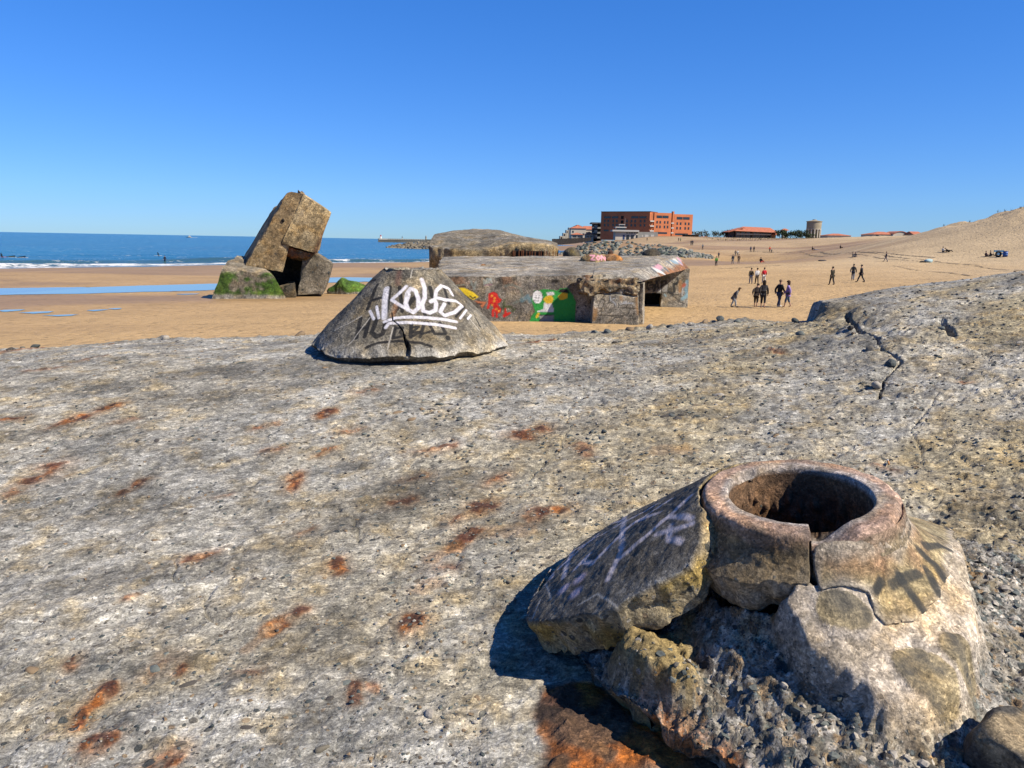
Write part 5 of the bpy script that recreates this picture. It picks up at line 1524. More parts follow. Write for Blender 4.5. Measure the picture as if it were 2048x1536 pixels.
# ------------------------------------------------------------------ the tilted bunker by the pool
tb_base = np.array([at(540, 590, 64)[0], 64.0, -1.0])
tilted = thing('tilted_bunker', 'toppled concrete bunker standing on end beside the tide pool', 'bunker', tuple(tb_base))
tanc = mixed((0.47, 0.335, 0.17), (0.36, 0.255, 0.135), (0.52, 0.40, 0.23), (0.26, 0.19, 0.11), s=0.35, seed=640)
def plank(V, fid):
    t = mixed((0.50, 0.375, 0.20), (0.41, 0.31, 0.175), (0.55, 0.43, 0.25), s=0.4, seed=645)(V, fid)
    a_, b_ = at(585, 495, 64.6), at(635, 405, 64.6)
    ax = (b_ - a_) / np.linalg.norm(b_ - a_)
    pr = np.array([ax[2], 0, -ax[0]])
    w = (V - a_) @ pr
    ln = (V - a_) @ ax
    bd = np.abs((w / 0.28) % 1.0 - 0.5) * 2
    t = t * (1 - 0.35 * sstep(0.8, 1.0, bd) * (fid == 2))[:, None]
    tone = _hash(np.floor(w / 0.28 + 0.5).astype(np.int64), np.zeros(len(w), np.int64), np.zeros(len(w), np.int64), 3)
    t = t * (0.85 + 0.3 * tone)[:, None]
    t = blend(t, (0.17, 0.165, 0.15), 0.75 * (fid == 2) * sstep(0.0, 0.3, fbm(np.stack([w * 2.5, ln * 0.35, w * 0], 1), 1.0, 4, 646)) * sstep(1.0, 3.5, ln))
    t = blend(t, (0.28, 0.13, 0.07), 0.7 * sstep(0.5, 0.0, np.abs(w - w.max()) + 0.3 * fbm(V, 1.5, 3, 647)))
    return t
def PC(l): return [at(*q) for q in l]
C = PC([(488, 533, 64.7), (566, 545, 64.8), (566, 530, 69), (478, 526, 69), (577, 382, 64.7), (610, 388, 64.7), (606, 380, 69), (546, 416, 69)])
block('left_wall', C, 0.09, tb_base, tilted, M['far'], tanc, 0.07, 0.14, 0.4, 0.9, 650, 0.35)
C = PC([(563, 487, 64.6), (631, 507, 64.6), (640, 500, 69), (575, 480, 69), (606, 389, 64.6), (664, 425, 64.6), (655, 418, 69), (596, 379, 69)])
block('board_marked_wall', C, 0.10, tb_base, tilted, M['far'], plank, 0.03, 0.10, 0.25, 0.9, 652, 0.1)
C = PC([(557, 512, 65.0), (604, 527, 65.0), (612, 520, 68.6), (570, 505, 68.6), (562, 487, 64.75), (630, 508, 64.75), (640, 502, 68.6), (574, 482, 68.6)])
block('broken_edge', C, 0.10, tb_base, tilted, M['far'], mixed((0.33, 0.20, 0.10), (0.34, 0.12, 0.045), (0.14, 0.08, 0.05), s=0.9, seed=655), 0.35, 0.4, 0.6, 0.9, 656, 0.6)
greyc = mixed((0.31, 0.265, 0.195), (0.245, 0.21, 0.155), (0.36, 0.315, 0.24), s=0.5, seed=660)
def algae(V, fid):
    t = greyc(V, fid)
    g = V[:, 2] + 0.5 * fbm(V, 0.7, 4, 661)
    band = sstep(1.45, 1.0, g) * sstep(-0.75, -0.45, V[:, 2] + 0.12 * fbm(V, 1.5, 3, 662))
    gr = band * sstep(-0.28, -0.02, fbm(V, 1.2, 4, 663) + 0.12 + 0.22 * sstep(0.9, -0.2, V[:, 0] - at(445, 570, 63)[0]))
    t = blend(t, (0.40, 0.37, 0.31), sstep(-0.35, -0.7, V[:, 2]))
    t = blend(t, (0.075, 0.15, 0.022), gr)
    t = blend(t, (0.13, 0.22, 0.035), gr * sstep(0.0, 0.4, fbm(V, 2.2, 4, 664)))
    return t
C = PC([(420, 608, 63), (577, 606, 63), (560, 590, 67.5), (430, 590, 67.5), (442, 537, 63.3), (548, 549, 63), (534, 522, 67.5), (472, 506, 67.5)])
block('left_foot', C, 0.10, tb_base, tilted, M['far'], algae, 0.10, 0.22, 0.6, 0.7, 665, 0.3)
C = PC([(596, 590, 65.5), (646, 590, 65.5), (652, 580, 69.5), (600, 580, 69.5), (606, 492, 65.5), (666, 527, 65.5), (668, 525, 69.5), (612, 490, 69.5)])
block('right_foot', C, 0.11, tb_base, tilted, M['far'], greyc, 0.07, 0.15, 0.4, 0.8, 668, 0.35)
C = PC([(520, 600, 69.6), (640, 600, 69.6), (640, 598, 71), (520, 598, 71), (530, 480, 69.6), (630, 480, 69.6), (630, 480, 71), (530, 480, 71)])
block('rear_wall', C, 0.3, tb_base, tilted, M['far'], mixed((0.10, 0.09, 0.07), (0.07, 0.06, 0.05), s=.6, seed=670), 0.05, 0.1, 0.4, 0.8, 671, 0.2)  # shade of the cavity put into this wall's dark tint
C = PC([(540, 600, 64.2), (592, 598, 64.2), (594, 590, 67), (545, 590, 67), (560, 578, 64.2), (590, 566, 64.2), (592, 560, 67), (556, 570, 67)])
block('rubble', C, 0.15, tb_base, tilted, M['far'], mixed((0.12, 0.10, 0.07), (0.2, 0.16, 0.11), s=1, seed=673), 0.35, 0.3, 0.5, 0.9, 674, 0.5)
hp = at(566, 441, 64.7)
an = np.linspace(0, 2 * math.pi, 14, endpoint=False)
# form-tie hole: near-black capped tube standing proud, the hole's darkness put in colour
hv = [(0.14 * math.cos(a), d_, 0.14 * math.sin(a)) for d_ in (-0.05, 0.06) for a in an]
obj('tie_hole_disc', mesh('tie_hole_disc', np.array(hv) + (hp - tb_base), [tuple(range(13, -1, -1))] + [(i, (i + 1) % 14, 14 + (i + 1) % 14, 14 + i) for i in range(14)]), plain('hole_dark', (0.008, 0.007, 0.006), 0.95), tilted)

# weed-covered lump between pool and cone
ar_base = on_sand(700, 588)
V, F = ico(4)
V = V * np.array([2.2, 1.3, 0.95])
V = V * (1 + 0.28 * fbm(V, 0.8, 4, 680))[:, None]
V[:, 2] += 0.55 * np.exp(-((V[:, 0] + 0.9) / 0.5) ** 2) * (V[:, 2] > 0)
t = blend(np.tile(np.array([[0.08, 0.16, 0.025]]), (len(V), 1)), (0.15, 0.24, 0.045), sstep(0, .4, fbm(V, 1.8, 4, 681)))
t = blend(t, (0.36, 0.33, 0.28), sstep(0.18, -0.02, V[:, 2] + 0.12 * fbm(V, 2.0, 3, 682)))
o = obj('weedy_rock', mesh('weedy_rock', V, F, {'tint': t, 'agg': np.full(len(V), .2), 'paint': np.zeros((len(V), 4))}), M['far'], None, (ar_base[0], ar_base[1] + .6, ar_base[2] + 0.1))
tag(o, 'low rock covered in green seaweed beside the graffiti cone', 'rock')

# ------------------------------------------------------------------ the bunker behind the painted one
fr_px = [(858, 491, 72), (880, 494, 71.5), (905, 497, 71), (940, 499, 71), (966, 498.5, 71), (995, 494, 70.8), (1021, 489, 70.5), (1045, 487.5, 70.5), (1070, 489, 70.5), (1095, 489.5, 70.5), (1108, 491, 70.5), (1117, 498, 71)]
bk_px = [(872, 468, 80), (888, 465, 81), (905, 461, 82), (925, 460, 83), (946, 457, 84), (975, 458, 84), (1000, 460, 84), (1018, 467, 84), (1041, 474, 84), (1062, 479, 84), (1080, 482, 84), (1112, 489, 82)]
rb_base = np.array([at(980, 500, 74)[0], 74.0, -0.5])
rear = thing('rear_bunker', 'weathered hump-backed bunker with tan broken front edge behind the painted bunker', 'bunker', tuple(rb_base))
A0, B0 = np.array([at(*q) for q in fr_px]), np.array([at(*q) for q in bk_px])
nseg = 150
tt = np.linspace(0, len(A0) - 1, nseg)
ip = lambda M_: np.stack([np.interp(tt, np.arange(len(M_)), M_[:, i]) for i in range(3)], 1)
A1, B1 = ip(A0), ip(B0)
nb_ = 60
rowsG = []
for j in range(20): 
    f = j / 20
    q = A1.copy(); q[:, 2] = -1.4 + (A1[:, 2] + 1.4) * f; q[:, 1] += 0.6 * (1 - f); rowsG.append((q, 0, f))
for j in range(nb_ + 1):
    f = j / nb_
    q = A1 * (1 - f) + B1 * f
    q[:, 2] += 0.5 * math.sin(math.pi * min(1, f)) * 0.6
    rowsG.append((q, 1, f))
for j in range(1, 6):
    q = B1.copy(); q[:, 2] = B1[:, 2] + (-1.4 - B1[:, 2]) * j / 5; q[:, 1] += 0.3; rowsG.append((q, 2, j / 5))
G = np.array([r_[0] for r_ in rowsG])
kindr = np.repeat(np.array([r_[1] for r_ in rowsG])[:, None], nseg, 1)
fr_ = np.repeat(np.array([r_[2] for r_ in rowsG])[:, None], nseg, 1)
G[..., 2] += np.where(kindr == 1, 0.10 * fbm(G, 0.5, 4, 690) + 0.06 * fbm(G, 2.0, 3, 691), 0)
G[..., 1] += np.where(kindr == 0, 0.35 * fbm(G, 0.8, 4, 692) + 0.15 * fbm(G, 2.5, 3, 693), 0)
Gf = G.reshape(-1, 3)
kf = kindr.ravel()
t = mixed((0.235, 0.205, 0.155), (0.16, 0.145, 0.115), (0.30, 0.265, 0.20), s=0.5, seed=694)(Gf, None)
t = blend(t, (0.40, 0.38, 0.34), 0.6 * sstep(0.25, 0.4, fbm(Gf * np.array([.5, 1, 1]), 2.2, 3, 697)))
fx = np.repeat(np.linspace(0, 1, nseg)[None, :], len(rowsG), 0).ravel()
tanf = np.clip((kf == 0) * 1.0 + (kf == 1) * sstep(0.12, 0.02, fr_.ravel() + 0.06 * fbm(Gf, 1.5, 3, 698)) * sstep(0.3, 0.5, fx), 0, 1)
t = blend(t, (0.44, 0.335, 0.18), tanf * 0.9)
t = blend(t, (0.33, 0.28, 0.2), tanf * sstep(0.0, .3, fbm(Gf, 1.0, 4, 699)))
t = blend(t, (0.30, 0.12, 0.05), (kf == 0) * sstep(0.62, 0.5, fr_.ravel() + 0.1 * fbm(Gf, 3, 3, 700)) * sstep(0.55, 0.65, fx))
obj('shell', mesh('shell', Gf - rb_base, grid_faces(len(rowsG), nseg), {'tint': t, 'agg': np.full(len(Gf), .25), 'paint': np.zeros((len(Gf), 4))}), M['far'], rear)
# closed ends
for sgn_, c_ in ((0, 'left'), (-1, 'right')):
    a, b_ = A1[sgn_], B1[sgn_]
    pts = [(a[0], a[1] + .5, -1.4), tuple(a), tuple(b_), (b_[0], b_[1], -1.4)]
    pts = pts if sgn_ == -1 else pts[::-1]
    q = np.array(pts) - rb_base
    obj('end_wall', mesh('end_wall', q, [(0, 1, 2, 3)], {'tint': np.tile([[0.2, 0.18, 0.14]], (4, 1)), 'agg': np.zeros(4), 'paint': np.zeros((4, 4))}, smooth=False), M['far'], rear)
slot = [(at(1024, 501, 70.3), at(1092, 501, 70.2))]
x0_, x1_ = at(1024, 501, 70.2)[0], at(1088, 501, 70.2)[0]
zt_, zb_ = at(1050, 501.5, 70.2)[2], at(1050, 511, 70.2)[2]
boxes('slot_shade_box', [(x0_ - rb_base[0], x1_ - rb_base[0], 70.0 - 74.0, 71.5 - 74.0, zb_ + .5 - .2, zt_ + .5)], plain('slot_shade', (0.012, 0.009, 0.008), 0.95), rear)  # near-black box proud of the wall, stands in for a shaded slot
rst = plain('rusty_iron', (0.22, 0.075, 0.028), 0.85, 0.3, 3.0)
for k in range(16):
    xx = x0_ + (at(1115, 501, 70.2)[0] - x0_) * (k + RNG.random() * .6) / 16
    hgt = zt_ + 0.1 - 0.15 * RNG.random()
    boxes('rebar', [(xx - rb_base[0] - .03, xx - rb_base[0] + .03, 69.85 - 74, 69.93 - 74, zb_ + .3, hgt + .5)], rst, rear)
# ------------------------------------------------------------------ rocks along the shore
RK = [plain('boulder_stone', c, 0.85, 0.25, 1.2, 0.25, 0.5) for c in ((0.13, 0.155, 0.135), (0.21, 0.22, 0.195), (0.085, 0.105, 0.09), (0.30, 0.295, 0.265), (0.165, 0.175, 0.15))]
BM = []
for k in range(15):
    V, F = rock_arrays(700 + k, 1, 1.0, 0.85, 0.75, 0.3, 1.0)
    me = mesh('boulder', V, F, smooth=False)
    me.materials.append(RK[k % 5])
    BM.append(me)
def heap(root, spots, sizes, keep=290):
    order = sorted(range(len(spots)), key=lambda i: -sizes[i] / spots[i][1])
    rest = []
    for n_, i in enumerate(order):
        if n_ < keep:
            o = obj('boulder', BM[i % 15], None, root, tuple(np.array(spots[i]) - np.array(root.location)))
            o.scale = (sizes[i],) * 3
            o.rotation_euler = (random.uniform(-.6, .6), random.uniform(-.6, .6), random.uniform(0, 6.28))
        else: rest.append(i)
    if rest:
        Vs, Fs, mi, off = [], [], [], 0
        for i in rest:
            V, F = rock_arrays(700 + i % 15, 1, 1.0, 0.85, 0.75, 0.3, 1.0)
            a = random.uniform(0, 6.28)
            V = np.stack([V[:, 0] * math.cos(a) - V[:, 1] * math.sin(a), V[:, 0] * math.sin(a) + V[:, 1] * math.cos(a), V[:, 2]], 1)
            Vs.append(V * sizes[i] + np.array(spots[i]) - np.array(root.location)); Fs.append(F + off); off += len(V); mi.append(np.full(len(F), i % 5))
        me = mesh('boulders', np.concatenate(Vs), np.concatenate(Fs), smooth=False)
        for mm in RK: me.materials.append(mm)
        me.polygons.foreach_set('material_index', np.concatenate(mi).astype(np.int32))
        tag(obj('boulders', me, None, root), kind='stuff')
top_l = [(1108, 490), (1135, 487), (1170, 484), (1210, 483), (1260, 485), (1300, 489), (1340, 495), (1380, 504), (1420, 513)]
bot_l = [(1108, 512), (1150, 513), (1200, 514), (1260, 514), (1300, 514), (1340, 515), (1370, 516), (1400, 517), (1424, 518)]
def lerp_l(L_, x_): return np.interp(x_, [a for a, b_ in L_], [b_ for a, b_ in L_])
rv = thing('rock_revetment', 'long bank of grey-green boulders sloping to the sand below the brick building', 'rocks', tuple(at(1260, 512, 204)))
sp_, sz_ = [], []
for k in range(620):
    px = random.uniform(1108, 1424)
    f = random.random()
    yt, yb = lerp_l(top_l, px), lerp_l(bot_l, px)
    py = yt + (yb - yt) * f
    Y_ = 238 - 34 * f + (px > 1330) * (-4)
    p = hit(px, py, terrain, 150, 300, 400)
    s = random.uniform(0.45, 0.95) * (0.8 + 0.35 * (random.random() < .25))
    sp_.append(tuple(p)); sz_.append(s)
for (px, py) in ((1398, 515), (1411, 515), (1419, 513), (1385, 515)):
    sp_.append(tuple(hit(px, py, terrain, 150, 300, 400))); sz_.append(0.8)
heap(rv, sp_, sz_)
gr = thing('rock_groyne', 'low groyne of brown boulders in the sea below the pier', 'rocks', tuple(at(815, 497, 530)))
sp_, sz_ = [], []
for k in range(190):
    px = random.uniform(772, 872)
    f = random.random()
    yt = np.interp(px, [772, 785, 800, 830, 872], [496, 493, 489, 486, 484])
    py = yt + (499.5 - yt) * f
    sp_.append(tuple(at(px, py, 548 - 22 * f))); sz_.append(random.uniform(0.9, 1.9))
BK = [plain('groyne_stone', c, 0.85, 0.25, 0.8) for c in ((0.22, 0.19, 0.14), (0.28, 0.24, 0.17), (0.12, 0.11, 0.09))]
BM2 = []
for k in range(6):
    V, F = rock_arrays(750 + k, 1, 1.0, 0.85, 0.75, 0.3, 1.0)
    me = mesh('boulder', V, F, smooth=False); me.materials.append(BK[k % 3]); BM2.append(me)
for i in range(len(sp_)):
    o = obj('boulder', BM2[i % 6], None, gr, tuple(np.array(sp_[i]) - np.array(gr.location)))
    o.scale = (sz_[i],) * 3
    o.rotation_euler = (random.uniform(-.6, .6), random.uniform(-.6, .6), random.uniform(0, 6.28))

# ------------------------------------------------------------------ buildings
def prism(name, foot, z0, z1, material, parent, base):
    n = len(foot)
    V = [(x_ - base[0], y_ - base[1], z0 - base[2]) for x_, y_ in foot] + [(x_ - base[0], y_ - base[1], z1 - base[2]) for x_, y_ in foot]
    F = [tuple(range(n - 1, -1, -1)), tuple(range(n, 2 * n))] + [(i, (i + 1) % n, n + (i + 1) % n, n + i) for i in range(n)]
    return obj(name, mesh(name, V, F, smooth=False), material, parent)
def hip_roof(name, x0, x1, y0, y1, z0, z1, inset, material, parent, base, over=0.5):
    x0 -= over; x1 += over; y0 -= over; y1 += over
    ym = (y0 + y1) / 2
    P_ = np.array([(x0, y0, z0), (x1, y0, z0), (x1, y1, z0), (x0, y1, z0), (x0 + inset, ym, z1), (x1 - inset, ym, z1)]) - np.array(base)
    return obj(name, mesh(name, P_, [(0, 1, 5, 4), (1, 2, 5), (2, 3, 4, 5), (3, 0, 4), (3, 2, 1, 0)], smooth=False), material, parent)
def tiles(name, col):
    m, nt, b = new_mat(name)
    tc = nd(nt, 'ShaderNodeTexCoord').outputs['Object']
    w = nd(nt, 'ShaderNodeTexWave', {'Vector': tc, 'Scale': 1.6, 'Distortion': 1.5, 'Detail': 2.0}, bands_direction='X')
    n = noise(nt, tc, 0.8, 5)
    c = mix(nt, col, ramp(nt, n.outputs[0], [(0.3, 0.75), (0.7, 1.2)]), 1.0, 'MULTIPLY')
    c = mix(nt, c, ramp(nt, w.outputs[0], [(0.2, 0.85), (0.8, 1.08)]), 1.0, 'MULTIPLY')
    nt.links.new(c, b.inputs['Base Color'])
    b.inputs['Roughness'].default_value = 0.9
    return m
def brickm(name, col):
    m, nt, b = new_mat(name)
    tc = nd(nt, 'ShaderNodeTexCoord').outputs['Object']
    n = noise(nt, tc, 0.25, 6, 0.6)
    n2 = noise(nt, tc, 3.0, 4, 0.7)
    c = mix(nt, col, ramp(nt, n.outputs[0], [(0.3, 0.85), (0.7, 1.12)]), 1.0, 'MULTIPLY')
    c = mix(nt, c, ramp(nt, n2.outputs[0], [(0.3, 0.8), (0.7, 1.12)]), 1.0, 'MULTIPLY')
    nt.links.new(c, b.inputs['Base Color'])
    b.inputs['Roughness'].default_value = 0.9
    b.inputs['Specular IOR Level'].default_value = 0.15
    return m
M['brick'] = brickm('red_brick', (0.40, 0.140, 0.066))
M['tile'] = tiles('roof_tile', (0.32, 0.105, 0.052))
M['white'] = plain('white_render', (0.66, 0.60, 0.50), 0.9, 0.08, 0.4)
M['glass'] = plain('window_glass', (0.03, 0.04, 0.055), 0.12, 0.2, 0.5, 0.6)
M['dark'] = plain('dark_opening', (0.02, 0.018, 0.016), 0.9)
M['grey'] = plain('grey_render', (0.34, 0.34, 0.32), 0.9, 0.1, 0.4)
M['frame'] = plain('window_frame', (0.16, 0.07, 0.045), 0.8)
M['wframe'] = plain('white_frame', (0.62, 0.6, 0.56), 0.8)
M['shed'] = plain('dark_timber', (0.06, 0.05, 0.045), 0.9)
M['tancon'] = plain('tower_concrete', (0.38, 0.33, 0.24), 0.9, 0.15, 0.3)
def window(A, B, f0, f1, z0, z1, parent, base, fm='frame', name='window', proud=0.06, gm='glass'):
    """a framed pane on the wall that runs from A to B (outside on the right-hand side of A to B)"""
    A = np.array(A, float); B = np.array(B, float)
    d = B - A; L = np.hypot(*d); d = d / L
    n = np.array([d[1], -d[0]])
    def slab_(f0, f1, z0, z1, o0, o1):
        q = []
        for z_ in (z0, z1):
            for (f, o_) in ((f0, o1), (f1, o1), (f1, o0), (f0, o0)):
                p_ = A + d * f * L + n * o_
                q.append((p_[0] - base[0], p_[1] - base[1], z_ - base[2]))
        return q
    F = [(3, 2, 1, 0), (4, 5, 6, 7), (0, 1, 5, 4), (1, 2, 6, 5), (2, 3, 7, 6), (3, 0, 4, 7)]
    fw = 0.09 / L
    w_ = obj(name, mesh(name, slab_(f0 - fw, f1 + fw, z0 - .09, z1 + .09, -0.05, proud), F, smooth=False), M[fm], parent)
    obj('pane', mesh('pane', slab_(f0, f1, z0, z1, -0.02, proud + 0.03), F, smooth=False), M[gm], w_)
    return w_
# brick apartment building: a shaded left wing and a sunlit right wing
K = at(1298, 470, 440)[:2]
dl = np.array([-0.87, 0.5]); dr_ = np.array([0.975, 0.22]); dr_ /= np.hypot(*dr_)
Lw = 30.2
E0 = K + dl * Lw
zt = at(1298, 423.5, 440)[2]
zg = 6.0
bb = np.array([K[0], K[1], 7.5])
brick_b = thing('brick_building', 'large red-brick apartment block with shaded left wing and sunlit right wing', 'building', tuple(bb))
back = np.array([0.5, 0.87]) * 13
prism('left_wing', [E0, K, K + back, E0 + back], zg, zt, M['brick'], brick_b, bb)
K2 = K + np.array([0.975, 0.22]) * 2.6 + np.array([0.2, 1.6])
def ptx(px, Y_): return at(px, 470, Y_)[:2]
R0 = K + dr_ * 2.7
# right wing runs to the pixel column 1377
Lr = 0.0
while True:
    q = K + dr_ * Lr
    if 1024 + FPX * (q[0] / (q[1] * math.cos(R(PITCH)))) * 1.0 > 1377 or Lr > 60: break
    Lr += 0.1
E1 = K + dr_ * Lr
nb2 = np.array([-dr_[1], dr_[0]]) * 13
zr = zt - 0.4
S0, S1 = K + dr_ * (Lr * 0.50), K + dr_ * (Lr * 0.565)
prism('right_wing', [R0, S0, S0 + nb2, R0 + nb2], zg, zr, M['brick'], brick_b, bb)
prism('right_wing', [S1, E1, E1 + nb2, S1 + nb2], zg, zr - 0.5, M['brick'], brick_b, bb)
ins = np.array([-dr_[1], dr_[0]]) * 1.6
prism('stair_core', [S0 + ins, S1 + ins, S1 + nb2, S0 + nb2], zg, zr - 0.3, plain('stair_brick', (0.16, 0.06, 0.04), 0.9), brick_b, bb)
fin0 = K + dr_ * (Lr * 0.528)
prism('fin_wall', [fin0, fin0 + dr_ * 0.9, fin0 + dr_ * 0.9 + ins * 1.2, fin0 + ins * 1.2], zg, zr + 1.0, M['brick'], brick_b, bb)
prism('corner_bay', [K + np.array([0.3, 0.6]) , R0 + np.array([-.02, .5]), R0 + nb2 * .5, K + nb2 * .5], zg, zt - 0.8, M['brick'], brick_b, bb)
for k in range(4):
    zb = zt - 5.6 - 2.75 * k
    a, b_ = K + np.array([.25, -.9]), R0 + np.array([-.05, -.9])
    prism('balcony', [a, b_, b_ + np.array([0, 1.4]), a + np.array([0, 1.4])], zb, zb + 0.75, M['wframe'], brick_b, bb)
    if k < 3:
        a, b_ = S0 + dr_ * .05 - ins * 0.1, S1 - dr_ * .05 - ins * 0.1
        prism('balcony', [a, b_, b_ + ins * .9, a + ins * .9], zb - 0.8, zb - 0.1, M['wframe'], brick_b, bb)
H_ = zt - 7.5
zrow = [zt - 0.148 * H_ - 1.2, zt - 0.40 * H_, zt - 0.565 * H_, zt - 0.75 * H_]
for (f0, f1) in ((0.07, 0.20), (0.23, 0.36), (0.63, 0.77), (0.79, 0.93)):
    window(E0, K, f0, f1, zrow[0] - 0.3, zrow[0] + 0.75, brick_b, bb)
window(E0, K, 0.07, 0.17, zt - 0.76 * H_, zt - 0.70 * H_, brick_b, bb)
for zc in (zt - 0.36 * H_, zt - 0.52 * H_):
    for f in (0.085, 0.155, 0.26, 0.335, 0.545, 0.635, 0.71, 0.82, 0.90):
        window(E0, K, f - 0.014, f + 0.014, zc - 0.65, zc + 0.65, brick_b, bb)
for k in range(4):
    window(E0, K, 0.42, 0.47, zt - 2.4 - 2.6 * k - 1.6, zt - 2.4 - 2.6 * k, brick_b, bb, gm='dark')
def rw(p0, p1, h0, wl_):
    A, B = p0, p1
    for (f0, f1) in ((0.14, 0.44), (0.48, 0.82)):
        window(A, B, f0, f1, h0 - 2.35 - .55, h0 - 2.35 + .75, brick_b, bb)
    for zc in (h0 - 5.3, h0 - 7.9):
        for f in (0.18, 0.36, 0.62, 0.80):
            window(A, B, f - 0.035, f + 0.035, zc - 0.65, zc + 0.65, brick_b, bb)
    window(A, B, 0.10, 0.78, h0 - 11.8, h0 - 10.9, brick_b, bb)
rw(R0, S0, zr, 1); rw(S1, E1, zr - 0.5, 1)
prism('roof_edge', [E0 + np.array([-.2, -.2]), K + np.array([.2, -.3]), K + back, E0 + back], zt + 0.004, zt + 0.3, M['frame'], brick_b, bb)

# lifeguard station in front of it
sY = 412.0
ss = np.array([*at(1262, 477, sY)[:2], at(1262, 477, sY)[2]])
st = thing('lifeguard_station', 'white and grey lifeguard station with lookout cabin in front of brick building', 'building', tuple(ss))
u4 = sY / FPX
def sb(name, px0, px1, pyt, pyb, y0, y1, mat_, parent=st):
    a, c = at(px0, pyb, sY), at(px1, pyt, sY)
    return boxes(name, [(a[0] - ss[0], c[0] - ss[0], y0, y1, a[2] - ss[2], c[2] - ss[2])], mat_, parent)
sb('garage_block', 1276, 1316, 464.5, 480, 0, 9, M['grey'])
sb('base_block', 1230, 1276, 463, 480, -1.0, 8, M['white'])
sb('deck', 1224, 1277, 460.5, 462.8, -2.4, 7, M['wframe'])
sb('upper_room', 1233, 1251, 455.5, 460.4, 0.5, 6, M['glass'])
sb('roof_slab', 1231, 1253, 453.8, 455.4, -0.2, 6.6, M['wframe'])
sb('lookout_cabin', 1240, 1249, 449.5, 453.7, 1, 4, M['glass'])
sb('cabin_roof', 1238.5, 1250.5, 448.4, 449.4, 0.4, 4.6, M['wframe'])
sb('mast', 1251.3, 1251.9, 436, 455, 3, 3.2, M['wframe'])
for a, c in ((1283, 1286), (1289, 1297), (1301, 1308)): sb('garage_door', a, c, 469.5 if a > 1285 else 470, 478.5 if a > 1285 else 474, -0.08, 0.2, M['wframe'])
for a, c in ((1245, 1249), (1252, 1258), (1261, 1267), (1271, 1275)): sb('doorway', a, c, 470, 479, -1.08, -0.8, M['glass'] if a != 1245 else plain('blue_door', (0.03, 0.07, 0.2), 0.6))
for k in range(5): sb('window', 1252 + 5 * k, 1255.5 + 5 * k, 465, 467, -1.08, -0.8, M['glass'])

# white houses with red roofs
def house(name, label, px0, px1, pyt, pye, Yh, dep, inset, wins, mat_='white', pyb=480, hz=None):
    a, c = at(px0, pyb, Yh), at(px1, pye, Yh)
    b0 = np.array([(a[0] + c[0]) / 2, Yh, 7.0])
    h = thing(name, label, 'house', tuple(b0))
    x0, x1 = a[0] - b0[0], c[0] - b0[0]
    ze = c[2] - b0[2]
    boxes('wall', [(x0, x1, 0, dep, -3, ze)], M[mat_], h)
    zt_ = at(px0, pyt, Yh)[2]
    hip_roof('roof', a[0], c[0], Yh, Yh + dep, c[2] + 0.004, zt_, inset, M['tile'], h, b0)
    for (f0, f1, g0, g1) in wins:
        window((a[0], Yh), (c[0], Yh), f0, f1, 7 + ze * g0, 7 + ze * g1, h, b0, 'wframe')
    return h
house('gabled_house', 'big white house with red hipped roof left of the brick building', 1141, 1172, 449, 457, 500, 14, 6, [(.1, .2, .55, .75), (.55, .65, .3, .5), (.8, .9, .3, .5)])
house('gabled_house', 'white house with red roof tucked against the grey flats', 1166, 1187, 451.5, 459, 505, 12, 1.0, [(.3, .45, .5, .7), (.6, .75, .5, .7)])
house('beach_pavilion', 'low wide red-roofed pavilion in front of the big white house', 1143, 1166, 464.8, 469.5, 470, 8, 4, [(.08, .45, .1, .7), (.52, .92, .1, .7)])
house('beach_pavilion', 'small red-roofed pavilion beside the grey flats', 1171, 1187, 463, 469, 468, 7, 3, [(.1, .45, .15, .75), (.55, .9, .15, .75)])
stp = thing('stepped_flats', 'white terraced flats stepping down at the left end of the town', 'building', tuple(at(1130, 478, 520)))
for k, (a, c, t_) in enumerate(((1120, 1126, 472), (1126.1, 1132, 466), (1132.1, 1137, 460), (1137.1, 1143, 455))):
    p, q = at(a, 480, 520), at(c, t_, 520)
    lo = np.array(stp.location)
    w_ = boxes('terrace', [(p[0] - lo[0], q[0] - lo[0], 0, 12, -3, q[2] - lo[2])], M['white'], stp)
    boxes('window', [(p[0] - lo[0] + .5, q[0] - lo[0] - .5, -0.1, 0.2, q[2] - lo[2] - 1.9, q[2] - lo[2] - 0.7)], M['dark'], w_)
gf = thing('grey_flats', 'grey flat-roofed block with balconies against the brick building', 'building', tuple(at(1193, 478, 470)))
lo = np.array(gf.location)
p, q = at(1184, 480, 470), at(1205, 448, 470)
boxes('wall', [(p[0] - lo[0] + .8, q[0] - lo[0], 1.5, 12, -3, q[2] - lo[2])], M['dark'], gf)
boxes('roof_slab', [(p[0] - lo[0] - .6, q[0] - lo[0], -0.5, 12, q[2] - lo[2], q[2] - lo[2] + .9)], plain('slate', (0.12, 0.115, 0.12), 0.8), gf)
for k in range(3):
    zb = q[2] - lo[2] - 2.9 * (k + 1)
    boxes('balcony', [(p[0] - lo[0], q[0] - lo[0], 0, 1.45, zb, zb + 1.0)], M['grey'], gf)
    boxes('window', [(p[0] - lo[0] + 1.2, p[0] - lo[0] + 3.2, 1.3, 1.6, zb + 1.0, zb + 2.3)], M['wframe'], gf)
hg = thing('timber_fence', 'dark timber fence along the promenade below the white houses', 'fence', tuple(at(1145, 482, 330)))
lo = np.array(hg.location)
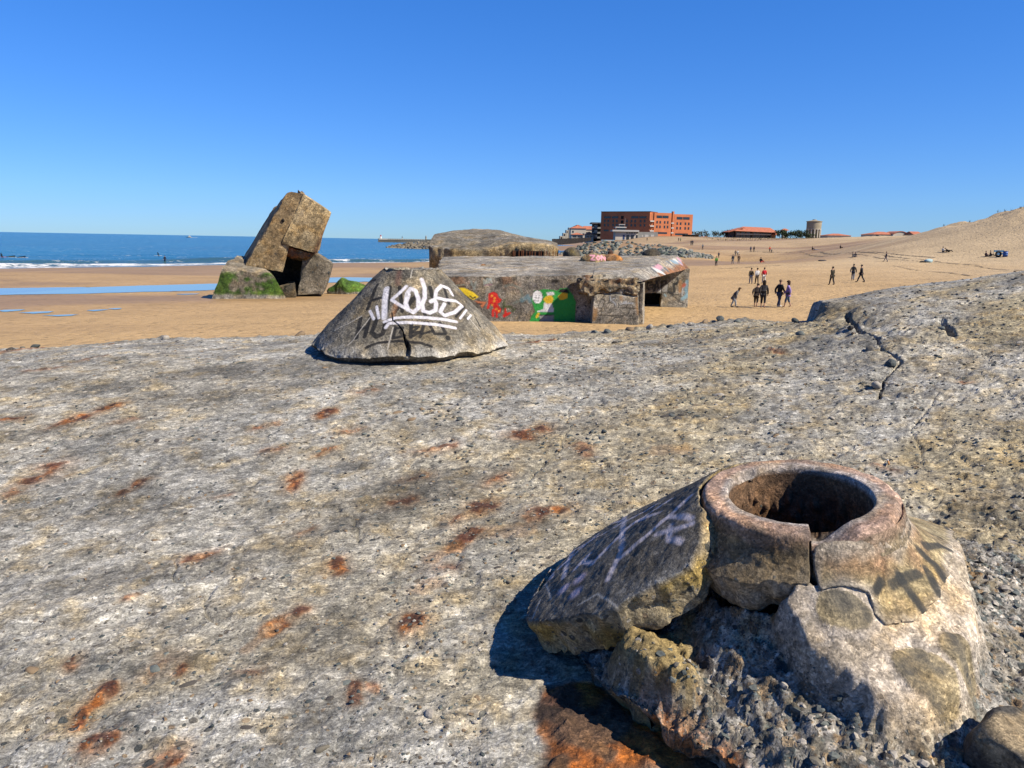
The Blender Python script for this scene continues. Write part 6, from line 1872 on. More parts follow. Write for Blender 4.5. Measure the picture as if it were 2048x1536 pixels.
for k in range(26):
    a = 1104 + 3.0 * k
    zt_ = at(a, np.interp(a, [1104, 1120, 1150, 1182], [478, 477.5, 476.5, 475.5]), 330)[2]
    zb_ = at(a, np.interp(a, [1104, 1120, 1150, 1182], [487, 487, 484.5, 479]), 330)[2]
    x0, x1 = at(a, 480, 330)[0], at(a + 2.9, 480, 330)[0]
    boxes('panel', [(x0 - lo[0], x1 - lo[0], -.1 + .05 * (k % 2), .1, zb_ - lo[2] - .5, zt_ - lo[2] + .15 * random.random())], M['shed'], hg)
# hotel with the long red roof
hY = 415.0
hb = np.array(at(1510, 478, hY)); 
ho = thing('beach_hotel', 'two-storey hotel with long red tiled roof and shaded glass front', 'building', tuple(hb))
def hbx(name, px0, px1, pyt, pyb, y0, y1, mat_, parent=ho):
    a, c = at(px0, pyb, hY), at(px1, pyt, hY)
    return boxes(name, [(a[0] - hb[0], c[0] - hb[0], y0, y1, a[2] - hb[2], c[2] - hb[2])], mat_, parent)
hbx('wall', 1472, 1545, 461.5, 482, 2.2, 14, plain('hotel_wall', (0.16, 0.12, 0.10), 0.9), ho)  # dark wall colour holds the shade of the hotel front
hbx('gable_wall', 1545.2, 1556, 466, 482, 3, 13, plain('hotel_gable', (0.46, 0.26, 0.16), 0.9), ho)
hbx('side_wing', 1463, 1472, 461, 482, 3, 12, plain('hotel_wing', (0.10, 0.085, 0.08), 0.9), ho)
a, c = at(1470, 461.7, hY), at(1553, 454.0, hY)
P_ = np.array([(a[0] - .5, hY - 1.5, a[2]), (c[0] + 1, hY - 1.5, a[2] - .6), (c[0] + 1, hY + 15, a[2] - .6), (a[0] - .5, hY + 15, a[2]), (at(1494, 454, hY)[0], hY + 7, c[2] + .1), (at(1549, 455, hY)[0], hY + 7, c[2] - .3)]) - hb
rf_ = obj('roof', mesh('roof', P_, [(0, 1, 5, 4), (1, 2, 5), (2, 3, 4, 5), (3, 0, 4), (3, 2, 1, 0)], smooth=False), M['tile'], ho)
a, c = at(1458, 463, hY), at(1490, 454.5, hY)
P_ = np.array([(a[0], hY + 1, a[2]), (c[0], hY + 1, c[2]), (c[0], hY + 13, c[2]), (a[0], hY + 13, a[2]), (a[0], hY + 1, a[2] - .4), (c[0], hY + 1, c[2] - .4), (c[0], hY + 13, c[2] - .4), (a[0], hY + 13, a[2] - .4)]) - hb
obj('roof', mesh('roof', P_, [(0, 1, 2, 3), (7, 6, 5, 4), (4, 5, 1, 0), (5, 6, 2, 1), (6, 7, 3, 2), (7, 4, 0, 3)], smooth=False), M['tile'], ho)
a, c = at(1545, 474, hY), at(1560, 463, hY)
hip_roof('annex_roof', a[0], c[0], hY + 1, hY + 9, at(1550, 469.5, hY)[2], at(1550, 463.5, hY)[2], 1.5, M['tile'], ho, hb)
for px in (1507, 1544): hbx('pier', px - 0.9, px + 0.9, 462, 481, 0.6, 2.1, plain('hotel_pier', (0.42, 0.33, 0.24), 0.9))
for k in range(7):
    px = 1475 + 10 * k
    if k in (3,): px += 2
    for (t_, b_) in ((463.5, 467.5), (470.5, 475)):
        w_ = hbx('window', px, px + 7.4, t_, b_, 2.08, 2.5, M['wframe'])
        a, c = at(px + .4, b_ - .4, hY), at(px + 7.0, t_ + .4, hY)
        boxes('pane', [(a[0] - hb[0], c[0] - hb[0], 2.02, 2.3, a[2] - hb[2], c[2] - hb[2])], M['glass'], w_)
hbx('balcony_rail', 1474, 1543, 468.2, 469.0, 0.8, 1.0, M['wframe'])
# small white tower with a red cap
tw = np.array(at(1570, 478, 430))
t3 = thing('white_turret', 'slim white turret with wide red cap between hotel and water tower', 'building', tuple(tw))
a, c = at(1565.5, 480, 430), at(1574.5, 461, 430)
boxes('shaft', [(a[0] - tw[0], c[0] - tw[0], 0, 2.6, -3, c[2] - tw[2])], M['white'], t3)
hip_roof('cap', a[0] - .6, c[0] + .6, 430 - .6, 433.2, c[2], at(1570, 457, 430)[2], 1.5, M['tile'], t3, tw)
# water tower
wt_ = np.array(at(1626, 474, 430))
wtw = thing('water_tower', 'round concrete water tower with pillared base and low conical cap', 'tower', tuple(wt_))
k4 = 430 / FPX
def lathe(name, prof_, n, mat_, parent, smooth=True, off=(0, 0, 0)):
    V = [(r_ * math.cos(2 * math.pi * i / n) + off[0], r_ * math.sin(2 * math.pi * i / n) + off[1], z_ + off[2]) for r_, z_ in prof_ for i in range(n)]
    return obj(name, mesh(name, V, grid_faces(len(prof_), n, True), smooth=smooth), mat_, parent)
zz = lambda py: at(1626, py, 430)[2] - wt_[2]
lathe('tank', [(0, zz(457.6)), (13.6 * k4, zz(457.6)), (14.0 * k4, zz(443.5)), (0, zz(443.5))], 40, M['tancon'], wtw, False)
lathe('cap', [(0, zz(443.4)), (15.2 * k4, zz(443.4)), (15.2 * k4, zz(442.6)), (4 * k4, zz(440.2)), (3.6 * k4, zz(438.9)), (0, zz(438.9))], 40, M['tancon'], wtw, False)
lathe('base_drum', [(0, -4), (11.6 * k4, -4), (11.6 * k4, zz(458.2)), (0, zz(458.2))], 36, plain('tower_wall', (0.34, 0.27, 0.17), 0.9, .15, .3), wtw, False)
lathe('ring_beam', [(11 * k4, zz(458.9)), (14.1 * k4, zz(458.9)), (14.1 * k4, zz(457.8)), (11 * k4, zz(457.8))], 40, M['white'], wtw, False)
for i in range(14):
    a = 2 * math.pi * i / 14
    lathe('pillar', [(0.35, -4), (0.35, zz(458.8))], 8, M['white'], wtw, True, (13.0 * k4 * math.cos(a), 13.0 * k4 * math.sin(a), 0))
# roofs showing over the dune
house('long_house', 'long low house whose orange roof shows over the dune crest', 1745, 1800, 462.5, 469.5, 395, 14, 6, [(.1, .2, .7, .9), (.3, .4, .7, .9)], pyb=485)
gb = thing('gable_house', 'white curved gable end beside the long orange roof', 'house', tuple(at(1806, 476, 393)))
lo = np.array(gb.location)
arc = [(1786 + 36 * f, 474 - 10.5 * math.sin(math.pi * (0.12 + 0.88 * f)) ** 0.8) for f in np.linspace(0, 1, 14)]
fp = [at(a, b_, 393) - lo for a, b_ in arc]
bpn = [np.array([fp[-1][0], 0, -4]), np.array([fp[0][0], 0, -4])]
ring = fp + bpn
nn = len(ring)
V = [tuple(p_) for p_ in ring] + [(p_[0], p_[1] + 10, p_[2]) for p_ in ring]
obj('wall', mesh('wall', V, [tuple(range(nn - 1, -1, -1)), tuple(range(nn, 2 * nn))] + [(i, (i + 1) % nn, nn + (i + 1) % nn, nn + i) for i in range(nn)], smooth=False), M['white'], gb)
V = [tuple(p_ + np.array([0, -.3, .35])) for p_ in fp] + [tuple(p_ + np.array([0, 10.3, .35])) for p_ in fp]
V += [tuple(p_ + np.array([0, -.3, .04])) for p_ in fp]
m_ = len(fp)
obj('roof', mesh('roof', V, [(i, i + 1, m_ + i + 1, m_ + i) for i in range(m_ - 1)] + [(i, 2 * m_ + i, 2 * m_ + i + 1, i + 1) for i in range(m_ - 1)], smooth=False), M['tile'], gb)
house('low_house', 'low orange roof just right of the water tower', 1655, 1702, 466.5, 471.5, 400, 10, 5, [], pyb=482)
house('low_house', 'short orange roof at the foot of the tall dune', 1826, 1846, 462.5, 469, 385, 10, 0.5, [], pyb=482)
house('low_house', 'low red-roofed cabin behind the beach bar', 1398, 1424, 472.8, 475.5, 470, 8, 3, [], pyb=482)
bar = thing('beach_bar', 'dark timber beach bar at the right end of the brick building', 'kiosk', tuple(at(1382, 478, 410)))
lo = np.array(bar.location)
a, c = at(1369, 480, 410), at(1398, 470.5, 410)
boxes('wall', [(a[0] - lo[0], c[0] - lo[0], 0, 6, -2, c[2] - lo[2])], M['shed'], bar)
boxes('awning', [(a[0] - lo[0] - .3, c[0] - lo[0] + .3, -1.5, 6.2, c[2] - lo[2], c[2] - lo[2] + .25)], plain('bar_roof', (0.12, 0.09, 0.07), 0.9), bar)
for k in range(4): boxes('post', [(a[0] - lo[0] + .2 + 2.5 * k, a[0] - lo[0] + .35 + 2.5 * k, -1.4, -1.25, -2, c[2] - lo[2])], M['shed'], bar)

# pier with its lights
pY = 1500.0
pb = np.array(at(808, 485, pY)); pb[2] = SEA
pier_t = thing('harbour_pier', 'long stone pier with white parapet on the horizon', 'pier', tuple(pb))
def pbx(name, px0, px1, pyt, pyb, y0, y1, mat_, parent=pier_t, org=None):
    o_ = pb if org is None else org
    a, c = at(px0, pyb, pY), at(px1, pyt, pY)
    return boxes(name, [(a[0] - o_[0], c[0] - o_[0], y0, y1, a[2] - o_[2], c[2] - o_[2])], mat_, parent)
pbx('quay_wall', 757, 900, 479.5, 486.5, -4, 14, plain('pier_stone', (0.20, 0.185, 0.15), 0.9, 0.2, 0.05))
pbx('parapet', 758.5, 777, 477.4, 479.4, -4.5, -2.5, M['white'])
for k in range(16): pbx('parapet_block', 778 + 4.6 * k, 781.2 + 4.6 * k, 477.9 + .09 * k, 479.6 + .07 * k, -4.5, -2.5, M['white'])
kp = pY / FPX
def light(px, pyb, pyt, r0, r1, mb, mt, label, name='harbour_light'):
    o_ = np.array(at(px, pyb, pY + 4))
    h = o_[2]; H1 = at(px, pyt, pY + 4)[2] - h
    t_ = thing(name, label, 'lighthouse', tuple(o_))
    lathe('tower', [(0, -.5), (r0 * kp, -.5), (r1 * kp, H1 * .72), (0, H1 * .72)], 14, mb, t_, False)
    lathe('gallery', [(0, H1 * .72), (r1 * 1.35 * kp, H1 * .72), (r1 * 1.35 * kp, H1 * .77), (0, H1 * .77)], 14, mt, t_, False)
    lathe('lantern', [(0, H1 * .77), (r1 * .9 * kp, H1 * .77), (r1 * .9 * kp, H1 * .92), (0, H1)], 14, mt, t_, False)
RED = plain('red_paint', (0.55, 0.04, 0.03), 0.6)
BLK = plain('dark_paint', (0.03, 0.03, 0.05), 0.6)
light(761.5, 478, 469.8, 2.6, 1.3, plain('white_paint', (0.8, 0.78, 0.75), 0.6), RED, 'white lighthouse with red lantern at the seaward end of the pier')
light(804.5, 483.5, 472.3, 0.9, 0.7, M['white'], BLK, 'thin white light post with dark top midway along the pier')
light(852, 486, 470.8, 1.9, 1.3, M['tancon'], M['grey'], 'pale stone light tower at the landward end of the pier')
# motor boat
bo = np.array([*at(378, 474.6, 2100)[:2], SEA + .2])
bt = thing('motor_boat', 'small white motor boat on the sea near the horizon', 'boat', tuple(bo))
V = [(-9, 0, 1.4), (7, -2.4, 1.4), (7, 2.4, 1.4), (-3, -2.6, 1.5), (-3, 2.6, 1.5), (-7.5, 0, -.4), (6.5, -1.9, -.4), (6.5, 1.9, -.4)]
obj('hull', mesh('hull', V, [(0, 3, 4), (3, 1, 2, 4), (5, 6, 1, 3, 0), (5, 0, 4, 2, 7), (6, 7, 2, 1), (5, 7, 6)], smooth=False), M['white'], bt)
boxes('cabin', [(-1.5, 3.5, -1.5, 1.5, 1.4, 4.2), (0, 2.6, -1.2, 1.2, 4.2, 5.6)], M['wframe'], bt)
boxes('wake', [(7, 22, -1.6, 1.6, -.2, .35)], plain('foam_white', (0.8, 0.82, 0.83), 0.9), bt)

# ------------------------------------------------------------------ trees and bushes behind the beach
LEAF = [plain('leaf_green', c, 0.8, 0.3, 0.6) for c in ((0.035, 0.06, 0.02), (0.055, 0.085, 0.028), (0.10, 0.10, 0.06))]
BARK = plain('bark', (0.10, 0.08, 0.06), 0.95)
def shrub(name, label, px, py, Yt, w, h, n, lm, group, trunk=0.3, cat='tree'):
    b0 = np.array(at(px, py, Yt))
    t_ = thing(name, label, cat, tuple(b0), group)
    g = np.random.default_rng(int(px * 7))
    V, F = [], []
    lob = g.normal(size=(9, 3)) * np.array([w * .32, w * .25, h * .22]) + np.array([0, 0, h * .62])
    for i in range(n):
        c = lob[g.integers(0, 9)] + g.normal(size=3) * np.array([w * .13, w * .13, h * .11])
        if c[2] < 0.1: continue
        a, b_ = g.normal(size=3), g.normal(size=3)
        a = a / np.linalg.norm(a) * 0.28 * (h / 5 + .4); b_ = b_ / np.linalg.norm(b_) * 0.2 * (h / 5 + .4)
        k = len(V)
        V += [c - a, c + b_, c + a, c - b_]
        F.append((k, k + 1, k + 2, k + 3))
    obj('crown', mesh('crown', V, F, smooth=False), LEAF[lm], t_)
    tv, tf = [], []
    for i in range(5):
        e = lob[i]
        s0 = np.array([g.normal() * .1, g.normal() * .1, -0.6])
        for j, (q, r_) in enumerate(((s0, .16 * h / 4), (s0 * .3 + e * .5, .09 * h / 4), (e, .03 * h / 4))):
            for a in range(5): tv.append((q[0] + r_ * math.cos(a * 1.257), q[1] + r_ * math.sin(a * 1.257), q[2]))
        o_ = i * 15
        for j in range(2):
            for a in range(5): tf.append((o_ + j * 5 + a, o_ + j * 5 + (a + 1) % 5, o_ + j * 5 + 5 + (a + 1) % 5, o_ + j * 5 + 5 + a))
    obj('trunk', mesh('trunk', tv, tf), BARK, t_)
shrub('pine_tree', 'dark green pine at the right end of the hotel', 1562, 478, 405, 5.5, 5.2, 900, 0, 'trees behind the beach')
shrub('pine_tree', 'broad dark bush just left of the water tower', 1588, 477, 405, 6.5, 4.2, 900, 0, 'trees behind the beach')
shrub('pine_tree', 'dark bush against the foot of the water tower', 1603, 476.5, 402, 5.0, 3.6, 700, 0, 'trees behind the beach')
shrub('pine_tree', 'low green bush in front of the water tower pillars', 1618, 476, 400, 5.0, 2.6, 500, 1, 'trees behind the beach')
shrub('pine_tree', 'dark tree touching the left end of the hotel', 1456, 477, 425, 4.5, 4.4, 700, 0, 'trees behind the beach')
shrub('bare_tree', 'thin grey tree directly behind the beach bar', 1391, 477, 450, 5, 5.0, 260, 2, 'trees behind the beach')
shrub('bare_tree', 'grey tree with wide crown above the red-roofed cabin', 1409, 477, 480, 6, 4.6, 320, 2, 'trees behind the beach')
shrub('bare_tree', 'grey-green tree halfway between brick building and hotel', 1428, 477, 470, 6, 3.6, 360, 1, 'trees behind the beach')
shrub('bare_tree', 'tall grey tree left of the hotel', 1446, 477, 470, 6, 5.6, 420, 2, 'trees behind the beach')
# marram grass along the dune crests
gv, gf_ = [], []
def tuft(p_, h, g):
    for j in range(5):
        a = g.uniform(0, 6.28); b_ = np.array([math.cos(a), math.sin(a), 0])
        k = len(gv)
        s_ = np.array([-b_[1], b_[0], 0]) * 0.05 * h
        t0 = p_ + b_ * 0.08 * h
        gv.extend([t0 - s_, t0 + s_, p_ + b_ * 0.5 * h + np.array([0, 0, h])])
        gf_.append((k, k + 1, k + 2))
g = np.random.default_rng(5)
tx_ = np.concatenate([g.uniform(105, 230, 1700), g.uniform(95, 190, 860)])
ty_ = np.concatenate([g.uniform(150, 300, 1700), g.uniform(330, 400, 860)])
tz_ = terrain(tx_, ty_)
for k in range(2560):
    if k < 1700 and tz_[k] < 9.5: continue
    c = np.array([tx_[k], ty_[k], tz_[k] - .03])
    for _ in range(2): tuft(c + np.array([g.normal() * .4, g.normal() * .4, 0]), g.uniform(.3, .75), g)
tag(obj('marram_grass', mesh('marram_grass', gv, gf_, smooth=False), plain('dry_grass', (0.16, 0.15, 0.07), 0.9, .3, .5)), 'dry tufts of grass along the dune crests', 'grass', kind='stuff')
# ------------------------------------------------------------------ people on the beach
_pm = {}
def cloth(col):
    if col not in _pm: _pm[col] = plain('cloth', col, 0.85, 0.18, 9.0, 0.2)
    return _pm[col]
SKIN = plain('skin', (0.48, 0.28, 0.19), 0.6, 0.05)
def skinned(name, V, E, rad, root, material, parent, sub=1):
    me = bpy.data.meshes.new(name)
    me.from_pydata([tuple(v) for v in V], E, [])
    me.materials.append(material)
    o = obj(name, me, None, parent)
    md = o.modifiers.new('skin', 'SKIN')
    md.use_smooth_shade = True
    sv = me.skin_vertices[0].data
    for i, r_ in enumerate(rad):
        sv[i].radius = (r_, r_) if not hasattr(r_, '__len__') else r_
        sv[i].use_root = (i == root)
    s = o.modifiers.new('subdivision', 'SUBSURF')
    s.levels = sub; s.render_levels = sub
    return o
def rot(v, a, piv):
    """lean forward (towards -y of the figure) by a about a pivot"""
    v = np.array(v, float) - piv
    c, s = math.cos(a), math.sin(a)
    return np.array([v[0], v[1] * c + v[2] * s, -v[1] * s + v[2] * c]) + piv
def person(px, py, face, jacket, trousers, hair, label, stride=0.25, lean=0.0, coat=0.0, scale=1.0, bare=False, longhair=False, arms=0.1, pose='stand', pos=None, shoes=(0.03, 0.03, 0.03), group='people walking on the beach'):
    c = on_sand(px, py) if pos is None else np.array(pos)
    t_ = thing('person', label, 'person', tuple(c), group)
    t_.rotation_euler = (0, 0, R(face))
    t_.scale = (scale,) * 3
    pv = np.array([0, 0, .93])
    if pose == 'stand':
        hips = [np.array([s * .09, 0, .88]) for s in (-1, 1)]
        knees = [np.array([s * .10, -s * stride * .45 - .03, .49]) for s in (-1, 1)]
        ank = [np.array([s * .10, -s * stride + .03, .08 + (.03 if s * stride < 0 else 0)]) for s in (-1, 1)]
        toe = [a + np.array([0, -.15, -.05]) for a in ank]
        up = lambda v: rot(v, -lean, pv) if lean else np.array(v, float)
        zoff = 0
    else:
        zoff = -.76
        pv = np.array([0, 0, .17])
        hips = [np.array([s * .10, 0, .14]) for s in (-1, 1)]
        knees = [np.array([s * .13, -.40, .40]) for s in (-1, 1)]
        ank = [np.array([s * .13, -.68, .07]) for s in (-1, 1)]
        toe = [a + np.array([0, -.15, -.02]) for a in ank]
        up = lambda v: rot(np.array(v, float) + np.array([0, 0, zoff]), lean if lean else .12, pv)
    S = {'pel': up((0, 0, .95)), 'wai': up((0, 0, 1.10)), 'che': up((0, .01, 1.32)), 'nec': up((0, .01, 1.49)), 'hd0': up((0, -.01, 1.58)), 'hd1': up((0, -.015, 1.70))}
    sh_ = [up((s * .17, .01, 1.42)) for s in (-1, 1)]
    sw = arms
    elb = [up((s * .25, .04 + s * sw, 1.14)) for s in (-1, 1)]
    wri = [up((s * .25, -.08 + s * sw * 2.0, .92)) for s in (-1, 1)]
    hnd = [up((s * .245, -.11 + s * sw * 2.3, .83)) for s in (-1, 1)]
    if pose == 'sit':
        wri = [np.array([s * .2, -.28, .36]) for s in (-1, 1)]; hnd = [np.array([s * .17, -.36, .38]) for s in (-1, 1)]
    V = [S['pel'], S['wai'], S['che'], S['nec'], S['hd0'], S['hd1']]
    E = [(0, 1), (1, 2), (2, 3), (3, 4), (4, 5)]
    rad = [.13, .115, .14, .055, .085, .088]
    for i in (0, 1):
        k = len(V)
        V += [sh_[i], elb[i], wri[i], hnd[i]]; E += [(2, k), (k, k + 1), (k + 1, k + 2), (k + 2, k + 3)]; rad += [.062, .045, .034, .038]
        k = len(V)
        V += [hips[i], knees[i], ank[i], toe[i]]; E += [(0, k), (k, k + 1), (k + 1, k + 2), (k + 2, k + 3)]; rad += [.085, .06, .042, .04]
    skinned('body', V, E, rad, 0, SKIN, t_)
    V = [S['pel'] + (up((0, 0, .93)) - up((0, 0, .95))), S['wai'], S['che'], up((0, .01, 1.47))]
    E = [(0, 1), (1, 2), (2, 3)]; rad = [.17, .155, .175, .085]
    for i in (0, 1):
        k = len(V)
        V += [sh_[i], elb[i], wri[i]]; E += [(2, k), (k, k + 1), (k + 1, k + 2)]; rad += [.085, .07, .055]
    if coat:
        k = len(V)
        V += [up((0, 0, .93 - coat * .55)), up((0, 0.02, .93 - coat))]; E += [(0, k), (k, k + 1)]; rad += [.19, .20]
    skinned('jacket', V, E, rad, 0, cloth(jacket), t_)
    V = [S['pel'] * .5 + np.mean(hips, 0) * .5]; E = []; rad = [.15]
    for i in (0, 1):
        k = len(V)
        q = ank[i] if not bare else knees[i] * .55 + ank[i] * .45
        V += [hips[i], knees[i], q]; E += [(0, k), (k, k + 1), (k + 1, k + 2)]; rad += [.105, .08, .062]
    skinned('trousers', V, E, rad, 0, cloth(trousers), t_)
    hv, hf = ico(2)
    hv = hv * np.array([.098, .115, .10])
    hv[:, 2] = np.maximum(hv[:, 2], -.03 - .04 * (hv[:, 1] > 0))
    if longhair: hv[:, 2] = np.where((hv[:, 1] > .0) & (hv[:, 2] < 0), hv[:, 2] - .14, hv[:, 2]); hv *= 1.12
    hc = S['hd1'] + (S['hd1'] - S['hd0']) * .10 + np.array([0, .02, 0])
    obj('hair', mesh('hair', hv + hc, hf), cloth(hair), t_)
    if not bare:
        for i in (0, 1):
            v, f = ico(1)
            obj('shoe', mesh('shoe', v * np.array([.05, .13, .05]) + ank[i] * .35 + toe[i] * .65 + np.array([0, 0, .005]), f), cloth(shoes), t_)
    return t_
DK = (0.035, 0.034, 0.038); JE = (0.06, 0.085, 0.15); HA = (0.03, 0.02, 0.014)
person(1467, 615, 70, (0.16, 0.155, 0.16), (0.30, 0.33, 0.38), (0.14, 0.08, 0.04), 'person in long grey coat bending forward alone on the sand', .2, 0.55, .35, .82, longhair=True)
person(1511, 615, 150, (0.05, 0.035, 0.028), (0.04, 0.03, 0.03), HA, 'stooping barefoot person in dark brown coat beside the black-coated figure', .12, .45, .3, .95, bare=True)
person(1525, 617, 160, DK, DK, HA, 'barefoot long-haired person in black coat next to a stooping figure', .14, .1, .2, 1.06, bare=True, longhair=True)
person(1557, 614, 120, (0.025, 0.024, 0.024), JE, (0.20, 0.13, 0.09), 'person in black jacket and jeans walking beside lilac jacket', .22, .03, 0, 1.05, shoes=(.5, .5, .5))
person(1574, 615, 250, (0.34, 0.24, 0.56), (0.06, 0.10, 0.17), (0.06, 0.03, 0.02), 'barefoot person in lilac jacket and rolled-up jeans', .2, .04, .1, 1.02, bare=True, longhair=True)
person(1501, 568, 175, (0.09, 0.07, 0.045), (0.38, 0.38, 0.40), HA, 'person in brown jacket and pale trousers left of white jacket', .18)
person(1513, 568, 185, (0.72, 0.72, 0.72), (0.05, 0.04, 0.04), HA, 'person in white hooded jacket and dark trousers', .16)
person(1527, 567, 180, (0.62, 0.02, 0.04), (0.66, 0.64, 0.62), HA, 'person in red jacket and white trousers', .17, arms=.02)
person(1663, 570, 200, (0.045, 0.04, 0.025), DK, HA, 'person in olive-brown hooded jacket walking away from camera', .22, .02, .12)
person(1705, 561, 150, (0.045, 0.045, 0.045), (0.16, 0.20, 0.27), DK, 'person in dark jacket and light jeans with arm held out', .2, .02, .1, arms=.22)
person(1721, 565, 230, (0.028, 0.03, 0.035), (0.03, 0.035, 0.05), DK, 'hooded person in black striding at the right of the light jeans', .34, .05, .1)
person(1771, 524, 240, (0.05, 0.05, 0.08), (0.22, 0.20, 0.24), DK, 'lone walker in dark blue top halfway up the pale sand', .32)
person(1432, 533, 180, (0.10, 0.28, 0.06), (0.05, 0.05, 0.06), HA, 'person in green top on wet sand below the boulders', .18)
person(1465, 528, 180, (0.03, 0.035, 0.05), (0.14, 0.16, 0.2), DK, 'person in dark top right of the green top', .18)
person(1477, 527, 170, (0.14, 0.09, 0.06), (0.16, 0.12, 0.10), HA, 'person in brown clothes close beside a dark-topped walker', .2)
person(1470.5, 513, 160, (0.20, 0.16, 0.12), (0.2, 0.2, 0.2), HA, 'distant person in tan next to a white shirt', .15)
person(1475, 512.5, 180, (0.68, 0.66, 0.62), (0.25, 0.24, 0.24), HA, 'distant person in white shirt', .15)
person(1501, 504.5, 180, (0.05, 0.06, 0.12), (0.08, 0.08, 0.1), DK, 'far person in navy, left of a far pair', .16)
person(1507.5, 504.5, 180, (0.04, 0.04, 0.04), (0.05, 0.05, 0.05), DK, 'far person in black, right of a far pair', .16)
person(1539, 505.5, 170, (0.75, 0.12, 0.06), (0.10, 0.08, 0.08), HA, 'far person in bright orange-red top', .15)
person(1543, 506, 170, (0.08, 0.08, 0.08), (0.08, 0.08, 0.08), HA, 'small dark child beside the orange-red top', .15, scale=.62)
person(1437, 516.5, 180, (0.06, 0.06, 0.08), (0.1, 0.1, 0.1), DK, 'small far person in dark clothes at the tip of the boulders', .15)
person(1522, 525, 120, DK, (0.55, 0.10, 0.08), DK, 'person in black sitting alone on the sand', pose='sit', scale=1.05, group='people sitting on the sand')
person(1706, 514, 60, (0.05, 0.05, 0.06), (0.08, 0.10, 0.16), DK, 'dark seated person facing left below the dune', pose='sit', group='people sitting on the sand')
person(1710, 514.3, 300, (0.10, 0.09, 0.09), (0.16, 0.16, 0.18), DK, 'seated person in grey back to back with another', pose='sit', group='people sitting on the sand')
person(1625, 500, 90, DK, DK, DK, 'far seated person in black beside a blue towel', pose='sit', group='people sitting on the sand')
person(1681, 497, 90, (0.12, 0.08, 0.06), DK, DK, 'lone far seated person at the foot of the ridge', pose='sit', group='people sitting on the sand')
person(1886, 505, 80, (0.70, 0.70, 0.70), (0.06, 0.06, 0.08), DK, 'seated person in white top under the tall dune', pose='sit', group='people sitting on the sand')
person(1897, 505, 70, DK, DK, DK, 'reclining person in black under the tall dune', pose='sit', lean=.9, group='people sitting on the sand')
person(1972, 514, 80, (0.10, 0.05, 0.07), (0.05, 0.04, 0.05), DK, 'seated person in maroon left of the beach tyre', pose='sit', group='people sitting on the sand')
person(1981, 513, 60, DK, DK, DK, 'seated person in black close to the beach tyre', pose='sit', group='people sitting on the sand')
person(1294, 482.5, 180, (0.05, 0.05, 0.06), (0.1, 0.1, 0.1), DK, 'tiny dark person on the ridge below the brick building', .15)
person(1357, 483, 180, (0.06, 0.06, 0.08), (0.1, 0.1, 0.1), DK, 'tiny person at the foot of the brick building, dark clothes', .15)
person(1361, 483, 180, (0.2, 0.34, 0.1), (0.1, 0.1, 0.1), DK, 'tiny person in lime top below the brick building', .15)
person(1382, 491, 180, (0.05, 0.05, 0.05), (0.1, 0.1, 0.1), DK, 'tiny dark person on the slope, left of a pair', .15)
person(1385, 491, 180, (0.05, 0.05, 0.07), (0.05, 0.05, 0.05), DK, 'tiny dark person on the slope, right of a pair', .15)
person(1405, 500, 180, (0.2, 0.22, 0.26), (0.1, 0.1, 0.1), DK, 'tiny person in grey above the boulder tip', .15)
# bathers and surfers
w_ = at(330, 523, 176)
person(0, 0, 0, (0.02, 0.025, 0.05), (0.02, 0.025, 0.05), HA, 'person in dark wetsuit standing in the shallows', .12, pos=(w_[0], 176, SEA - .12), group='people in the sea')
WS = cloth((0.012, 0.013, 0.018))
def surfer(px, py, Ys, boardc, label, sit=False):
    c = np.array([*at(px, py, Ys)[:2], SEA + .32])
    t_ = thing('surfer', label, 'person', tuple(c), 'people in the sea')
    t_.rotation_euler = (0, 0, R(8))
    V = [(-.5, 0, .18), (-.1, 0, .22), (.35, 0, .26), (.55, 0, .36), (.68, 0, .42), (.35, -.18, .2), (.65, -.3, .05), (.35, .18, .2), (.7, .3, .1), (-.95, -.1, .14), (-1.35, -.12, .14), (-.95, .1, .14), (-1.35, .12, .14)]
    E = [(0, 1), (1, 2), (2, 3), (3, 4), (2, 5), (5, 6), (2, 7), (7, 8), (0, 9), (9, 10), (0, 11), (11, 12)]
    if sit:
        V = [(0, 0, .2), (0, 0, .5), (0, 0, .75), (0, 0, .92), (0, 0, 1.05), (.05, -.2, .65), (.3, -.22, .4), (.05, .2, .65), (.3, .22, .4), (.3, -.25, .1), (.2, -.3, -.3), (.3, .25, .1), (.2, .3, -.3)]
    skinned('body', V, E, [.15, .14, .16, .07, .1, .06, .045, .06, .045, .08, .05, .08, .05], 0, WS, t_)
    n = 18
    bv = [(1.2 * math.cos(2 * math.pi * i / n), .28 * math.sin(2 * math.pi * i / n), z_) for z_ in (0, .07) for i in range(n)]
    obj('surfboard', mesh('surfboard', bv, [tuple(range(n - 1, -1, -1)), tuple(range(n, 2 * n))] + [(i, (i + 1) % n, n + (i + 1) % n, n + i) for i in range(n)], smooth=False), cloth(boardc), t_)
surfer(25, 516, 186, (0.7, 0.75, 0.6), 'surfer in black lying on a pale board, left of two paddlers')
surfer(46, 516.5, 184, (0.7, 0.7, 0.72), 'surfer in black lying on a white board, right of two paddlers')
surfer(3, 516, 186, (0.6, 0.15, 0.1), 'surfer sitting on a red board at the left edge', True)
surfer(316, 512.5, 225, (0.75, 0.75, 0.75), 'surfer on a white board behind the long foam line', True)
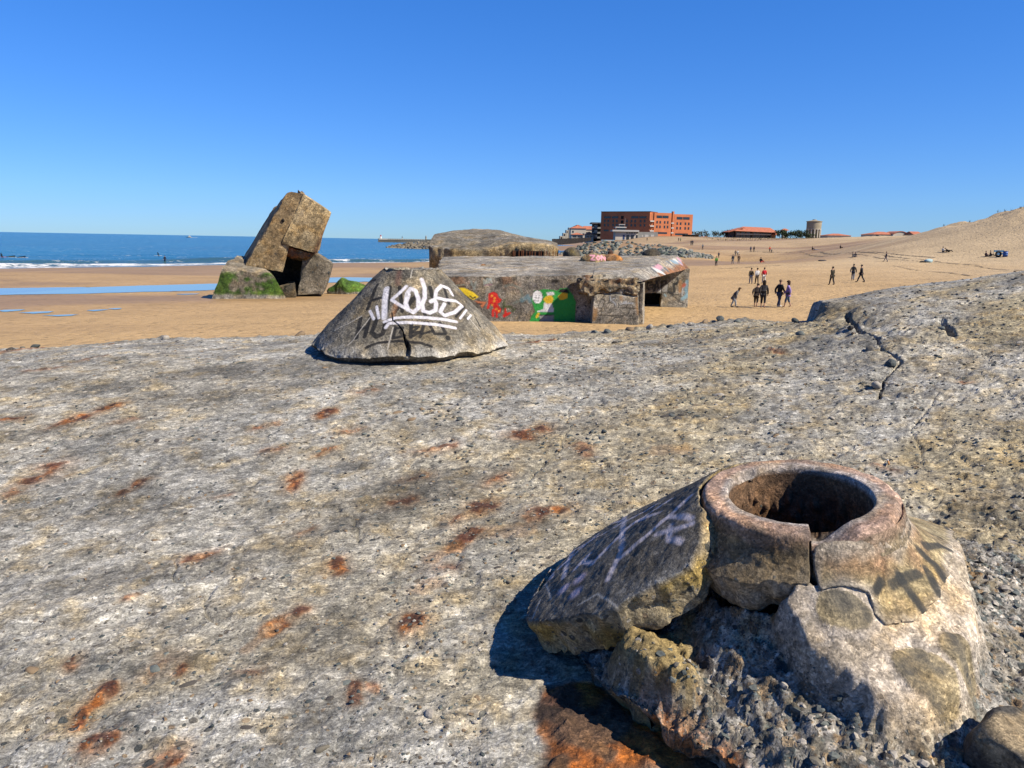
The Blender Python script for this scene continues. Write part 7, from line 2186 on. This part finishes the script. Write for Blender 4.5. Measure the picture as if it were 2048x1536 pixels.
# things lying about under the dune
b0 = on_sand(2010, 513.5)
ba = thing('rubbish_drum', 'blue drum bin standing at the foot of the dune', 'bin', tuple(b0))
BL = plain('blue_plastic', (0.03, 0.12, 0.42), 0.5)
lathe('drum', [(0, 0), (.38, 0), (.38, .30), (.40, .32), (.38, .34), (.38, .62), (.40, .64), (.38, .66), (.38, .95), (.34, .95), (.34, .12), (0, .12)], 20, BL, ba)
lathe('rim', [(.36, .945), (.41, .945), (.41, .985), (.36, .985), (.36, .945)], 20, plain('drum_rim', (0.02, 0.07, 0.26), 0.5), ba)
b0 = on_sand(1996, 514)
ty = thing('black_tyre', 'large black tyre propped up on the sand', 'tyre', tuple(b0 + np.array([0, 0, .5])))
V = [((.42 + .17 * math.cos(b_)) * math.cos(a), .14 * math.sin(b_), (.42 + .17 * math.cos(b_)) * math.sin(a)) for a in np.linspace(0, 6.283, 24, endpoint=False) for b_ in np.linspace(0, 6.283, 10, endpoint=False)]
F = grid_faces(24, 10, True)
F2 = np.array([(230 + j, 230 + (j + 1) % 10, (j + 1) % 10, j) for j in range(10)])
obj('tread', mesh('tread', V, np.concatenate([F, F2])), plain('rubber_black', (0.015, 0.015, 0.015), 0.8), ty)
b0 = on_sand(2004, 512)
wb = thing('windbreak', 'blue striped windbreak set up behind the black tyre', 'windbreak', tuple(b0))
boxes('upper_cloth', [(-.9, .9, 1.0, 1.03, .70, 1.0)], cloth((0.06, 0.22, 0.42)), wb)
boxes('lower_cloth', [(-.4, .9, 1.0, 1.03, .15, .55)], cloth((0.08, 0.20, 0.40)), wb)
for x_ in (-.9, 0, .9): boxes('stake', [(x_ - .02, x_ + .02, 1.03, 1.07, -.3, 1.1)], M['tancon'], wb)
b0 = on_sand(1857, 525)
V, F = rock_arrays(88, 2, .75, .5, .42, .25, .3)
tag(obj('cloth_bundle', mesh('cloth_bundle', V + np.array([0, 0, .2]), F), cloth((0.45, 0.62, 0.66)), None, tuple(b0)), 'pale blue bundle lying on the sand right of the lone walker', 'bundle')
b0 = on_sand(1846, 525)
V, F = rock_arrays(89, 2, .6, .3, .18, .3, .3)
tag(obj('bag', mesh('bag', V + np.array([0, 0, .1]), F), cloth((0.05, 0.045, 0.04)), None, tuple(b0)), 'dark bag left of the pale blue bundle', 'bag')
b0 = on_sand(1646, 522)
V, F = rock_arrays(90, 2, .9, .35, .18, .3, .3)
tag(obj('driftwood', mesh('driftwood', V + np.array([0, 0, .08]), F), cloth((0.09, 0.085, 0.09)), None, tuple(b0)), 'dark flat heap lying alone on the sand between the walkers', 'driftwood')
b0 = on_sand(1634, 500)
boxes_t = boxes('towel', [(-1.0, 1.0, -.5, .5, .0, .10)], cloth((0.18, 0.24, 0.42)))
boxes_t.location = tuple(b0)
tag(boxes_t, 'blue towel spread beside the far seated person in black', 'towel')

# weed and tyre lines on the dry sand
tv, tf = [], []
g = np.random.default_rng(8)
for (l, w) in (([(1700, 505), (1780, 514), (1860, 522), (1950, 531), (2048, 541)], .5), ([(1690, 508), (1760, 517), (1850, 524), (1960, 529)], .35), ([(1640, 504), (1720, 505), (1800, 510), (1870, 516)], .6), ([(1790, 532), (1880, 545), (1940, 552)], .3), ([(1500, 503), (1600, 504), (1680, 508)], .4), ([(1440, 538), (1480, 536), (1560, 531)], .3)):
    W = np.array([on_sand(*q) for q in l])
    n_ = 160
    t_ = np.linspace(0, len(W) - 1, n_)
    X_ = np.interp(t_, np.arange(len(W)), W[:, 0]); Y_ = np.interp(t_, np.arange(len(W)), W[:, 1])
    for i in range(n_ - 1):
        if g.random() < .35: continue
        a, b_ = np.array([X_[i], Y_[i]]), np.array([X_[i + 1], Y_[i + 1]])
        a = a + g.normal(size=2) * .15; b_ = b_ + g.normal(size=2) * .15
        d = (b_ - a); d = d / (np.hypot(*d) + 1e-6); nn_ = np.array([-d[1], d[0]]) * w * g.uniform(.3, 1.0)
        k = len(tv)
        q = np.array([a - nn_, b_ - nn_ * g.uniform(.2, 1), b_ + nn_ * g.uniform(.2, 1), a + nn_])
        z_ = terrain(q[:, 0], q[:, 1]) + 0.06
        tv += [tuple(v) for v in np.column_stack([q, z_])]
        tf.append((k, k + 1, k + 2, k + 3))
tag(obj('wrack_line', mesh('wrack_line', tv, tf, smooth=False), plain('dry_weed', (0.22, 0.17, 0.115), 0.95, .3, .5)), 'thin dark lines of dry weed across the sand', 'seaweed', kind='stuff')
